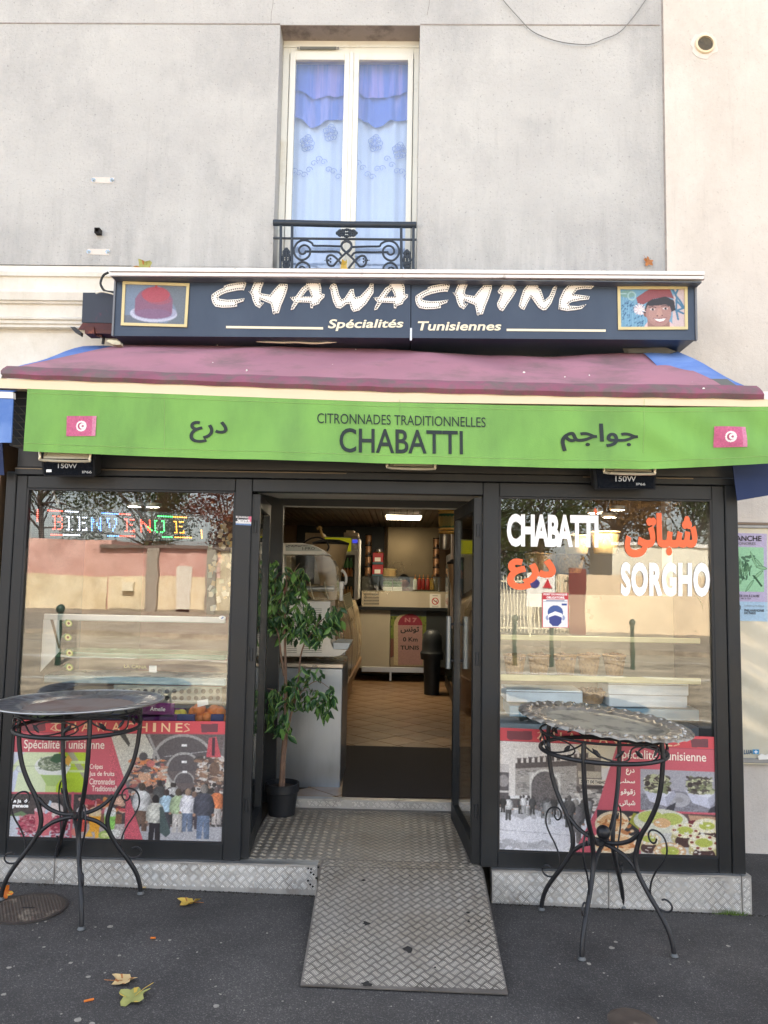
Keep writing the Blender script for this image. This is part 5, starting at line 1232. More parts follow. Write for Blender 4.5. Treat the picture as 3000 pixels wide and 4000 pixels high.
# face mask notice
nt_ = thing('mask_notice', 'small notice with a blue masked face reading PORT DU MASQUE OBLIGATOIRE', 'notice', at(2170, 2450, YV))
I = Ink(66, 88, (.95, .95, .95)); I.rect(0, 0, 1, .19, (.80, .20, .26)); I.rect(.0, .19, .025, 1, (.85, .3, .34)); I.rect(.975, .19, 1, 1, (.85, .3, .34)); I.rect(0, .985, 1, 1, (.85, .3, .34)); I.rect(.74, .31, .94, .36, (.2, .3, .6)); I.rect(.15, .215, .85, .235, (.4, .45, .6)); I.rect(.05, .25, .95, .262, (.55, .58, .7))
I.ell(.2, .72, .06, .07, (.62, .66, .8)); I.ell(.8, .72, .06, .07, (.62, .66, .8)); I.ell(.5, .56, .29, .2, (.24, .36, .62)); I.ell(.5, .68, .27, .25, (.96, .96, .98)); I.poly([(.21, .56), (.3, .42), (.68, .40), (.79, .52), (.76, .60), (.5, .53), (.24, .62)], (.24, .36, .62))
I.poly([(.25, .71), (.5, .64), (.75, .71), (.72, .86), (.6, .96), (.4, .96), (.28, .86)], (.20, .26, .55)); I.noise(.015, 1, seed=1)
f = pxq((2117, 2451), (2221, 2452), (2118, 2315), (2220, 2316), YV, .002); I.lay('notice_print', f, M['print'], nt_)
text_on('PORT DU MASQUE', sub(f, .05, .95, .02, .085), M['vinyl_white'], nt_, off=.03, res=2); text_on('OBLIGATOIRE.', sub(f, .16, .86, .105, .17), M['vinyl_white'], nt_, off=.03, res=2)

# ------------------------------------------------------------------ floodlights under the valance
def flood(px0, px1, bar, body, t150, ip, lb, sq=None):
    Yb = -1.10; t = thing('floodlight', lb, 'floodlight', at((px0+px1)/2, bar[1], Yb), 'floodlights under the awning')
    (bx0, bx1, by0, by1) = body; Yf, Yr = -1.12, FS-.02
    tl, tr, br, bl_ = at(bx0, by0, Yf), at(bx1, by0, Yf), at(bx1-6, by1, Yf+.06), at(bx0+8, by1, Yf+.06)
    mb = MB(); mb.hexa([tl, tr, br, bl_]+[p+Vector((0, .09, .035)) for p in (tl, tr, br, bl_)]); mb.build('housing', mat('lamp_housing', s8(34, 36, 40), .35), t)
    f = bil(bl_, br, tl, tr)
    mb = MB(); k = lambda u, v: f(u, v)+Vector((0, -.004, 0)); mb.quad(k(.04, .06), k(.96, .06), k(.96, .97), k(.04, .97)); fg = mb.build('front_glass', mat('lamp_front', s8(22, 26, 34), .12), t)
    (x0, x1, y0, y1) = (px0, px1, bar[0], bar[1]); Ya = Yf-.04
    mb = MB(); a, b_ = at(x0, y0, Ya), at(x1, y1, Ya); P_ = [(a.x-.004, a.z+.03), (a.x, b_.z+.02), (a.x+.02, b_.z+.002), (b_.x-.02, b_.z), (b_.x, b_.z+.014), (b_.x+.002, a.z+.03)]
    mb.tube(smoothpath([(x, Ya, z) for x, z in P_], 3), .0075, 8); mb.quad((a.x+.012, Ya+.01, b_.z+.014), (b_.x-.012, Ya+.01, b_.z+.014), (b_.x-.012, Ya+.02, a.z+.03), (a.x+.012, Ya+.02, a.z+.03)); mb.build('bracket', mat('brass_alu', s8(206, 196, 172), .3, .5), t)
    if t150:
        q = lambda X0, Y0, X1, Y1: bil(at(X0, Y1, Yf-.012), at(X1, Y1, Yf-.012), at(X0, Y0, Yf-.012), at(X1, Y0, Yf-.012))
        text_on('150W', q(*t150), M['silver_print'], fg, off=.012); text_on('IP66', q(*ip), M['silver_print'], fg, off=.012)
        if sq: mb = MB(); f2 = q(*sq); mb.quad(f2(0, 0), f2(1, 0), f2(1, 1), f2(0, 1)); mb.build('sticker', M['vinyl_white'], fg)
    return t
flood(158, 350, (1766, 1802), (160, 374, 1768, 1862), (226, 1811, 301, 1829), (321, 1839, 358, 1849), 'leftmost black 150W floodlight under the green valance', (181, 1834, 201, 1844))
flood(2361, 2557, (1828, 1852), (2318, 2566, 1836, 1912), (2404, 1859, 2485, 1881), (2485, 1886, 2521, 1896), 'rightmost black 150W floodlight under the green valance')
flood(1513, 1699, (1800, 1832), (1530, 1690, 1790, 1815), None, None, 'floodlight above the doorway, only its metal bracket showing under the valance')

# ------------------------------------------------------------------ bar tables
def make_table(name, lb, c, azs, ballhub, sgn=1, rs=1.):
    c = Vector(c); t = thing(name, lb, 'table', c, 'wrought iron bar tables')
    def P(az, r, z): return c+Vector((cos(az)*r*rs, sin(az)*r*rs, z))
    LP = [(.297, .945), (.30, .90), (.302, .86), (.292, .75), (.272, .66), (.235, .575), (.195, .505), (.172, .44), (.162, .385), (.175, .325), (.22, .25), (.275, .175), (.315, .11), (.336, .05), (.342, .004)]
    for k, az in enumerate(azs):
        dz = gz(P(az, .34, 0).x)-c.z
        pts = smoothpath([P(az, r, z+dz*(1-z)) for r, z in LP], 4); n = len(pts)
        mb = MB(); mb.tube(pts, [.0115]*n, 9); leg = mb.build('leg', M['iron'], t, True)
        mb = MB(); f = P(az, .342, 0)+Vector((0, 0, dz)); mb.lathe([(.015, .001), (.019, .004), (.016, .009), (.012, .016)], f, 14); mb.build('foot', mat('worn_foot', s8(92, 94, 94), .5, .3, .2, 20), leg, True)
        for UP in ([(.185, .505), (.14, .462), (.085, .435), (.03, .425), (.0, .43)], [(.0, .415), (.05, .405), (.105, .385), (.15, .352), (.172, .325)]):
            mb = MB(); mb.tube(smoothpath([P(az, r, z) for r, z in UP], 4), .0105, 8); mb.build('brace', M['iron'], t, True)
        SC = [(.267, .498), (.262, .482), (.250, .474), (.236, .482), (.228, .500), (.230, .518), (.243, .532), (.266, .534), (.292, .522), (.308, .50), (.315, .47), (.312, .436), (.292, .395), (.262, .35), (.240, .30), (.233, .25), (.245, .215), (.262, .197), (.287, .184), (.315, .184), (.332, .197), (.335, .213), (.325, .228), (.305, .236), (.288, .230)]
        mb = MB(); mb.tube(smoothpath([P(az, r, z) for r, z in SC], 4), .0045, 7); mb.build('scroll', M['iron'], t, True)
        # vine between ring and tray, one quarter per leg
        az1 = azs[(k+1) % 4]; da = (az1-az) % (2*pi)
        if da > pi: da -= 2*pi
        vine = []
        for i in range(33):
            u = i/32; vine.append(P(az+da*u+.10*sin(u*4*pi), .301, .905+.034*cos(u*2*pi*1.5)*(1 if k % 2 else -1)))
        mb = MB(); mb.tube(vine, .0042, 6); vo = mb.build('vine', M['iron'], t, True)
        vine2 = [P(az+da*(.25+.17*cos(a)), .301, .903+.036*sin(a)) for a in [pi*.1+i*.42 for i in range(12)]]
        mb = MB(); mb.tube(vine2, .004, 6); mb.build('vine_curl', M['iron'], vo, True)
        for u, tilt in ((.16, .8), (.40, -.7), (.62, .7), (.86, -.8)):
            q = P(az+da*u, .304, .905); ta = Vector((-sin(az+da*u), cos(az+da*u), 0)); ra = Vector((cos(az+da*u), sin(az+da*u), 0)); up = Vector((0, 0, 1))
            d_ = (ta*cos(tilt)+up*sin(tilt)); s_ = (up*cos(tilt)-ta*sin(tilt)); L_ = .030; w_ = .011
            mb = MB(); mb.add([q-d_*L_, q-d_*L_*.2+s_*w_, q+d_*L_*.5+s_*w_*.8, q+d_*L_, q+d_*L_*.5-s_*w_*.8, q-d_*L_*.2-s_*w_, q+ra*.007, q-ra*.003], [(0, 6, 1), (1, 6, 2), (2, 6, 3), (3, 6, 4), (4, 6, 5), (5, 6, 0), (1, 7, 0), (2, 7, 1), (3, 7, 2), (4, 7, 3), (5, 7, 4), (0, 7, 5)])
            mb.build('iron_leaf', M['iron'], vo)
    for z, r0 in ((.862, .0105), (.948, .006)):
        mb = MB(); mb.tube([P(2*pi*i/48, .302, z) for i in range(48)], r0, 8, closed=True); mb.build('ring', M['iron'], t, True)
    mb = MB()
    if ballhub: mb.ball(c+Vector((0, 0, .468)), .034, 18, 12); mb.lathe([(.012, .425), (.03, .435), (.012, .445)], c, 14)
    else: mb.ball(c+Vector((0, 0, .424)), .016, 12, 8)
    mb.build('hub', M['iron'], t, True); return t
cL = Vector((-1.625, -1.17, gz(-1.625))); azL = [radians(182), radians(127), radians(22), radians(-58)]
cR = Vector((1.02, -1.241, gz(1.02))); azR = [radians(140), radians(59), radians(-41), radians(-121)]
make_table('bar_table', 'black wrought iron bar table left of the ramp, without a ball at its hub', cL, [azL[0], azL[1], azL[2], azL[3]], False)
make_table('bar_table', 'black wrought iron bar table right of the ramp with a ball at its hub', cR, azR, True)
M['tray1'] = mat('dark_tin_tray', s8(126, 126, 130), .36, .75, .16, 9, bump=.3, bs=40, col2=s8(104, 96, 96), cs=9, cth=(.5, .62))
M['tray1rim'] = mat('bright_tray_rim', s8(166, 164, 162), .32, .9, .1, 8)
M['tray2'] = mat('silver_tray', s8(146, 140, 130), .36, .7, .12, 8, bump=.25, bs=60, col2=s8(96, 88, 78), cs=14, cth=(.5, .65))
M['tray2in'] = mat('dull_tray_centre', s8(160, 156, 144), .42, .55, .12, 4, bump=.5, bs=34, col2=s8(92, 90, 84), cs=6, cth=(.5, .62))
# left tray: hammered dimples on a plain rim
c = Vector((cL.x, cL.y, cL.z+.962)); tr1 = thing('round_tray', 'large dark tin tray with a dimpled rim lying on the left iron table', 'tray', c, 'round metal trays on the tables'); tr1.rotation_euler = (radians(-.6), radians(-.9), 0)
mb = MB(); seg = 120; prof = [(.0, .002), (.255, .002), (.268, .004), (.284, .017), (.292, .020), (.330, .022), (.385, .026), (.408, .029)]
def tray(prof, seg, fr, c):
    mb = MB(); n = len(prof)
    for i, (r, z) in enumerate(prof):
        for k in range(seg):
            a = 2*pi*k/seg; dr, dz = fr(i/(n-1), r, a); mb.v.append((c.x+(r+dr)*cos(a), c.y+(r+dr)*sin(a), c.z+z+dz))
    for i in range(n-1):
        for k in range(seg): mb.f.append((i*seg+k, i*seg+(k+1) % seg, (i+1)*seg+(k+1) % seg, (i+1)*seg+k)); mb.m.append(0)
    return mb
def fr1(t, r, a):
    if .30 < r < .40: return 0, -.011*max(0, sin(a*30))*sin((r-.30)/.10*pi)
    return 0, .0012*sin(a*5+r*9)
pr = [(.0005, .002), (.1, .002), (.2, .002), (.255, .002), (.268, .004), (.284, .017), (.292, .020)]+[(.30+i*.0125, .021+i*.0008) for i in range(9)]+[(.412, .029)]
tray(pr[:5], 60, lambda t, r, a: (0, 0), c).build('tray_centre', mat('brown_tin', s8(128, 112, 106), .5, .35, .14, 5, bump=.5, bs=26, col2=s8(110, 84, 78), cs=4, cth=(.5, .62)), tr1, True)
tray(pr[4:], 288, fr1, c).build('dimpled_rim', M['tray1'], tr1, True)
mb = MB(); mb.tube([(c.x+.415*cos(2*pi*i/90), c.y+.415*sin(2*pi*i/90), c.z+.028+.0012*sin(2*pi*i/18)) for i in range(90)], .0052, 8, closed=True); mb.build('rim', M['tray1rim'], tr1, True)
# right tray: scalloped, embossed
c = Vector((cR.x+.005, cR.y, cR.z+.985)); tr2 = thing('scalloped_tray', 'silver tray with a scalloped embossed rim tilted on the right iron table', 'tray', c, 'round metal trays on the tables'); tr2.rotation_euler = (radians(1.5), radians(5.0), 0)
NS = 34
def fr2(t, r, a):
    k = max(0, (r-.33)/.09); s = abs(sin(a*NS/2))
    dz = -.008*k*(1-s)*1.2 if r > .37 else 0
    dr = .014*k*s**.7
    if r > .30: dz += .004*sin(a*NS)*sin((r-.30)*60)+.003*sin(a*NS*3+r*90)*sin((r-.30)/.11*pi)
    return dr, dz
pr = [(.0005, .0), (.12, .0), (.24, .0), (.275, .001), (.288, .006), (.30, .016), (.308, .022)]+[(.312+i*.009, .023+.001*i) for i in range(10)]+[(.406, .026), (.409, .020)]
tray(pr[:5], 60, lambda t, r, a: (0, 0), c).build('tray_centre', M['tray2in'], tr2, True)
tray(pr[4:], 520, fr2, c).build('embossed_rim', M['tray2'], tr2, True)
mb = MB()
for k in range(NS):
    a = 2*pi*(k+.5)/NS; p = c+Vector((.372*cos(a), .372*sin(a), .031)); mb.lathe([(.013, -.004), (.011, .002), (.006, .005), (0, .006)], p, 10)
    for j in range(-3, 4):
        aa = a+j*.026; mb.ball(c+Vector(((.405-abs(j)*.0022)*cos(aa), (.405-abs(j)*.0022)*sin(aa), .027-abs(j)*.0012)), .0032, 6, 4)
tag(mb.build('bosses', mat('polished_boss', s8(176, 170, 160), .3, .9), tr2, True), kind='stuff')
# ------------------------------------------------------------------ inside of the shop
W_BROWN = mat('interior_wall', s8(120, 98, 76), .8, 0, .08, 2)
W_DARK = mat('interior_wall_dark', s8(44, 48, 48), .6, 0, .1, 2)
RX0, RX1, RY1, RZ = -2.25, 1.95, 7.4, 2.62
mb = MB(); mb.box((RX0-.1, -.90, ZP-.3), (RX0, RY1, 2.8)); mb.box((RX1, .31, ZP-.3), (RX1+.1, RY1, 2.8)); mb.box((RX0-.1, RY1, ZP-.3), (RX1+.1, RY1+.1, 2.8)); mb.build('interior_walls', W_BROWN, kind='structure')
mb = MB(); mb.box((RX0, .14, RZ+.02), (RX1, RY1, RZ+.1)); ceil = mb.build('ceiling', mat('ceiling_dark', s8(70, 58, 44), .7), kind='structure')
mb = MB(); mb.bev((-.035, .2, 0), (.035, RY1-.1, .018), .003); s0 = mb.build('ceiling_slat', mat('ceiling_slats', s8(96, 84, 68), .5, 0, .12, 1.2), ceil); s0.location = (RX0+.06, 0, RZ)
for k in range(1, 52): link_copy(s0, 'ceiling_slat', ceil, (RX0+.06+.08*k, 0, RZ))
# floor of diagonal tiles
mb = MB(); mb.box((RX0, .13, ZP-.05), (RX1, RY1, ZP-.006)); mb.box((RX0, FS+.06, ZP-.05), (-.83, .13, ZP-.006)); mb.box((.51, FS+.06, ZP-.05), (SX1-.03, .13, ZP-.006)); fl = mb.build('floor', mat('grout', s8(60, 50, 40), .9), kind='structure')
tm = mat('floor_tile', s8(152, 122, 92), .35, 0, .08, 5, col2=s8(134, 106, 78), cs=3)
a = .30; mb = MB(); h = a*sqrt(.5)-.004; P_ = [(h, 0), (0, h), (-h, 0), (0, -h)]
mb.add([(x, y, -.006) for x, y in P_]+[(x*.985, y*.985, .001) for x, y in P_], [(4, 5, 6, 7)]+[(i, (i+1) % 4, 4+(i+1) % 4, 4+i) for i in range(4)])
t0 = None; st_ = a*sqrt(.5)
for i in range(-12, 14):
    for j in range(0, 34):
        x = -.2+i*st_*2+(j % 2)*st_; y = .35+j*st_
        if not (RX0+.2 < x < RX1-.2 and y < RY1-.2): continue
        if not (-.75 < x < .95): continue
        if t0 is None: t0 = mb.build('tile', tm, fl); t0.location = (x, y, ZP)
        else: link_copy(t0, 'tile', fl, (x, y, ZP+random.uniform(-.0006, .0006)))
# matt black mat
mt_ = thing('door_mat', 'large dark ribbed door mat on the tiled floor inside the doorway', 'mat', (0, 1, ZP))
q = [onz(1336, 3110, ZP+.01), onz(1783, 3116, ZP+.01), onz(1780, 2955, ZP+.01), onz(1757, 2922, ZP+.01), onz(1348, 2911, ZP+.01)]
q[0].y = max(q[0].y, .15); q[1].y = max(q[1].y, .15)
mb = MB(); mb.slab(q[::1], (0, 0, 1), -.008); mb.build('mat_carpet', mat('dark_carpet', s8(58, 52, 50), .95, 0, .15, 30, bump=.8, bs=150), mt_)
# lamps of the shop
def lampmat(name, c, s): return mat(name, (1, .9, .7), .5, emit=c, es=s)
LM = lampmat('lit_panel', (1., .84, .58), 9); LS = lampmat('lit_spot', (1., .86, .66), 60)
a, b_ = at(1508, 2028, 3.9), at(1644, 2029, 3.9)
pp = [onz(1512, 2028, RZ-.012), onz(1641, 2027, RZ-.012), onz(1644, 2015, RZ-.012), onz(1517, 2013, RZ-.012)]
lp_ = thing('ceiling_light', 'lit rectangular ceiling light panel inside the shop', 'ceiling light', (pp[0]+pp[2])/2)
cx_, cy_ = (pp[0].x+pp[1].x)/2, (pp[0].y+pp[2].y)/2; hw, hd = (pp[1].x-pp[0].x)/2, abs(pp[2].y-pp[0].y)/2
mb = MB(); mb.box((cx_-hw, cy_-hd, RZ-.016), (cx_+hw, cy_+hd, RZ-.010)); mb.build('diffuser', LM, lp_)
mb = MB(); mb.box((cx_-hw-.02, cy_-hd-.02, RZ-.012), (cx_+hw+.02, cy_+hd+.02, RZ-.001)); mb.build('frame', M['white_enamel'], lp_)
sp0 = thing('spotlight', 'lit round ceiling spot, left one of the pair over the left window', 'spotlight', (0, 0, 0), 'ceiling spots of the shop')
mb = MB(); mb.lathe([(.055, 0), (.055, -.02), (.042, -.026), (.04, -.01)], (0, 0, 0), 18); mb.build('spot_ring', M['alu'], sp0, True)
mb = MB(); mb.lathe([(0, -.016), (.040, -.016)], (0, 0, 0), 18); mb.build('spot_lamp', LS, sp0)
spots = [((525, 1964), -.25, 2.5, None), ((597, 1966), -.18, 2.5, 'lit round ceiling spot, right one of the pair over the left window'), ((2323, 1990), -.25, 2.5, 'lit round ceiling spot above the I of the white CHABATTI'), ((2380, 2006), -.05, 2.5, 'lit round ceiling spot, lowest of the three in the right window'), ((2415, 1977), -.32, 2.5, 'brightest ceiling spot in the top of the right window')]
for (px, py), Y, z, lb in spots:
    loc = at(px, py, Y)
    mb = MB(); mb.tube([loc+Vector((0, 0, .004)), (loc.x, loc.y, 2.50)], .012, 8)
    if lb is None: sp0.location = loc; o = sp0
    else: o = copy_tree(sp0, loc, 0, lb)
    mb.build('stem', M['mesh'], o, True)
for (x, y, lb) in ((-.2, 1.3, 'lit ceiling spot near the entrance above the door mat'), (1.2, 2.2, 'ceiling spot beside the woven lampshade'), (-1.5, 2.6, 'ceiling spot over the left counter')): copy_tree(sp0, (x, y, RZ-.001), 0, lb)  # further copies of the glowing spot on the room ceiling

def cuboid(px0, py0, px1, py1, Y, d, m, name, parent, r=.004):
    a, b_ = at(px0, py1, Y), at(px1, py0, Y); mb = MB(); mb.bev((a.x, Y, a.z), (b_.x, Y+d, b_.z), r); return mb.build(name, m, parent)
# back wall cladding
bw = thing('wall_cladding', 'tall brushed steel sheet on the back wall of the shop', 'wall panel', (0, 7.36, 1)); cuboid(1509, 2045, 1716, 2420, 7.36, .02, mat('warm_steel', s8(112, 100, 78), .32, .75, .15, 1.5, bump=.15, bs=8), 'steel_sheet', bw); cuboid(1504, 2045, 1510, 2420, 7.34, .03, M['alu'], 'edge_strip', bw)
bw = thing('dark_wall_panel', 'dark panel on the back wall left of the steel sheet', 'wall panel', (0, 7.36, 1)); cuboid(1150, 2040, 1503, 2420, 7.36, .02, W_DARK, 'panel', bw)
# counter at the back
YCt = 6.45
ct = thing('serving_counter', 'steel serving counter with a glass display top at the back of the shop', 'counter', at(1560, 2660, YCt))
SM = mat('counter_steel', s8(190, 176, 150), .3, .75, .08, 2, bump=.1, bs=10)
cuboid(1411, 2312, 1741, 2374, YCt, .7, SM, 'steel_front', ct); cuboid(1395, 2375, 1741, 2382, YCt-.03, .76, M['black'], 'ledge', ct)
cuboid(1400, 2382, 1525, 2609, YCt+.03, .6, mat('cream_panel', s8(176, 166, 146), .5, .1, .08, 2), 'lower_panel', ct); cuboid(1526, 2382, 1741, 2604, YCt+.05, .6, W_DARK, 'lower_panel', ct)
cuboid(1412, 2609, 1661, 2624, YCt, .05, M['alu'], 'foot_rail', ct); cuboid(1521, 2624, 1530, 2660, YCt, .05, M['alu'], 'foot', ct)
gfr = cuboid(1420, 2316, 1481, 2366, YCt-.006, .005, SM, 'vent_grille', ct)
for j in range(4):
    for i in range(18): 
        if j == 0 and i == 0: g0 = cuboid(1422, 2318, 1424, 2326, YCt-.012, .006, M['dark'], 'slot', gfr, .0005); b0 = g0.location.copy()
        else:
            d_ = at(1422+i*3.3, 2318+j*12, YCt)-at(1422, 2318, YCt); link_copy(g0, 'slot', gfr, b0+Vector((d_.x, 0, d_.z)))
a, b_ = at(1414, 2312, YCt), at(1725, 2257, YCt); mb = MB(); mb.box((a.x, YCt, a.z+.002), (b_.x, YCt+.006, b_.z)); mb.box((a.x, YCt+.007, b_.z-.006), (b_.x, YCt+.5, b_.z)); mb.build('glass_screen', M['glass_in'], ct)
mb = MB(); mb.tube([(a.x, YCt, b_.z+.003), (b_.x, YCt, b_.z+.003)], .006, 6); mb.build('glass_edge', W_DARK, ct)
ns = thing('no_smoking_sign', 'white no smoking sign on the steel counter front', 'sign', at(1700, 2350, YCt)); I = Ink(40, 52, (.92, .90, .86)); I.ell(.5, .5, .32, .245, (.75, .2, .18)); I.ell(.5, .5, .24, .185, (.92, .9, .86)); I.rect(.35, .47, .68, .52, (.4, .4, .4)); I.line([(.3, .35), (.7, .65)], .07, (.75, .2, .18)); I.rect(.2, .82, .8, .84, (.5, .5, .5)); I.rect(.2, .88, .8, .9, (.5, .5, .5)); I.rect(.25, .1, .75, .13, (.5, .5, .5))
I.lay('sign_print', pxq((1679, 2376), (1721, 2377), (1679, 2320), (1721, 2321), YCt, .004), M['print'], ns)
# milestone poster
ms = thing('milestone_poster', 'poster of a milestone reading 0 Km TUNIS on the counter front', 'poster', at(1590, 2600, YCt+.04))
I = Ink(84, 130, (.44, .40, .38)); I.rect(0, .1, 1, .75, (.45, .50, .24)); I.rect(0, 0, 1, .1, (.40, .44, .46)); I.specks(120, (0, .12, 1, .8), [(.38, .44, .18), (.52, .52, .30), (.3, .35, .2)], (.02, .05), 2); I.poly([(0, .5), (.1, .5), (.1, .8), (0, .85)], (.45, .3, .26)); I.poly([(0, .84), (.3, .8), (1, .8), (1, 1), (0, 1)], (.62, .55, .45))
I.m((((I.U-.42)/.32)**2+((I.V-.26)/.20)**2 < 1) | ((abs(I.U-.42) < .32) & (I.V > .26) & (I.V < .97)), (.74, .68, .54)); k = (((I.U-.55)/.34)**2+((I.V-.26)/.20)**2 < 1) | ((abs(I.U-.55) < .34) & (I.V > .26) & (I.V < .97)); I.m(k, (.66, .52, .50)); I.m(k & (I.V < .26), (.56, .22, .28)); I.noise(.04, 1, seed=9)
fM = pxq((1525, 2604), (1665, 2604), (1525, 2384), (1665, 2386), YCt+.045, .003); I.lay('poster_print', fM, M['print_matt'], ms)
text_on('N 7', sub(fM, .40, .74, .13, .21), mat('faded_letter', s8(170, 110, 110), .7), ms, off=.06, res=2)
for s_, u0, u1, v0, v1 in (('\uFEB2\uFEE7\uFEEE\uFE97', .28, .80, .29, .41), ('0 Km', .35, .76, .475, .555), ('TUNIS', .28, .80, .625, .70)): text_on(s_, sub(fM, u0, u1, v0, v1), M['ink_black'], ms, off=.03, res=3)
# things on the counter
def bottle(px, c, lb):
    Y = YCt+.25; b0 = at(px, 2303, Y); t = thing('sauce_bottle', lb, 'bottle', b0, 'sauce bottles on the counter'); mb = MB(); mb.lathe([(.03, 0), (.032, .01), (.032, .13), (.022, .155), (.013, .165)], b0, 12); mb.build('bottle_body', c, t, True)
    mb = MB(); mb.lathe([(.016, .165), (.016, .185), (.005, .20), (.003, .23), (0, .23)], b0, 10); mb.build('nozzle', mat('orange_cap', s8(230, 140, 30), .4), t, True)
red, mus = mat('ketchup', s8(150, 30, 22), .4), mat('mustard', s8(170, 130, 40), .4)
for px, c, lb in ((1621, M['white_enamel'], 'white sauce bottle with orange cap, leftmost on the back counter'), (1638, red, 'red sauce bottle, second from the left on the back counter'), (1653, red, 'red sauce bottle in the middle of the row on the back counter'), (1671, red, 'red sauce bottle, second from the right on the back counter'), (1687, mus, 'mustard yellow sauce bottle, rightmost on the back counter')): bottle(px, c, lb)
fb = thing('flatbread_stack', 'stack of pale flatbreads on the glass counter top', 'bread', at(1522, 2256, YCt+.2)); p = at(1522, 2256, YCt+.25)
mb = MB(); mb.lathe([(.10, 0), (.11, .006), (.10, .012)], p, 16); l0 = mb.build('flatbread', mat('flatbread', s8(216, 196, 148), .8, 0, .1, 20), fb, True)
for k in range(1, 11): o = link_copy(l0, 'flatbread', fb, Vector((random.uniform(-.008, .008), random.uniform(-.01, .01), .0125*k)), (0, random.uniform(-.05, .05), 0))
def tins(px, n, y0, h, lbt, Y=YCt+.3, col=None, w_=.05):
    for k in range(n):
        b0 = at(px, y0, Y); b0.z += k*h; t = thing('coffee_tin', lbt[k], 'tin', b0, 'stacked tins on the counter'); mb = MB(); mb.lathe([(w_, 0), (w_, h*.93), (w_*.94, h*.97), (0, h*.97)], b0, 16); mb.build('tin_body', col or mat('tin_label', s8(150, 110, 76), .4, .3, .3, 30, col2=s8(40, 26, 22), cs=9, cth=(.5, .55)), t, True)
        mb = MB(); mb.lathe([(w_*1.04, h*.86), (w_*1.04, h*.98), (0, h*.98)], b0, 16); mb.build('lid', M['dark'], t, True)
nth = ['lowest', 'second', 'third', 'topmost']
tins(1437, 4, 2253, .165, ['%s of the four brown coffee tins stacked left on the counter' % q_ for q_ in nth])
tins(1703, 4, 2253, .15, ['%s of the four dark tins stacked right beside the steel sheet' % q_ for q_ in nth])
for k, lb in enumerate(('lower red box stacked on the counter beside the coffee tins', 'upper red box stacked on the counter beside the coffee tins')):
    b0 = at(1476, 2253, YCt+.3); b0.z += .185*k; t = thing('red_box', lb, 'box', b0, 'red boxes on the counter'); mb = MB(); w_ = .085-.004*k; mb.bev((b0.x-w_, b0.y-.08, b0.z), (b0.x+w_, b0.y+.08, b0.z+.182), .004); mb.build('carton', mat('red_carton', s8(168, 30, 40), .5), t)
    mb = MB(); mb.box((b0.x-.05, b0.y-.083, b0.z+.05), (b0.x+.04, b0.y-.081, b0.z+.11)); mb.build('label_print', M['paper'], t); mb = MB(); mb.box((b0.x-w_, b0.y-.0815, b0.z+.003), (b0.x+w_, b0.y-.0805, b0.z+.04)); mb.build('teal_band', mat('teal', s8(40, 90, 100), .5), t)
b0 = at(1481, 2184, YCt+.3); b0.z += .003; t = thing('brass_pot', 'small brass pot with a steel lid on the red boxes', 'pot', b0); mb = MB(); mb.lathe([(.05, 0), (.06, .03), (.055, .06), (.065, .11)], b0, 16); mb.build('pot_body', mat('brass', s8(190, 150, 70), .3, .9), t, True); mb = MB(); mb.lathe([(.06, .11), (.05, .15), (.02, .165), (.008, .18), (0, .18)], b0, 16); mb.build('pot_lid', M['alu'], t, True)
for k, lb in enumerate(('left white wire crate of green salad behind the counter glass', 'right white wire crate of green salad behind the counter glass')):
    x0, x1 = 1496+38*k, 1532+38*k; t = thing('wire_crate', lb, 'crate', at(x0, 2309, YCt+.08), 'wire crates on the counter'); a, b_ = at(x0, 2308, YCt+.08), at(x1, 2262, YCt+.08)
    mb = MB()
    for i in range(9): x = a.x+(b_.x-a.x)*i/8; mb.tube([(x, YCt+.08, a.z), (x, YCt+.08, b_.z)], .0025, 4)
    for i in range(5): z = a.z+(b_.z-a.z)*i/4; mb.tube([(a.x, YCt+.08, z), (b_.x, YCt+.08, z)], .0025, 4)
    mb.build('wires', M['white_enamel'], t); mb = MB(); mb.bev((a.x, YCt+.09, a.z), (b_.x, YCt+.25, a.z+.06), .006); mb.build('tray', M['white_enamel'], t)
    mb = MB(); g = random.Random(k)
    for i in range(40): mb.ball((g.uniform(a.x+.01, b_.x-.01), YCt+.12+g.uniform(0, .1), a.z+.06+g.uniform(0, .08)), .02, 6, 4)
    tag(mb.build('salad', mat('salad', s8(80, 130, 40), .6, 0, .3, 30), t), kind='stuff')
# someone bending behind the counter
b0 = at(1577, 2312, YCt+.45); t = thing('person', 'person with dark hair in a dark red top bending behind the counter glass', 'person', b0)
mb = MB(); hp = b0+Vector((0, 0, .15)); mb.lathe([(.15, -.55), (.17, -.3), (.185, -.08), (.15, -.01), (.06, .03), (.05, .06)], b0+Vector((.03, .05, 0)), 18); mb.build('body', mat('dark_red_top', s8(90, 34, 30), .8), t, True)
mb = MB(); mb.ball(hp, .085, 16, 12, 1.2); hd = mb.build('head', mat('skin', s8(150, 100, 76), .6), t, True)
mb = MB(); mb.ball(hp+Vector((0, .015, .022)), .095, 16, 12, 1.1); mb.build('hair', mat('dark_hair', s8(24, 20, 20), .6), t, True)

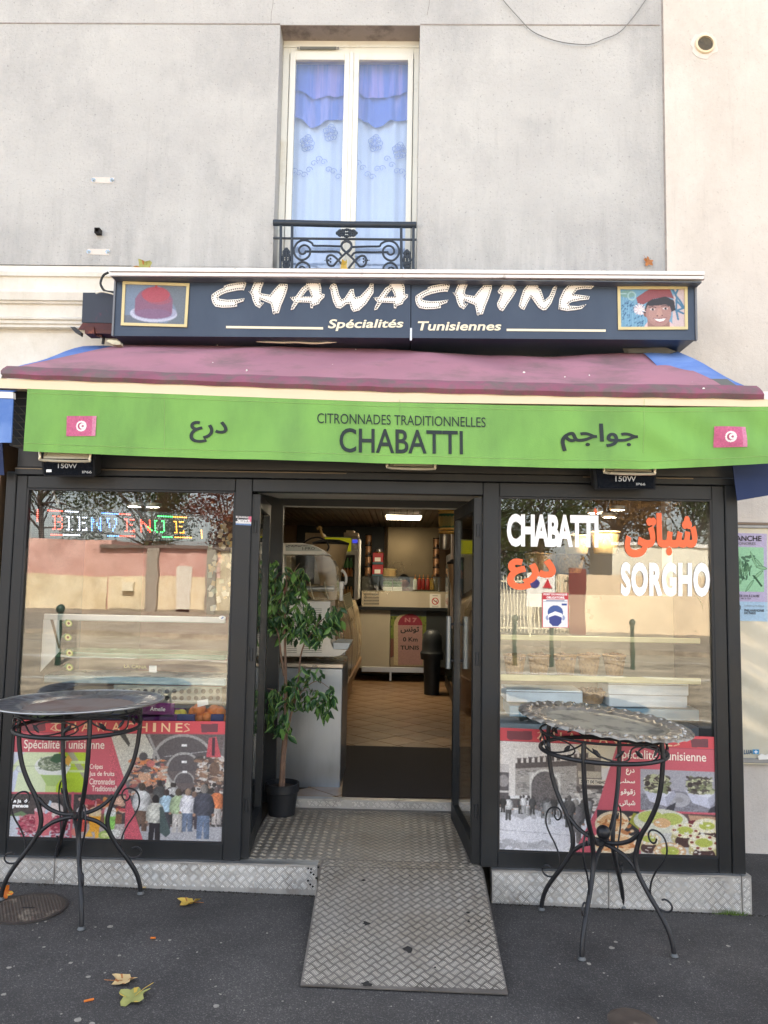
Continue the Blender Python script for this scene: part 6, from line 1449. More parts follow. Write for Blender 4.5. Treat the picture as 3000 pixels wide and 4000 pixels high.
# tall drinks cooler with yellow header
Yk = 4.3
t = thing('drinks_cooler', 'tall drinks cooler with a lit yellow header behind the slush machine', 'fridge', at(1330, 2600, Yk))
cuboid(1225, 2098, 1402, 2340, Yk, .6, M['white_enamel'], 'cabinet', t, .01); h_ = cuboid(1232, 2101, 1372, 2152, Yk-.03, .03, mat('yellow_header', s8(206, 200, 40), .4, emit=s8(205, 205, 30), es=.06), 'header_panel', t, .01)
cuboid(1372, 2104, 1399, 2152, Yk-.035, .035, M['white_enamel'], 'display_frame', t); cuboid(1376, 2108, 1397, 2121, Yk-.04, .006, mat('blue_display', s8(20, 24, 60), .3, emit=s8(60, 70, 200), es=.25), 'display', h_)
cuboid(1330, 2168, 1386, 2338, Yk-.02, .02, mat('cooler_glass', s8(60, 66, 58), .1), 'door_glass', t)
for k, (c, y) in enumerate((((.4, .16, .04), 2252), ((.1, .25, .08), 2218), ((.4, .2, .05), 2330))):
    for j in range(3): a = at(1345+j*13, y, Yk-.03); mb = MB(); mb.lathe([(.022, 0), (.022, .07), (.01, .10), (.01, .12), (0, .12)], a, 10); mb.build('drink_bottle', mat('drink%d' % k, c, .3), t, True)
for (x0, y0, x1, y1, lb) in ((1343, 2081, 1399, 2100, 'wide white food box on top of the yellow headed cooler'), (1352, 2072, 1383, 2081, 'small white food box lying on the wider one on the cooler')): t = thing('food_box', lb, 'box', at(x0, y1, Yk+.1)); cuboid(x0, y0, x1, y1, Yk+.1, .25, M['cream'], 'box', t)
t = thing('storage_unit', 'pale storage box behind the lid of the steel hopper', 'box', at(1220, 2140, 4.0)); cuboid(1190, 2082, 1262, 2160, 4.2, .4, mat('beige_plastic', s8(176, 160, 130), .5), 'case', t)
# cone hopper with black lid
def hopper(name, lb, cx_, ytop, wpx, ybot, Y, wb, col):
    p = at(cx_, ytop, Y); r = wpx/2/FPX*(Y-CAM.y); zb = at(cx_, ybot, Y).z-p.z; t = thing(name, lb, 'hopper', p)
    mb = MB(); mb.lathe([(r*wb, zb), (r*.55, zb*.55), (r, 0)], p, 28); mb.build('cone', col, t, True)
    mb = MB(); mb.lathe([(r*1.02, 0), (r*1.04, .02), (r*.5, .05), (0, .055)], p, 28); mb.build('lid', M['dark'], t, True); return t
hopper('juice_hopper', 'beige cone hopper with a black lid behind the slush machine', 1292, 2128, 140, 2400, 2.4, .45, mat('hopper_beige', s8(176, 156, 122), .45, .1))
hopper('grinder_hopper', 'beige cone hopper seen through the right glass door leaf', 1775, 2204, 56, 2340, 3.0, .15, mat('hopper_tan', s8(170, 140, 108), .45, .1))
t = thing('orange_squeezer', 'black and orange squeezer spout below the right cone hopper', 'machine', at(1785, 2350, 3.0)); cuboid(1770, 2333, 1796, 2372, 3.0, .1, M['dark'], 'spout', t); cuboid(1778, 2362, 1790, 2378, 2.98, .05, mat('orange_part', s8(230, 120, 20), .4), 'valve', t); cuboid(1762, 2080, 1794, 2455, 3.3, .2, mat('pale_column', s8(196, 176, 160), .6), 'column', t)
p = at(1250, 2130, 2.4); t = thing('stirring_rod', 'thin golden rod standing out of the hopper lid', 'rod', p); mb = MB(); mb.tube([at(1272, 2125, 2.3), at(1247, 2055, 2.3)], .012, 8); mb.build('rod', mat('brass2', s8(180, 150, 90), .5, .5), t, True); mb = MB(); mb.tube([at(1238, 2066, 2.3), at(1258, 2062, 2.3)], .012, 8); mb.build('cross_bar', MATS['brass2'], t, True)
mb = MB(); mb.tube(smoothpath([at(x, y, 2.2) for x, y in ((1185, 2120), (1215, 2103), (1245, 2100), (1272, 2112), (1284, 2135), (1278, 2152))], 5), .008, 8); tag(mb.build('black_hose', M['cableb'], smooth=True), 'black hose arching over the slush machine', 'hose')

# ----- slush machine on the steel cabinet
Yc = .58
cab = thing('steel_cabinet', 'stainless steel cabinet just inside the door behind the potted plant', 'cabinet', at(1180, 3078, Yc))
CS = mat('cabinet_steel', s8(176, 182, 188), .34, .8, .06, 1.4, col2=s8(138, 142, 146), cs=1.0, streak=.25)
a, b_ = at(1016, 3078, Yc), at(1339, 2612, Yc)
mb = MB(); mb.bev((a.x, Yc, a.z), (b_.x, Yc+.6, b_.z), .005); mb.build('front_panel', CS, cab)
mb = MB(); mb.bev((a.x-.01, Yc-.012, b_.z+.003), (b_.x+.004, Yc+.62, at(1339, 2594, Yc).z), .004); mb.build('top_plate', mat('cabinet_top', s8(200, 190, 176), .3, .7), cab)
mb = MB()
for x in (a.x+.05, b_.x-.05): mb.lathe([(.02, ZP), (.02, a.z)], (x, Yc+.05, 0), 10); mb.lathe([(.02, ZP), (.02, a.z)], (x, Yc+.5, 0), 10)
mb.build('feet', M['mesh'], cab)
Ym = .61; sm_ = thing('slush_machine', 'white slush machine with a clear rounded bowl standing on the steel cabinet', 'machine', at(1200, 2563, Ym))
zz = Z(950, 2050, .2713)                      # zoom frame of this machine
def mp_(x, y, Y=Ym): return at(*zz(x, y), Y)
mb = MB(); P_ = [mp_(*q) for q in ((335, 1150), (345, 1890), (1310, 1898), (1400, 1880), (1500, 1800), (1300, 1790), (1255, 1700), (1255, 1105), (640, 1105), (580, 1060), (450, 1000), (370, 1050))]
mb.slab(P_, (0, 1, 0), .42); body = mb.build('body', M['white_enamel'], sm_)
mb = MB(); P_ = [mp_(*q, Ym-.006) for q in ((1300, 1700), (1540, 1708), (1500, 1790), (1300, 1790))]; mb.slab(P_, (0, 1, 0), .4); mb.build('drip_tray', mat('drip_tray', s8(186, 196, 204), .35), sm_)
sl0 = None
for cx0 in (630, 860, 990):
    for j in range(25):
        y = 1205+j*26
        if (cx0 == 630 and j < 3): continue
        if sl0 is None: a, b_ = mp_(cx0, y), mp_(cx0+140, y+11); mb = MB(); mb.hexa([(a.x, Ym-.004, a.z), (b_.x, Ym-.004, a.z), (b_.x, Ym-.001, b_.z), (a.x, Ym-.001, b_.z), (a.x, Ym, a.z), (b_.x, Ym, a.z), (b_.x, Ym, b_.z), (a.x, Ym, b_.z)]); sl0 = mb.build('vent_slot', mat('slot_grey', s8(120, 118, 112), .6), body); base_p = mp_(cx0, y)
        else: d_ = mp_(cx0, y)-base_p; link_copy(sl0, 'vent_slot', body, (d_.x, 0, d_.z))
# neck and lid
mb = MB(); mb.slab([mp_(*q) for q in ((465, 425), (580, 425), (630, 1060), (580, 1060), (500, 1010), (470, 700))], (0, 1, 0), .36); mb.build('neck', M['white_enamel'], sm_)
mb = MB(); mb.slab([mp_(*q, Ym-.012) for q in ((485, 262), (850, 262), (1000, 290), (1110, 345), (1215, 430), (465, 425), (470, 300))], (0, 1, 0), .36); lid = mb.build('lid', M['white_enamel'], sm_)
mb = MB(); mb.slab([mp_(*q, Ym-.015) for q in ((610, 282), (930, 284), (1060, 320), (1140, 380), (612, 378))], (0, 1, 0), .002); lb_ = mb.build('badge', mat('badge_grey', s8(176, 182, 178), .4), lid)
f = bil(mp_(850, 362, Ym-.018), mp_(1032, 362, Ym-.018), mp_(850, 322, Ym-.018)); text_on('I-PRO', f, mat('badge_letters', s8(96, 98, 98), .5), lb_, off=.02)
mb = MB(); g = random.Random(3)
for k in range(26): t_ = k/25; p = mp_(630+t_*290+g.uniform(-8, 8), 300+g.uniform(-6, 30)*(1-t_)+2*t_, Ym-.0175); s = .0055*(1-.4*t_); mb.slab([p+Vector((s*cos(a_), 0, s*sin(a_))) for a_ in (.3, 1.5, 2.8, 4.0, 5.2)], (0, 1, 0), .001)
mb.build('cube_pattern', M['ink_grey'], lb_)
prof = [(620, 440), (1150, 436), (1230, 450), (1290, 510), (1330, 600), (1345, 720), (1345, 1070), (1330, 1082), (680, 1082), (640, 1060)]
mb = MB(); P_ = [mp_(*q, Ym+.02) for q in prof]; n = len(P_)
mb.add([tuple(p) for p in P_]+[(p.x, p.y+.28, p.z) for p in P_], [tuple(range(n)), tuple(range(2*n-1, n-1, -1))]+[(i, (i+1) % n, (i+1) % n+n, i+n) for i in range(n)]); mb.build('clear_bowl', glass_mat('bowl_plastic', .05, (.86, .86, .82), .08), sm_)
mb = MB(); mb.tube([mp_(650, 925, Ym+.16), mp_(1310, 918, Ym+.16)], .022, 12); mb.build('cooling_drum', M['alu'], sm_, True)
mb = MB()
for x in (980, 1190): mb.tube(smoothpath([mp_(x-20, 820, Ym+.10), mp_(x, 940, Ym+.09), mp_(x+40, 1065, Ym+.10)], 4), .004, 6)
mb.build('auger', M['cablew'], sm_, True)
mb = MB(); mb.slab([mp_(*q, Ym+.01) for q in ((640, 1060), (655, 1010), (690, 980), (760, 980), (860, 1060))], (0, 1, 0), .3); mb.build('inner_shell', M['white_enamel'], sm_)
mb = MB(); mb.slab([mp_(*q, Ym-.002) for q in ((585, 860), (612, 860), (612, 1060), (585, 1060))], (0, 1, 0), .2); mb.build('red_seal', mat('red_seal', s8(150, 30, 50), .5), sm_)
tap = MB(); tap.tube(smoothpath([mp_(x, y, Ym+.1) for x, y in ((1412, 655), (1450, 680), (1480, 740), (1480, 820), (1460, 860))], 4), .010, 8); tp_ = tap.build('tap_handle', M['white_enamel'], sm_, True)
mb = MB(); a, b_ = mp_(1380, 1095, Ym+.08), mp_(1450, 815, Ym+.08); mb.bev((a.x, Ym+.06, b_.z-.06), (b_.x, Ym+.14, b_.z), .005); mb.bev((a.x+.003, Ym+.08, a.z), (b_.x-.006, Ym+.12, b_.z-.06), .004); mb.build('tap_spout', M['white_enamel'], sm_)

# ----- long glass fronted counter on the left
lc = thing('display_counter', 'long curved glass display counter running back along the left side', 'counter', (-.6, 1.1, ZP))
y0, y1 = 1.15, 5.6
mb = MB(); mb.box((-1.5, y0, ZP), (-.62, y1, .62)); mb.box((-1.5, y0, .62), (-.50, y1, .70)); mb.build('base', mat('counter_wood', s8(150, 116, 80), .35, .1, .1, 2), lc)
GP = [(-.52, .70), (-.50, .95), (-.53, 1.25), (-.62, 1.50), (-.80, 1.66), (-1.0, 1.70)]
gp = smoothpath([Vector((x, 0, z)) for x, z in GP], 4); mb = MB(); n = len(gp)
mb.add([(p.x, y0, p.z) for p in gp]+[(p.x, y1, p.z) for p in gp], [(i, i+1, i+1+n, i+n) for i in range(n-1)]); mb.build('curved_glass', mat('tan_reflection', s8(176, 154, 120), .22, .2, .12, 1.2), lc, True)  # opaque tan puts the warm floor's reflection into the glass colour
for k in range(1, 4): mb = MB(); yy = y0+(y1-y0)*k/4; mb.tube([(p.x+.001, yy, p.z) for p in gp], .0025, 6); mb.build('glass_joint', M['dark'], lc, True)
mb = MB(); mb.slab([(-.40, y0-.01, .98), (-.54, y0-.01, .96), (-.55, y0-.01, .72), (-.47, y0-.01, .60), (-.42, y0-.01, .72)], (0, 1, 0), .06); mb.build('end_cap', mat('end_cap', s8(48, 46, 50), .5), lc)
mb = MB(); mb.slab([(-.53, y0-.004, .70), (-.40, y0-.004, .98), (-.44, y0-.004, 1.3), (-.56, y0-.004, 1.52), (-.8, y0-.004, 1.66), (-1.2, y0-.004, 1.66), (-1.2, y0-.004, .7)], (0, 1, 0), .006); mb.build('end_glass', M['glass_in'], lc)
pc = thing('price_list', 'small printed price list leaning on the curved glass counter', 'price list', at(1380, 2400, 1.1)); fP = pxq((1352, 2385), (1382, 2365), (1338, 2325), (1368, 2312), 1.10); I = Ink(24, 40, (.80, .74, .56))
for k in range(8): I.rect(.1, .08+k*.115, .9, .13+k*.115, (.25, .22, .18))
I.lay('list_print', fP, M['print_matt'], pc)
# ----- right side: black cooler, dispenser, lampshade, bin
t = thing('black_cooler', 'tall black glass door cooler along the right wall of the shop', 'fridge', (.9, 3.9, ZP))
mb = MB(); mb.bev((.66, 3.9, ZP+.06), (1.5, 5.75, 2.12), .01); mb.build('cabinet', mat('cooler_black', s8(34, 34, 36), .35), t)
mb = MB(); mb.box((.652, 4.0, .5), (.658, 5.65, 2.0)); mb.build('door_glass', mat('dark_cooler_glass', s8(46, 52, 48), .08), t)
mb = MB(); mb.tube([(.645, 4.8, .7), (.645, 4.8, 1.9)], .012, 8); mb.build('handle', M['alu'], t, True)
t = thing('cup_dispenser', 'bright steel cup dispenser hanging beside the woven lampshade', 'dispenser', at(1736, 2145, 3.2)); p = at(1736, 2146, 3.2); mb = MB(); mb.lathe([(.05, 0), (.055, .02), (.055, .40), (.04, .44), (0, .45)], p, 16); mb.build('steel_tube', M['steel'], t, True)
t = thing('woven_lampshade', 'green woven basket lampshade with straw rims hanging inside the shop', 'lampshade', at(1754, 2080, 2.3)); p = at(1754, 2080, 2.3); hgt = at(1754, 1992, 2.3).z-p.z; r = 40/FPX*(2.3-CAM.y)
mb = MB(); mb.lathe([(r*.92, .02), (r*.96, hgt*.5), (r, hgt-.03)], p, 32); sh_ = mb.build('shade', mat('green_weave', s8(34, 86, 60), .8), t, True)
straw = mat('straw', s8(214, 170, 90), .8, 0, .15, 60)
mb = MB()
for z, rr in ((0, .91), (.03, .93), (hgt-.03, 1.0), (hgt, 1.01)): mb.tube([p+Vector((r*rr*cos(2*pi*k/32), r*rr*sin(2*pi*k/32), z)) for k in range(32)], .011, 6, closed=True)
mb.build('rim', straw, t, True)
mb = MB()
for i in range(8):
    for k in range(18):
        a = 2*pi*(k+.5*(i % 2))/18; z = .06+(hgt-.12)*i/8; q_ = p+Vector((r*(.95+.06*i/8)*cos(a), r*(.95+.06*i/8)*sin(a), z)); tv = Vector((-sin(a), cos(a), 0)); mb.slab([q_-tv*.005-Vector((0, 0, .006)), q_+tv*.005-Vector((0, 0, .006)), q_+tv*.005+Vector((0, 0, .006)), q_-tv*.005+Vector((0, 0, .006))], Vector((cos(a), sin(a), 0)), .004)
tag(mb.build('straw_stitches', straw, sh_), kind='stuff')
p = at(1686, 2682, 5.3); p.z = ZP; t = thing('waste_bin', 'dark grey waste bin with a domed lid in front of the counter', 'bin', p); bm_ = mat('bin_plastic', s8(36, 40, 44), .5)
zr = lambda py: at(1686, py, 5.3).z-ZP
mb = MB(); mb.lathe([(.10, 0), (.115, zr(2575))], p, 24); mb.build('bin_body', bm_, t, True); mb = MB(); mb.lathe([(.15, zr(2575)), (.16, zr(2550)), (.135, zr(2540)), (.135, zr(2510)), (.12, zr(2478)), (.07, zr(2462)), (0, zr(2458))], p, 24); mb.build('bin_lid', bm_, t, True)
t = thing('side_table', 'low wooden table corner behind the right glass door', 'table', (.8, 2.4, ZP)); mb = MB(); mb.bev((.62, 2.5, 1.02), (1.3, 3.5, 1.06), .004); mb.build('table_top', mat('dark_wood', s8(90, 64, 48), .5), t)
for x, y in ((.65, 2.55), (1.25, 2.55), (.65, 3.45), (1.25, 3.45)): mb = MB(); mb.bev((x-.02, y-.02, ZP), (x+.02, y+.02, 1.02), .003); mb.build('leg', MATS['dark_wood'], t)
# ------------------------------------------------------------------ behind the left window
z1_ = Z(0, 1850, .6028)
# LED message board
lb = thing('led_board', 'LED message board spelling BIENVENUE in coloured dots in the left window', 'LED sign', at(470, 2110, FS+.10))
YL = FS+.10; cTL, cTR, cBR, cBL = (128, 1974), (798, 2010), (807, 2114), (124, 2102)
mb = MB(); q = [at(*c, YL) for c in (cTL, cTR, cBR, cBL)]; mb.hexa(q+[p+Vector((0, .06, 0)) for p in q]); mb.build('case', mat('led_case', s8(30, 34, 36), .45), lb)
fB = bil(at(134, 2098, YL-.004), at(800, 2110, YL-.004), at(137, 1980, YL-.004), at(792, 2016, YL-.004))
NX, NY = 96, 16
def dot(mb, i, j, r=.0026, h=.002):
    p = fB((i+.5)/NX, 1-(j+.5)/NY); mb.add([p+Vector((r, 0, 0)), p+Vector((0, 0, r)), p+Vector((-r, 0, 0)), p+Vector((0, 0, -r)), p+Vector((0, -h, 0))], [(0, 4, 1), (1, 4, 2), (2, 4, 3), (3, 4, 0)])
GLY = {'B': ['11110', '01001', '01001', '01110', '01001', '01001', '01001', '11110'], 'I': ['111', '010', '010', '010', '010', '010', '010', '111'], 'E': ['11111', '01000', '01000', '01110', '01000', '01000', '01001', '11111'], 'N': ['10001', '11001', '11001', '10101', '10101', '10011', '10011', '10001'], 'V': ['11011', '10001', '10001', '01001', '01010', '01010', '00100', '00100'], 'U': ['11011', '10001', '10001', '10001', '10001', '10001', '10001', '01110']}
cells = {}
def put(ch, x0, c, sx=1.35):
    for j, row in enumerate(GLY[ch]):
        for i, b_ in enumerate(row):
            if b_ == '1':
                for dx in ((0, 1) if sx > 1.3 and i in (0, 2) and False else (0,)): cells[(int(round(x0+i*sx))+dx, 4+j)] = c
for ch, x0, c in (('B', 10, 'r'), ('I', 18, 'w'), ('E', 24, 'w'), ('N', 32, 'b'), ('V', 41, 'b'), ('E', 51, 'r'), ('N', 60, 'r'), ('U', 68, 'g'), ('E', 79, 'o')): put(ch, x0, c)
for i in range(60, 66): cells[(i+1, 5+(i-60))] = 'g' if i > 62 else 'r'
for (j, segs_) in ((1, ((7, 16, 'r'), (17, 25, 'w'), (38, 48, 'b'), (48, 55, 'r'), (70, 79, 'g'), (79, 87, 'o'))), (14, ((9, 16, 'r'), (16, 26, 'w'), (41, 48, 'b'), (48, 57, 'r'), (72, 78, 'g'), (79, 89, 'o')))):
    for a, b_, c in segs_:
        for i in range(a, b_): cells[(i, j)] = c
for j in range(1, 8): cells[(1, j)] = 'r'
for j in range(9, 15): cells[(94, j)] = 'o'
ec = {'r': (1, .10, .06), 'w': (.75, .8, 1), 'b': (.10, .30, 1), 'g': (.08, 1, .2), 'o': (1, .40, .05)}
for c, e in ec.items():
    mb = MB()
    for (i, j), q in cells.items():
        if q == c: dot(mb, i, j, .0044)
    tag(mb.build('lit_dots', mat('led_'+c, e, .4, emit=e, es=1.1), lb), kind='stuff')
mb = MB()
for i in range(NX):
    for j in range(NY):
        if (i, j) not in cells: dot(mb, i, j, .0020)
tag(mb.build('unlit_dots', mat('led_off', s8(92, 96, 92), .3), lb), kind='stuff')
mb = MB(); P_ = [at(*z1_(x, y), FS+.13) for x, y in ((335, 85), (345, 110), (352, 135), (360, 165), (368, 185), (378, 205))]
for a, b_ in zip(P_[:-1], P_[1:]): m_ = (a+b_)/2; d_ = (b_-a).length*.62; mb.tube([m_+Vector((.006*cos(t), 0, d_*sin(t))) for t in [2*pi*k/10 for k in range(10)]], .0022, 5, closed=True)
mb.tube(smoothpath([at(*z1_(x, y), FS+.13) for x, y in ((362, 175), (376, 168), (384, 182), (372, 196), (380, 212))], 3), .003, 6); tag(mb.build('hook_chain', M['alu'], smooth=True), 'metal chain and hook holding up the LED board', 'chain')
# interior pink wall piece and tiled picture behind the board
t = thing('pink_partition', 'dusky pink partition wall behind the left window', 'partition', (-1.5, 1.5, ZP)); mb = MB(); mb.box((RX0+.01, 1.55, ZP), (-1.15, 1.62, 2.5)); mb.build('panel', mat('dusky_pink', s8(150, 96, 92), .8, 0, .06, 2), t)
t = thing('tile_picture', 'blue and white tile picture of plants on the pink wall below the LED board', 'picture', at(450, 2190, 1.5)); I = Ink(90, 70, (.84, .84, .80)); I.rect(0, 0, 1, 1, (.25, .28, .42))
for k in range(8):
    for u, v in ((.06+k*.126, .93), (.06+k*.126, .07), (.06, .07+k*.125), (.94, .07+k*.125)): I.ell(u, v, .04, .05, (.78, .78, .80)); I.ell(u, v, .018, .022, (.25, .28, .5))
I.rect(.14, .14, .86, .86, (.80, .80, .74)); g = random.Random(3); I.ell(.5, .86, .09, .12, (.3, .32, .5))
for k in range(44): a = g.uniform(-1.35, 1.35); r = g.uniform(.1, .6); I.ell(.5+.58*r*sin(a), .86-r*cos(a)*.95, .03, .045, g.choice([(.36, .50, .34), (.28, .40, .30), (.72, .45, .3), (.3, .34, .52)]))
for a in (-.8, -.4, 0, .4, .8): I.line([(.5, .85), (.5+.4*sin(a), .85-.5*cos(a))], .012, (.25, .3, .5))
I.lay('tiles_print', pxq((371, 2188), (533, 2190), (371, 2078), (533, 2080), 1.5), M['print'], t)
t = thing('white_locker', 'tall white cupboard at the left behind the window', 'cupboard', at(225, 2390, .25)); cuboid(172, 1985, 262, 2640, .25, .3, mat('cupboard_white', s8(214, 222, 232), .4), 'cupboard_body', t); cuboid(236, 1990, 239, 2640, .245, .005, M['ink_grey'], 'door_gap', t)
# note covered corner
t = thing('note_board', 'dark corner board covered with pinned notes beside the LED board', 'notice board', at(860, 2390, -.35)); Yn = -.35
mb = MB(); q = [at(*c, Yn) for c in ((812, 2022), (925, 2040), (925, 2400), (806, 2400))]; mb.hexa(q+[p+Vector((0, .05, 0)) for p in q]); mb.build('board', mat('dark_board', s8(58, 52, 46), .8), t)
cols = [mat('note%d' % k, c, .7) for k, c in enumerate((s8(206, 180, 120), s8(182, 160, 116), s8(210, 198, 168), s8(140, 150, 130), s8(176, 146, 96), s8(190, 186, 172)))]
g = random.Random(21)
for k in range(58):
    px, py = g.uniform(818, 912), g.uniform(2042, 2385); w_, h_ = g.uniform(10, 18), g.uniform(14, 24); a = g.uniform(-.5, .5); p = at(px, py, Yn-.006-g.uniform(0, .01)); sc_ = (Yn-CAM.y)/FPX
    mb = MB(); mb.slab([p+Vector(((x*cos(a)-y*sin(a))*sc_, (x*.1)*sc_, (x*sin(a)+y*cos(a))*sc_)) for x, y in ((-w_/2, -h_/2), (w_/2, -h_/2), (w_/2, h_/2), (-w_/2, h_/2))], (0, 1, 0), .001); mb.build('note', g.choice(cols), t)
# glass display case in the left window
Yd = -.55
dc = thing('window_display_case', 'glass display case with white rails filling the lower left window', 'display case', at(500, 2820, Yd))
cuboid(139, 2411, 880, 2421, Yd, .02, M['white_enamel'], 'white_rail', dc); mb = MB(); a, b_ = at(85, 2412, Yd+.02), at(905, 2408, Yd+.02)
mb.box((a.x, Yd+.02, b_.z-.004), (b_.x, Yd+.5, b_.z+.004)); mb.box((a.x, Yd+.0, ZP+.4), (b_.x, Yd+.004, b_.z-.03)); mb.build('case_glass', M['glass_in'], dc)
cuboid(96, 2415, 108, 2830, Yd, .02, W_DARK, 'case_post', dc); cuboid(880, 2412, 893, 2830, Yd, .02, W_DARK, 'case_post', dc)
mb = MB(); mb.box((a.x, Yd+.1, ZP), (b_.x, Yd+.55, at(500, 2700, Yd).z-.05)); mb.build('case_base', mat('case_base', s8(150, 136, 112), .5, .2), dc)
cuboid(110, 2652, 880, 2664, Yd+.05, .3, mat('shelf_pale', s8(176, 196, 206), .3), 'shelf', dc); cuboid(110, 2560, 880, 2564, Yd+.1, .3, mat('glass_edge_green', s8(90, 130, 110), .2), 'shelf', dc)
# perforated steel strip
pf_ = cuboid(440, 2684, 868, 2744, Yd+.03, .01, mat('perforated_steel', s8(176, 172, 160), .4, .3), 'perforated_panel', dc)
h0 = None
for j, yy in enumerate((2700, 2727)):
    for i in range(15):
        px = 455+i*28.3
        if h0 is None: mb = MB(); p0_ = at(px, yy, Yd+.028); mb.lathe([(.0135, 0), (.0135, .002), (0, .002)], p0_, 16, (0, -1, 0)); h0 = mb.build('hole', M['dark'], pf_)
        else: d_ = at(px, yy, Yd+.028)-p0_; link_copy(h0, 'hole', pf_, (d_.x, 0, d_.z))
# stickers and papers
t = thing('white_notice', 'folded white paper taped inside the left display case', 'paper', at(200, 2600, Yd-.01)); mb = MB(); mb.slab([at(x, y, Yd-.006) for x, y in ((158, 2420), (232, 2421), (232, 2545), (150, 2632))], (0, 1, 0), .001); mb.build('sheet', M['paper'], t)
mb = MB(); mb.slab([at(x, y, Yd-.009) for x, y in ((196, 2420), (208, 2420), (234, 2530), (228, 2535))], (0, 1, 0), .001); mb.build('brown_fold', mat('brown_fold', s8(120, 100, 78), .7), t)
for k, (px, py) in enumerate(((268, 2435), (265, 2490), (271, 2551), (271, 2607))):
    t = thing('avocado_sticker', ('topmost', 'second', 'third', 'lowest')[k]+' avocado half sticker in the column on the left display glass', 'sticker', at(px, py, Yd-.004), 'avocado stickers')
    mb = MB(); P_ = [(15*cos(a)*(1+.15*sin(a)), 13*sin(a)) for a in [2*pi*i/16 for i in range(16)]]; th = -.7; sc_ = (Yd-CAM.y)/FPX
    for nm, s_, m_, dy in (('skin', 1, mat('avocado_skin', s8(150, 170, 60), .6), 0), ('flesh', .78, mat('avocado_flesh', s8(228, 222, 140), .6), .0015), ('stone', .36, mat('avocado_stone', s8(150, 90, 40), .6), .003)):
        mb = MB(); mb.slab([at(px, py, Yd-.004-dy)+Vector(((x*cos(th)-y*sin(th))*s_*sc_, 0, (x*sin(th)+y*cos(th))*s_*sc_)) for x, y in P_], (0, 1, 0), .001); mb.build(nm, m_, t)
    mb = MB(); mb.slab([at(px+x, py+y, Yd-.002) for x, y in ((-26, -2), (-10, -16), (2, -12), (-12, 2))], (0, 1, 0), .001); mb.build('leaf', mat('sticker_leaf', s8(110, 150, 110), .6), t)
tt = thing('case_lettering', 'pale lettering LA CANA on the left display glass', 'lettering', at(530, 2610, Yd)); text_on('LA CANA', pxq((485, 2609), (574, 2612), (485, 2596), (574, 2599), Yd, .004), mat('pale_gold_letter', s8(196, 180, 130), .6), tt, off=.03)
t = thing('white_label', 'small square white printed label on the left display glass', 'label', at(598, 2626, Yd)); I = Ink(24, 22, (.93, .94, .93)); I.rect(.15, .12, .7, .18, (.6, .6, .6)); I.rect(.15, .3, .6, .34, (.6, .6, .6)); I.rect(.15, .5, .8, .54, (.7, .7, .7)); I.lay('label_print', pxq((583, 2625), (613, 2627), (583, 2600), (613, 2600), Yd, .004), M['print_matt'], t)
t = thing('rounded_tag', 'rounded white tag with a blue mark on the rail of the display case', 'label', at(868, 2415, Yd)); mb = MB(); mb.slab([at(868+14*cos(a), 2413+8*sin(a), Yd-.004) for a in [2*pi*k/14 for k in range(14)]], (0, 1, 0), .002); mb.build('tag_plate', M['vinyl_white'], t); mb = MB(); mb.slab([at(x, y, Yd-.006) for x, y in ((862, 2416), (870, 2409), (874, 2413), (866, 2418))], (0, 1, 0), .001); mb.build('mark', mat('tag_blue', s8(70, 120, 190), .5), t)
# fruit boxes
YB_ = FS+.14
def crate(x0, x1, y0, y1, m_, lb, txt=None):
    t = thing('fruit_crate', lb, 'crate', at((x0+x1)/2, y1, YB_), 'fruit crates in the window'); a, b_ = at(x0, y1, YB_), at(x1, y0, YB_)
    mb = MB(); mb.bev((a.x, YB_, a.z), (b_.x, YB_+.02, b_.z), .002); mb.box((a.x, YB_+.02, a.z), (b_.x, YB_+.25, a.z+.01)); mb.build('crate_side', m_, t)
    if txt: text_on(txt, pxq((x0+30, y0+28), (x0+90, y0+30), (x0+30, y0+12), (x0+90, y0+14), YB_, .003), M['vinyl_white'], t, off=.02, shear=.15)
    return t
def fruit(n, x0, x1, y0, y1, c, lbk, r, seed):
    g = random.Random(seed)
    pos = []
    for k in range(n):
        px = x0+(x1-x0)*(k+.5)/n+g.uniform(-3, 3); py = y1-(y1-y0)*g.uniform(0, 1)*(1 if k % 2 else .4); pos.append((px, py))
    pos.sort()
    for k, (px, py) in enumerate(pos):
        p = at(px, py, YB_+.03+g.uniform(0, .08)); mb = MB(); mb.ball((0, 0, 0), r*g.uniform(.9, 1.1), 14, 10, .92); o = mb.build(lbk, c, None, True); o.location = p
        nth_ = ('leftmost', 'second', 'third', 'fourth', 'fifth', 'sixth', 'seventh', 'eighth', 'ninth', 'tenth', 'eleventh', 'twelfth', 'rightmost')[k]
        nth_ = 'rightmost' if k == n-1 else nth_
        tag(o, nth_+' '+{'orange': 'orange heaped in the dark blue crate at the bottom of the left window', 'lemon': 'lemon lying in the purple crate at the bottom of the left window'}[lbk], lbk, lbk+'s in the left window')
pur, nav = mat('purple_card', s8(120, 40, 110), .6), mat('blue_crate', s8(44, 56, 110), .5)
crate(556, 680, 2748, 2800, pur, 'purple cardboard crate lettered in white behind the left pane', 'Amelie'); crate(500, 690, 2792, 2830, mat('violet_card', s8(104, 30, 110), .6), 'violet crate of lemons beside the table leg'); crate(690, 760, 2792, 2830, nav, 'dark blue crate between the lemons and the oranges'); crate(822, 872, 2792, 2830, nav, 'dark blue crate at the right end of the left window')
crate(110, 330, 2795, 2830, mat('green_card', s8(90, 110, 60), .6), 'green crate behind the left table top'); crate(335, 480, 2790, 2830, nav, 'dark blue crate behind the middle of the left table')
om = mat('orange_peel', s8(226, 128, 50), .5, 0, .1, 30, bump=.3, bs=300); lm = mat('lemon_peel', s8(214, 200, 70), .5, 0, .1, 30)
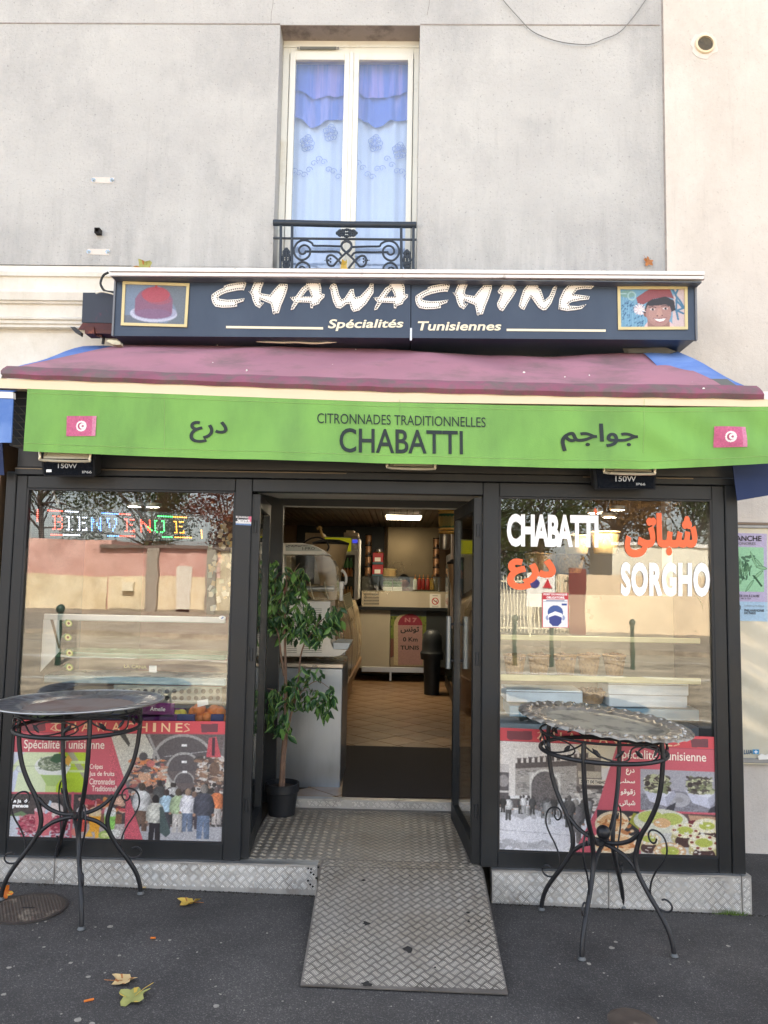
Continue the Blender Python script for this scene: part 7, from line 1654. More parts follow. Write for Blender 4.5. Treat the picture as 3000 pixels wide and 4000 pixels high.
fruit(13, 750, 868, 2762, 2812, om, 'orange', .036, 3); fruit(6, 590, 720, 2782, 2792, lm, 'lemon', .028, 4)
t = thing('price_card', 'white price card standing among the oranges', 'price card', at(805, 2760, YB_)); mb = MB(); mb.slab([at(x, y, YB_+.01) for x, y in ((770, 2738), (812, 2730), (814, 2752), (772, 2762))], (0, 1, 0), .001); mb.build('card', M['paper'], t)

# ------------------------------------------------------------------ behind the right window
zr_ = Z(1900, 1850, .663)
Yr = -.45
rc = thing('pastry_case', 'slanted glass pastry case with two lit shelves in the right window', 'display case', at(2370, 2830, Yr))
yel = mat('lit_shelf_edge', s8(196, 190, 156), .4, emit=s8(216, 206, 140), es=.05)
for y0, y1 in ((2487, 2499), (2643, 2658)):
    a, b_ = at(1956, y1, Yr), at(2778, y0+8, Yr); mb = MB(); mb.bev((a.x, Yr, a.z), (b_.x, Yr+.012, b_.z), .003); sh2 = mb.build('shelf_edge', yel, rc)
    mb = MB(); mb.box((a.x, Yr+.013, a.z+.01), (b_.x, Yr+.45, a.z+.018)); mb.build('shelf_glass', M['glass_in'], sh2)
mb = MB(); e = [at(*zr_(x, y), Yr-.05) for x, y in ((1190, 718), (1235, 722), (1275, 780), (1295, 900), (1315, 1100), (1335, 1480))]; mb.tube(smoothpath(e, 4), .006, 6); mb.build('glass_edge', mat('dark_green_edge', s8(40, 66, 56), .2), rc, True)
mb = MB(); a, b_ = at(1951, 2832, Yr), at(2800, 2835, Yr); mb.box((a.x, Yr+.05, ZP), (b_.x, Yr+.6, a.z)); mb.build('case_base', mat('case_base_pale', s8(168, 180, 186), .4, .3), rc)
mb = MB(); mb.box((a.x, Yr+.50, a.z), (b_.x, Yr+.51, at(2400, 2330, Yr).z)); mb.build('mirror_back', mat('dim_mirror', s8(150, 146, 132), .3, .2, .1, 2), rc)
wood = mat('wicker', s8(150, 118, 76), .8, 0, .3, 60, bump=1, bs=80); figs = mat('dates', s8(110, 82, 60), .6, 0, .3, 30)
def basket(px, ytop, ybot, wt, wb, Y, lb, m_=None, fill_=True):
    s_ = (Y-CAM.y)/FPX; p = at(px, ybot, Y); h = at(px, ytop, Y).z-p.z; t = thing('basket', lb, 'basket', p, 'baskets in the pastry case'); rt, rb = wt/2*s_, wb/2*s_
    mb = MB(); mb.lathe([(0, .002), (rb, .002), (rb*1.02, .004), ((rb+rt)/2*1.03, h*.5), (rt, h), (rt*.95, h), (rt*.9, h*.8)], p, 24); mb.build('bowl', m_ or wood, t, True); mb = MB(); mb.tube([p+Vector((rt*cos(2*pi*k/24), rt*sin(2*pi*k/24), h)) for k in range(24)], .006, 6, closed=True); mb.build('rim', m_ or wood, t, True)
    if fill_:
        g = random.Random(int(px)); mb = MB()
        for k in range(26): a = g.uniform(0, 2*pi); r = rt*.85*sqrt(g.random()); mb.ball(p+Vector((r*cos(a), r*sin(a), h*.86+g.uniform(0, .02)*(1.4-r/rt))), .018, 7, 5)
        tag(mb.build('dried_fruit', figs, t, True), kind='stuff')
basket(2365, 2080, 2165, 110, 84, -.1, 'large tan basket on the top shelf behind the CHABATTI lettering', mat('tan_basket', s8(196, 164, 110), .7, 0, .15, 40)); basket(2252, 2095, 2165, 100, 80, -.1, 'smaller tan basket left of the large one on the top shelf', MATS['tan_basket'])
basket(2110, 2165, 2240, 120, 84, .0, 'dark wicker bowl under the CHABATTI lettering'); basket(2228, 2168, 2240, 110, 80, .0, 'second dark wicker bowl beside the SORGHO lettering')
for k, (px, lb) in enumerate(((2010, 'leftmost wicker bowl on the lower shelf'), (2105, 'second wicker bowl on the lower shelf'), (2208, 'third wicker bowl on the lower shelf'), (2300, 'fourth wicker bowl on the lower shelf'), (2400, 'fifth wicker bowl, rightmost on the lower shelf'))): basket(px, 2560, 2638, 84, 60, -.3, lb)
basket(2305, 2700, 2745, 110, 90, -.3, 'wide shallow bowl between the white boxes in the case bottom')
for (x0, y0, x1, y1, lb) in ((1978, 2700, 2276, 2742, 'long white cake box at the left of the case bottom'), (2380, 2712, 2685, 2760, 'lower white cake box of the right pair in the case'), (2376, 2672, 2690, 2711, 'upper white cake box of the right pair in the case')):
    t = thing('cake_box', lb, 'box', at(x0, y1, Yr+.05), 'cake boxes in the pastry case'); a, b_ = at(x0, y1, Yr+.05), at(x1, y0, Yr+.05); mb = MB(); mb.bev((a.x, Yr+.05, a.z), (b_.x, Yr+.3, b_.z), .004); mb.build('box', mat('box_white', s8(222, 232, 238), .5), t); mb = MB(); zt = b_.z-.012; mb.box((a.x-.002, Yr+.047, zt), (b_.x+.002, Yr+.05, zt+.003)); mb.build('lid_edge', M['ink_grey'], t)
t = thing('blue_tray_case', 'pale blue tray standing under the cake boxes', 'tray', at(2400, 2820, Yr+.02)); cuboid(1990, 2775, 2780, 2800, Yr+.04, .3, mat('pale_blue_plastic', s8(130, 170, 190), .4), 'tray', t)

# ------------------------------------------------------------------ potted plant
YT = -.09; pp_ = Vector((at(1099, 3205, YT).x, YT, ZP))
pl_ = thing('potted_plant', 'slender weeping fig tree in a black plastic pot beside the open doorway', 'plant', pp_)
zt = at(1099, 3056, YT).z; hp = zt-ZP; s_ = (YT-CAM.y)/FPX; rt, rb = 64*s_, 50*s_
mb = MB(); mb.lathe([(0, .003), (rb, .003), (rb*1.01, .008), (rt*.93, hp*.72), (rt, hp*.74), (rt*1.01, hp), (rt*.93, hp), (rt*.9, hp*.85), (0, hp*.84)], pp_, 32); pot = mb.build('pot', mat('black_pot', s8(34, 36, 40), .45), pl_, True)
mb = MB(); mb.lathe([(0, hp*.86), (rt*.9, hp*.85)], pp_, 24); mb.build('soil', mat('soil', s8(52, 42, 36), .95, 0, .3, 40, bump=1, bs=60), pot)
bark = mat('fig_bark', s8(132, 104, 86), .8, 0, .2, 12, bump=.5, bs=60, col2=s8(104, 84, 70), cs=9)
def PP(px, py, dy=0.): return at(px, py, YT+dy)
trunks = [([(1096, 3080), (1104, 2950), (1114, 2820), (1116, 2700), (1114, 2560), (1112, 2440), (1116, 2330), (1122, 2240)], .013, .006), ([(1106, 3080), (1112, 2950), (1128, 2830), (1160, 2700), (1175, 2560), (1200, 2490)], .011, .004), ([(1110, 2640), (1098, 2560), (1088, 2480), (1070, 2440)], .008, .003), ([(1114, 2400), (1092, 2350), (1058, 2318)], .006, .003), ([(1196, 2500), (1250, 2430), (1310, 2380)], .005, .002), ([(1150, 2740), (1190, 2690), (1240, 2660), (1290, 2690)], .004, .0015), ([(1116, 2740), (1080, 2700), (1045, 2690)], .004, .0015), ([(1116, 2290), (1150, 2230), (1170, 2200)], .004, .0015)]
for k, (P_, r0, r1) in enumerate(trunks):
    pts = smoothpath([PP(x, y, .05*sin(k*2.1)*i/len(P_)) for i, (x, y) in enumerate(P_)], 4); n = len(pts); mb = MB(); mb.tube(pts, [r0+(r1-r0)*i/(n-1) for i in range(n)], 8); mb.build('trunk' if k < 2 else 'branch', bark, pl_, True)
lg = mat('leaf_green', s8(40, 74, 40), .45, 0, .2, 30, spec=.5); lg2 = mat('leaf_green_light', s8(84, 122, 54), .45, 0, .2, 30); le = mat('leaf_margin', s8(112, 146, 74), .5, 0, .12, 30)
def leafmesh(kind, m_in):
    L, w_ = .070, .0165; mb = MB(); st = [(0, .0), (.15, .6), (.38, 1), (.6, .86), (.8, .48), (1, .0)]
    for k_, (t_, q_) in enumerate(st):
        z = -L*t_; y = .010*sin(t_*pi)*(1 if kind == 0 else -1)*.8+.012*t_*t_; wo = w_*q_; wi = wo*.8
        mb.v += [(-wo, y+.003, z), (-wi, y, z), (0, y-.003, z), (wi, y, z), (wo, y+.003, z)]
    for i in range(5):
        for j in range(4): a = i*5+j; mb.f.append((a, a+1, a+6, a+5)); mb.m.append(1 if j in (0, 3) else 0)
    o = mb.build('leaf', [m_in, le], None, True); o.parent = pl_; return o
protos = [leafmesh(0, lg), leafmesh(1, lg), leafmesh(0, lg2)]
g = random.Random(17); clusters = [((1100, 2335), (60, 40), 24), ((1190, 2380), (50, 36), 14), ((1075, 2250), (46, 62), 36), ((1155, 2300), (50, 46), 22), ((1160, 2240), (28, 40), 8), ((1072, 2400), (44, 60), 34), ((1140, 2440), (60, 60), 36), ((1230, 2450), (62, 56), 40), ((1310, 2410), (34, 46), 22), ((1170, 2700), (70, 60), 36), ((1075, 2770), (50, 90), 34), ((1250, 2740), (60, 50), 26), ((1290, 2700), (20, 30), 6), ((1210, 2620), (50, 30), 8), ((1110, 2840), (24, 40), 8)]
first = [True]*3; nl = 0; extra = MB()
tw = MB()
for (cx_, cy_), (rx, ry), n in clusters:
    for k in range(int(n*2.1)):
        a = g.uniform(0, 2*pi); r = g.random()**.6; px, py = cx_+rx*1.05*r*cos(a), cy_+ry*1.05*r*sin(a); dy = g.uniform(-.10, .10)
        p = PP(px, py, dy)-pp_; kk = g.choice((0, 0, 1, 1, 2)); rot = (g.uniform(-.9, .6), g.uniform(-.9, .9), g.uniform(-2.6, 2.6)); s = g.uniform(.8, 1.25)
        if k % 2 and nl > 3:                # the smaller inner leaves, one mass
            s *= .9; L_, w2 = .066*s, .015*s; Rm = Matrix.Rotation(rot[2], 3, 'Z') @ Matrix.Rotation(rot[1], 3, 'Y') @ Matrix.Rotation(rot[0], 3, 'X'); q5 = [Rm @ Vector(c_) for c_ in ((0, 0, 0), (w2, .006, -L_*.4), (w2*.5, .004, -L_*.78), (0, .012, -L_), (-w2*.5, .004, -L_*.78), (-w2, .006, -L_*.4), (0, -.003, -L_*.45))]; extra.cur = int(g.random() < .3)
            extra.add([p+pp_+c_ for c_ in q5], [(0, 1, 6), (1, 2, 6), (2, 3, 6), (3, 4, 6), (4, 5, 6), (5, 0, 6)]); continue
        nl += 1
        if first[kk]: o = protos[kk]; o.location = p; o.rotation_euler = rot; o.scale = (s,)*3; first[kk] = False
        else: o = link_copy(protos[kk], 'leaf', pl_, p, rot, s)
        if k % 3 == 0: c_ = PP(cx_, cy_, 0); tw.tube([p+pp_, (p+pp_)*.5+c_*.5+Vector((0, 0, .012)), c_], .0012, 4)
tw.build('twigs', bark, pl_)['kind'] = 'stuff'; tag(extra.build('inner_foliage', [lg, lg2], pl_), kind='stuff')

# ------------------------------------------------------------------ leaves, manhole, litter
def leaf_obj(name, lb, p, size, col, rim, seed, rot=0., tilt=(0, 0), curl=.2, stem=True):
    g = random.Random(seed); n = 22; mb = MB(); ctr = (0, 0, size*curl*.12); mb.v.append(ctr)
    for ring, fr in ((0, .55), (1, 1.)):
        for k in range(n):
            a = 2*pi*k/n; lob = 1+.26*cos(5*a)*(.4+.6*fr)+g.uniform(-.07, .07)*fr; r = size*.5*fr*lob*(1 if abs(a-pi) > .5 else .9)
            mb.v.append((r*cos(a), r*sin(a)*.85, size*curl*(fr**2*.28*(1+.8*sin(a*2+seed)+.4*g.random()))))
    for k in range(n): mb.f.append((0, 1+k, 1+(k+1) % n)); mb.m.append(0)
    for k in range(n): mb.f.append((1+k, 1+n+k, 1+n+(k+1) % n, 1+(k+1) % n)); mb.m.append(0 if (k*7+seed) % 5 else 1)
    t = thing(name, lb, 'leaf', p, 'fallen autumn leaves'); t.rotation_euler = (tilt[0], tilt[1], rot)
    o = mb.build('blade', [col, rim], None, True); o.parent = t
    if stem:
        mb = MB(); mb.tube([(-size*.05, 0, .002+size*curl*.1), (-size*.5, 0, size*.1*curl+.004), (-size*.85, size*.08, size*.1)], .0013, 5); o = mb.build('stalk', rim, None, True); o.parent = t
ye, br, ol, org_ = mat('leaf_yellow', s8(206, 172, 76), .6, 0, .15, 30, bump=.5, bs=90), mat('leaf_brown', s8(164, 106, 58), .7, 0, .2, 30, bump=.5, bs=90), mat('leaf_olive', s8(150, 150, 86), .6, 0, .15, 30, bump=.5, bs=90), mat('leaf_orange', s8(206, 110, 30), .6, 0, .1, 30)
beige = mat('leaf_beige', s8(200, 172, 122), .65, 0, .12, 30, bump=.5, bs=90)
def gp_(px, py, up=.004): p = ground(px, py); p.z += up; return p
leaf_obj('fallen_leaf', 'yellow leaf against the plinth behind the left table', gp_(268, 3446), .075, ye, br, 1, .5, (-.5, .1), .6)
leaf_obj('fallen_leaf', 'yellow maple leaf alone on the asphalt between the left table and the ramp', gp_(738, 3534), .10, ye, br, 2, 2.9, (.05, .1), .5)
leaf_obj('fallen_leaf', 'beige curled leaf, the upper of two at the bottom left', gp_(482, 3838), .088, beige, br, 3, .3, (0, .05), .4)
leaf_obj('fallen_leaf', 'large yellowish green leaf, the lowest on the pavement', gp_(523, 3902), .115, ol, ye, 4, -2.0, (0, .05), .35)
leaf_obj('fallen_leaf', 'bright orange yellow leaf standing at the left edge behind the table leg', gp_(14, 3505, .02), .075, org_, ye, 5, .4, (1.2, .1), .5)
leaf_obj('fallen_leaf', 'dry brown leaf leaning on the plinth behind the right table', gp_(2630, 3545, .035), .085, br, mat('leaf_dark', s8(110, 66, 40), .8), 6, .3, (1.3, .2), .7, False)
leaf_obj('fallen_leaf', 'tiny yellow leaf on the right edge of the ramp', at(1895, 3571, -1.17)+Vector((0, 0, .008)), .035, ye, br, 7, .3, (.1, .1), .4, False)
ZC = L0.z
def on_cap(px, size, col, rim, lb, seed, tilt=(1.2, 0), up=0., Y=-.36, rot=0.):
    p = at(px, 1045, Y); p.z = ZC+up; leaf_obj('ledge_leaf', lb, p, size, col, rim, seed, rot, tilt, .6, False)
on_cap(562, .11, ol, br, 'large olive leaf standing on the white capping above the hat picture', 11, (1.4, .5), .05, rot=.2)
on_cap(1012, .085, br, MATS['leaf_dark'], 'brown curled leaf on the capping left of the window guard', 12, (.5, .2), .012)
on_cap(1082, .10, br, org_, 'rust coloured leaf at the left foot of the window guard', 13, (1.4, .2), .05, -.2)
on_cap(1340, .11, ye, ol, 'tall yellow leaf standing before the middle of the window guard', 14, (1.45, 1.2), .06, rot=.9)
on_cap(1312, .07, br, org_, 'small orange brown leaf beside the tall yellow one on the capping', 15, (.9, .1), .02)
on_cap(1717, .05, MATS['leaf_dark'], br, 'small dark leaf on the capping just right of the window guard', 16, (.6, 0), .008)
on_cap(2020, .07, br, MATS['leaf_dark'], 'brown leaf on the capping above the second C of the sign', 17, (.5, 0), .008)
on_cap(2220, .045, br, MATS['leaf_dark'], 'tiny brown leaf on the capping above the N of the sign', 18, (.5, 0), .008)
on_cap(2381, .04, MATS['leaf_dark'], br, 'tiny dark leaf on the capping above the end of the sign lettering', 19, (.8, 0), .01)
p = at(2531, 1024, -.012); leaf_obj('stuck_leaf', 'orange brown leaf caught on the wall above the right end of the sign', p, .065, br, br, 20, .0, (1.45, .9), .5)
on_cap(2740, .03, MATS['leaf_dark'], br, 'speck of dark leaf at the right end of the white capping', 21, (.8, 0), .01)

# manhole cover
c = ground(110, 3549); a = ground(110, 3490); b_ = ground(110, 3608); r = abs(a.y-b_.y)/2; r = min(.23, max(.17, r))
mh = thing('manhole_cover', 'round cast iron manhole cover in the pavement under the left table', 'manhole cover', c); ci = mat('cast_iron', s8(84, 74, 66), .6, .4, .25, 20, bump=.3, bs=60, col2=s8(140, 128, 112), cs=5, cth=(.55, .68))
def gplane(p): return gz(p[0])
mb = MB(); mb.lathe([(r+.012, .0), (r+.012, .006), (r+.002, .007), (r+.001, .003)], c, 48); mb.build('ring', mat('iron_ring', s8(62, 56, 52), .7, .2, .2, 20), mh)
mb = MB(); mb.lathe([(0, .004), (r, .004), (r, .0)], c, 48); cv = mb.build('cover_plate', ci, mh)
mb = MB(); s = .017; k_ = int(r/s)+1
for i in range(-k_, k_+1):
    for j in range(-k_, k_+1):
        x, y = i*s+(j % 2)*s/2, j*s*.86
        if x*x+y*y > (r-.012)**2 or (abs(x+.0) < .035 and abs(y) < .008): continue
        q = c+Vector((x, y, .004)); mb.add([q+Vector((.006, .004, 0)), q+Vector((-.006, .004, 0)), q+Vector((-.006, -.004, 0)), q+Vector((.006, -.004, 0)), q+Vector((0, 0, .0035))], [(0, 1, 4), (1, 2, 4), (2, 3, 4), (3, 0, 4)])
tag(mb.build('studs', ci, cv), kind='stuff'); mb = MB(); mb.box((c.x-.03, c.y-.004, c.z+.004), (c.x+.03, c.y+.004, c.z+.0052)); mb.build('key_slot', M['dark'], cv)
# a second plate edge at the bottom right
c = ground(2470, 3990); mh = thing('drain_cover', 'small round iron cover at the bottom right of the pavement', 'manhole cover', c); mb = MB(); mb.lathe([(0, .004), (.085, .004), (.095, .001)], c, 32); mb.build('cover_plate', ci, mh)
# litter
def litter(px, py, L_, a, m_, lb, nm='cigarette_end'):
    p = gp_(px, py, .005); mb = MB(); mb.tube([p-Vector((cos(a), sin(a), 0))*L_/2, p+Vector((cos(a), sin(a), 0))*L_/2], .0042, 8); tag(mb.build(nm, m_, smooth=True), lb, 'litter')
litter(347, 3912, .036, .5, org_, 'orange cigarette end at the bottom left of the pavement'); litter(598, 3668, .022, .1, org_, 'orange brown cigarette end between the left table and the ramp'); litter(562, 3470, .022, .2, beige, 'beige cigarette end beside the right foot of the left table'); litter(2535, 3546, .03, -.1, org_, 'small tan scrap at the plinth under the right table', 'paper_scrap')
mb = MB(); g = random.Random(33)
gum = [(2388, 3703, 22), (2405, 3680, 14), (305, 3984, 20), (360, 4000, 18), (466, 3733, 12), (430, 3620, 22), (275, 3762, 14), (35, 3780, 14), (345, 3816, 14), (663, 3673, 12), (695, 3745, 8), (178, 3600, 10), (172, 3700, 10), (2015, 3795, 14), (2300, 3765, 16), (2845, 3696, 14), (2690, 3758, 8), (2930, 3612, 6), (15, 3885, 14), (845, 3930, 18), (410, 3800, 8)]+[(g.uniform(30, 2960), g.uniform(3600, 3990), g.uniform(3, 8)) for _ in range(70)]
for px, py, w_ in gum:
    if 1150 < px < 2020 and py < 3840: continue
    p = gp_(px, py, .0015); s = w_/2/FPX*4; k = 9; mb.slab([p+Vector((s*g.uniform(.75, 1.2)*cos(2*pi*i/k), s*g.uniform(.75, 1.2)*sin(2*pi*i/k), 0)) for i in range(k)], (0, 0, -1), .001)
tag(mb.build('gum_spots', mat('old_gum', s8(150, 144, 134), .8, 0, .25, 40)), 'flat pale chewing gum spots trodden into the asphalt', 'gum', kind='stuff')
# moss and grit along the plinth
mb = MB()
for k in range(900):
    x = g.uniform(-2.2, 2.0)
    if -.42 < x < .52: continue
    y = FS-.034-abs(g.gauss(0, .012)); z = gz(x); s = g.uniform(.002, .006); mb.add([(x-s, y, z), (x+s, y-s*.4, z), (x+s*.2, y+s, z), (x, y, z+s*1.2)], [(0, 1, 3), (1, 2, 3), (2, 0, 3)])
tag(mb.build('grit', mat('kerb_grit', s8(56, 52, 46), .95)), 'dark grit gathered along the foot of the plinth', 'grit', kind='stuff')
mb = MB()
for k in range(150):
    p = ground(g.gauss(2850, 28), g.uniform(3558, 3572)); p.y = FS-.034-g.uniform(0, .02); p.z = gz(p.x); h = g.uniform(.008, .03); d = Vector((g.uniform(-.012, .012), g.uniform(-.01, .004), h)); mb.add([p-Vector((.0015, 0, 0)), p+Vector((.0015, 0, 0)), p+d], [(0, 1, 2)])
tag(mb.build('grass_tuft', mat('moss_green', s8(86, 108, 44), .8)), 'little green moss and grass tuft at the right end of the plinth', 'grass', kind='stuff')

# ------------------------------------------------------------------ billboard on the right hand wall
YBb = -.05
bb = thing('poster_board', 'plastic covered poster board on the white wall at the right edge', 'poster board', at(2950, 2980, YBb))
mb = MB(); a, b_ = at(2870, 2985, YBb), at(3300, 2050, YBb); mb.bev((a.x, YBb, a.z), (b_.x, YBb+.035, b_.z), .003); mb.build('back_panel', mat('board_beige', s8(218, 212, 192), .6, 0, .05, 2, col2=s8(206, 196, 168), cs=2.2), bb)
for y0, y1, m_ in ((2046, 2053, 'rusty_rail'), (2053, 2062, None), (2970, 2979, None)): cuboid(2868, y0, 3300, y1, YBb-.012, .012, mat('rail_brown', s8(120, 104, 88), .5, .3) if m_ else M['silver_print'], 'frame_rail', bb)
mb = MB(); nx, nz = 26, 60; a, b_ = at(2872, 2965, YBb-.02), at(3250, 2430, YBb-.02)
for i in range(nx+1):
    for j in range(nz+1):
        u, v = i/nx, j/nz; mb.v.append((a.x+(b_.x-a.x)*u, YBb-.012-.004*sin(v*9+u*5)*sin(u*6+v*4)-.0015*sin(v*31+u*11), a.z+(b_.z-a.z)*v))
for i in range(nx):
    for j in range(nz): k = i*(nz+1)+j; mb.f.append((k, k+nz+1, k+nz+2, k+1)); mb.m.append(0)
mb.build('plastic_film', glass_mat('plastic_film', .05, (.96, .96, .95), .12), bb, True)
pb = thing('concert_poster', 'lilac and green concert poster with leafy artwork on the board', 'poster', at(2940, 2420, YBb-.01))
I = Ink(110, 240, (.78, .74, .86)); I.rect(0, .16, .93, .665, (.66, .86, .70)); I.rect(0, .78, 1, 1, (.72, .84, .93)); g = random.Random(8)
for k in range(170): a = g.uniform(0, 2*pi); r = g.random()**.6; I.ell(.28+.36*r*cos(a), .42+.16*r*sin(a), g.uniform(.02, .07), g.uniform(.008, .022), g.choice([(.30, .44, .34), (.40, .56, .42), (.24, .36, .28), (.50, .68, .52), (.36, .50, .40)]), .85, g.uniform(0, 3))
for k in range(16): I.ell(g.uniform(.45, .72), g.uniform(.25, .32), .04, .012, (.36, .50, .40)); 
for u, v, th in ((.82, .34, .5), (.88, .39, .1), (.6, .60, -.6), (.70, .30, .9), (.80, .47, -.4)): I.ell(u, v, .12, .022, (.40, .58, .44), 1, th); I.ell(u, v, .10, .014, (.60, .78, .62), 1, th)
I.poly([(.66, .48), (.72, .48), (.9, .6), (.86, .61)], (.26, .40, .30)); I.noise(.025, 2, seed=4)
fb_ = pxq((2830, 2424), (2998, 2428), (2818, 2080), (2995, 2085), YBb-.004); I.lay('poster_print', fb_, M['print_matt'], pb)
def pt_(s_, x0, x1, y0, y1, m_=None, off=.01): text_on(s_, pxq((x0, y1), (x1, y1+1), (x0, y0), (x1, y0+1), YBb-.007), m_ or M['ink_black'], pb, off=off, res=3)
pt_('BLANCHE', 2845, 2975, 2092, 2113, off=.02); pt_('SONORES', 2878, 2952, 2117, 2128, M['ink_grey']); pt_('LIEUX DE 21H À L\'AUBE', 2858, 2967, 2320, 2332); pt_('DE 18H À 22H', 2880, 2933, 2333, 2340); pt_('CITÉ DE LA MUSIQUE', 2908, 2984, 2362, 2371, M['ink_grey'], 0); pt_('PHILHARMONIE', 2908, 2985, 2379, 2389, off=.02); pt_('DE PARIS', 2908, 2952, 2390, 2399, off=.02)
mb = MB(); mb.tube([at(2884+9*cos(a), 2373+11*sin(a), YBb-.008) for a in [2*pi*k/24 for k in range(24)]], .002, 5, closed=True); mb.build('logo_ring', M['ink_black'], pb)
stk = thing('torn_sticker', 'torn blue and white sticker low on the poster board', 'sticker', at(2940, 2940, YBb-.014)); mb = MB(); mb.slab([at(x, y, YBb-.018) for x, y in ((2940, 2928), (2966, 2928), (2964, 2946), (2942, 2945))], (0, 1, 0), .001); mb.build('blue_square', mat('sticker_blue', s8(60, 150, 200), .5), stk)
text_on('LUA', pxq((2905, 2947), (2940, 2946), (2906, 2929), (2940, 2929), YBb-.018), mat('sticker_text', s8(50, 90, 120), .5), stk, off=.04, res=2); text_on('+', pxq((2946, 2943), (2960, 2943), (2946, 2931), (2960, 2931), YBb-.021), M['vinyl_white'], stk, off=.04, res=2)
mb = MB(); mb.slab([at(x, y, YBb-.017) for x, y in ((2960, 2955), (2975, 2944), (2990, 2950), (3010, 2940), (3010, 2966), (2965, 2968))], (0, 1, 0), .001); mb.build('torn_paper', M['paper'], stk)

# ------------------------------------------------------------------ the far side of the street (seen mirrored in the panes)
def bx_(mb, x0, x1, y0, y1, z0, z1): mb.box((x0, y0, z0), (x1, y1, z1)); return mb
fw = thing('far_house', 'pink and cream building across the street mirrored in the left window', 'building', (-10, -30, 0))
mb = MB(); bx_(mb, -24, -12.6, -34, -30, -.2, 3.3); bx_(mb, -12.6, -4.2, -33.6, -30, 1.75, 2.95); mb.build('upper_wall', wall_mat('pink_render', s8(214, 172, 160), s8(196, 150, 138), s8(150, 112, 100), .2, .3, 4), fw)
mb = MB(); bx_(mb, -12.6, -4.2, -33.6, -29.98, -.2, 1.75); mb.build('lower_wall', wall_mat('cream_render', s8(234, 218, 186), s8(214, 194, 158), s8(170, 150, 120), .2, .3, 4), fw)
mb = MB(); bx_(mb, -10.9, -10.4, -29.95, -29.7, -.1, 2.94); bx_(mb, -8.3, -7.9, -29.95, -29.7, -.1, 2.94); mb.build('downpipe', mat('grey_pilaster', s8(150, 142, 128), .8), fw)
mb = MB(); bx_(mb, -9.6, -9.0, -29.96, -29.9, -.1, 2.2); mb.build('door', mat('far_door', s8(214, 206, 190), .6), fw)
mb = MB(); bx_(mb, -11.9, -11.4, -29.96, -29.75, 1.1, 1.5); mb.build('letter_box', mat('letterbox', s8(226, 214, 186), .6), fw)
mb = MB(); bx_(mb, -13, -4, -34, -29.8, 2.95, 3.08); mb.build('roof', mat('far_roof', s8(110, 96, 88), .8), fw)
for x in (-7.0, -5.4): mb = MB(); bx_(mb, x-.14, x+.14, -29.94, -29.8, -.1, 2.94); mb.build('concrete_pier', mat('far_pier', s8(128, 120, 104), .8, 0, .1, 3), fw)
mb = MB(); bx_(mb, -12.5, -4.2, -29.97, -29.9, -.1, .35); mb.build('plinth', mat('far_plinth', s8(150, 138, 118), .8), fw)
mb = MB(); bx_(mb, -7.75, -4.2, -29.975, -29.95, .35, 2.94); mb.build('beige_bay', wall_mat('beige_render', s8(222, 208, 180), s8(204, 188, 158), s8(150, 134, 108), .4, .3, 5), fw)
mb = MB(); bx_(mb, -24, -12.65, -29.99, -29.9, -.2, 1.75); mb.build('lower_wall', MATS['cream_render'], fw)
t = thing('far_wall', 'long pale speckled wall across the street mirrored in the right window', 'wall', (7, -26, 0)); mb = MB(); bx_(mb, 6.0, 20, -26.3, -26, -.3, 2.1); bx_(mb, -4.2, 3.2, -27.0, -26.8, -.3, .7); mb.build('wall', mat('speckled_wall', s8(222, 200, 168), .85, 0, .1, 2, col2=s8(92, 76, 62), cs=5.5, cth=(.64, .68)), t)
t = thing('container', 'white container box standing behind the wall across the street', 'container', (10, -28, 0)); mb = MB(); bx_(mb, 8.4, 14.5, -31, -27.2, -.2, 3.3); mb.build('box', mat('container_white', s8(226, 220, 200), .5, 0, .04, 1), t); mb = MB(); bx_(mb, 8.3, 14.6, -31.1, -27.1, 3.3, 3.42); mb.build('lid', M['white_enamel'], t)
# railings
t = thing('far_fence', 'pale metal railing fence across the street', 'fence', (3, -24.5, 0)); fm = mat('fence_cream', s8(226, 216, 186), .5); mb = MB(); mb.box((-.018, -.018, -.1), (.018, .018, 2.0)); b0 = mb.build('bar', fm); b0.parent = t; b0.location = (1.9-3, 0, 0)
for k in range(1, 34): link_copy(b0, 'bar', t, (1.9-3+k*.125, 0, 0))
mb = MB(); bx_(mb, 1.8, 6.1, -24.53, -24.47, 1.8, 1.86); bx_(mb, 1.8, 6.1, -24.53, -24.47, .15, .21); mb.build('rail', fm, t)
t = thing('far_hoarding', 'dark red hoarding between the railing and the wall across the street', 'hoarding', (6.3, -24, 0)); mb = MB(); bx_(mb, 6.0, 6.6, -24.2, -24.1, -.1, 2.3); mb.build('panel', mat('hoarding_red', s8(120, 60, 54), .7), t)
t = thing('road_sign', 'white no parking and warning sign board across the street', 'sign', (4.7, -22, 0)); mb = MB(); bx_(mb, 4.2, 5.1, -22.02, -22.0, 1.0, 2.1); mb.build('board', M['paper'], t); mb = MB(); mb.lathe([(.16, 0), (.16, .01), (0, .01)], (4.45, -21.99, 1.75), 24, (0, 1, 0)); mb.build('round_sign', mat('sign_blue', s8(60, 60, 130), .5), t); mb = MB(); mb.slab([(4.7, -21.98, 1.6), (5.02, -21.98, 1.6), (4.86, -21.98, 1.9)], (0, 1, 0), .01); mb.build('triangle_sign', M['red_print'], t)
for x in (4.3, 5.0): mb = MB(); mb.tube([(x, -22.04, -.1), (x, -22.04, 2.1)], .03, 8); mb.build('post', fm, t)
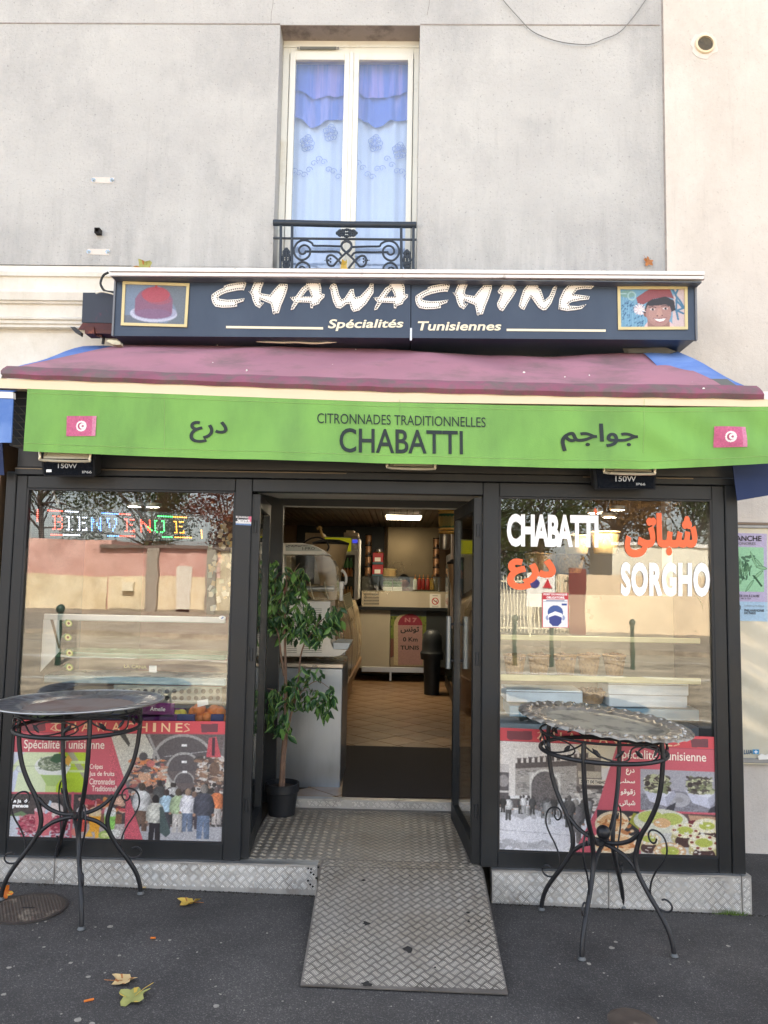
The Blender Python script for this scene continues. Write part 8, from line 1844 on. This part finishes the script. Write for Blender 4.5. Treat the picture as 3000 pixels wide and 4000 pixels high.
bo = thing('bollard', 'dark green bollard on the far kerb, leftmost mirrored in the left window', 'bollard', (0, 0, 0), 'bollards across the street'); gm = mat('bollard_green', s8(36, 64, 52), .4); mb = MB(); mb.lathe([(.05, 0), (.05, .9), (.06, .92), (.06, .96), (.04, .98)], (0, 0, 0), 16); mb.build('post', gm, bo, True); mb = MB(); mb.ball((0, 0, 1.05), .085, 16, 10); mb.build('ball_top', gm, bo, True)
for k, (x, y, lb) in enumerate(((-6.4, -11.2, None), (-3.1, -11.2, 'dark green bollard on the far kerb, mirrored beside the left door post'), (2.6, -14, 'dark green bollard on the far kerb, leftmost in the right window'), (3.4, -14, 'dark green bollard on the far kerb, second in the right window'), (5.2, -14, 'dark green bollard on the far kerb, tallest looking in the right window'), (7.6, -14, 'dark green bollard on the far kerb, rightmost in the right window'))):
    if lb is None: bo.location = (x, y, gz(x)-.13)
    else: copy_tree(bo, (x, y, gz(x)-.13), 0, lb)
def tree(x, y, h, r, lb, m1, seed, dens=1.):
    g = random.Random(seed); t = thing('street_tree', lb, 'tree', (x, y, 0), 'trees across the street'); mb = MB()
    top = Vector((x+g.uniform(-.4, .4), y, h*.55)); mb.tube(smoothpath([(x, y, -.3), (x+.1, y, h*.25), tuple(top)], 4), [.20-.009*i for i in range(9)], 8)
    ends = []
    for k in range(16):
        a = g.uniform(0, 2*pi); e = Vector((x+r*.95*cos(a)*g.uniform(.3, 1), y+r*.95*sin(a)*g.uniform(.3, 1), h*(.34+.64*g.random()))); s0 = top.lerp(Vector((x, y, h*.25)), g.random()*.6); mid = (s0+e)/2+Vector((g.uniform(-.3, .3), 0, g.uniform(0, .5))); mb.tube(smoothpath([s0, mid, e], 3), [.06-.007*i for i in range(7)], 5); ends.append(e)
        for j in range(6): f = mid.lerp(e, g.random()); q_ = f+Vector((g.gauss(0, .6), g.gauss(0, .6), g.gauss(.2, .5))); mb.tube([f, q_], .014, 4); ends.append(q_)
    mb.build('trunk', mat('tree_bark', s8(74, 60, 52), .9), t, True)
    mb = MB()
    for e in ends:
        for j in range(int(34*dens)):
            p = e+Vector((g.gauss(0, .36), g.gauss(0, .36), g.gauss(0, .30))); s = g.uniform(.05, .10); a = Vector((g.gauss(0, 1), g.gauss(0, 1), g.gauss(0, 1))).normalized(); b2 = a.orthogonal().normalized(); mb.add([p+a*s, p+b2*s*.7, p-a*s, p-b2*s*.7], [(0, 1, 2, 3)])
    mb.build('crown', m1, t)
tg, ta_, tb_ = mat('foliage_green', s8(70, 82, 40), .7, 0, .3, 1.5), mat('foliage_autumn', s8(116, 84, 44), .7, 0, .35, 1.5), mat('foliage_rust', s8(120, 66, 42), .7, 0, .3, 1.5)
for a in ((-8.5, -36, 7.5, 3.4, 'bare branched tree behind the pink house across the street', tb_, 1, 2.6), (-13.5, -37, 8.5, 4, 'rust brown tree left of the others across the street', tg, 2, 2.4), (-6.2, -34, 6.6, 2.4, 'thin autumn tree mirrored in the top of the left window', ta_, 3, .9), (3.2, -30, 7, 3, 'hanging green tree at the left of the right window reflection', tg, 4, 1.6), (6.5, -33, 8, 3.6, 'dense green brown tree in the middle of the right window reflection', tg, 5, 2.0), (10.5, -35, 8.5, 4, 'tall autumn brown tree behind the white container', ta_, 6, 2.0), (15, -36, 8.5, 4.2, 'large green tree at the right of the street reflection', tg, 7, 1.8), (-19, -37, 11, 5, 'green tree far left across the street', tg, 8, 1.2), (19, -33, 10, 4.5, 'autumn tree far right across the street', ta_, 9, 1.2)): tree(*a)
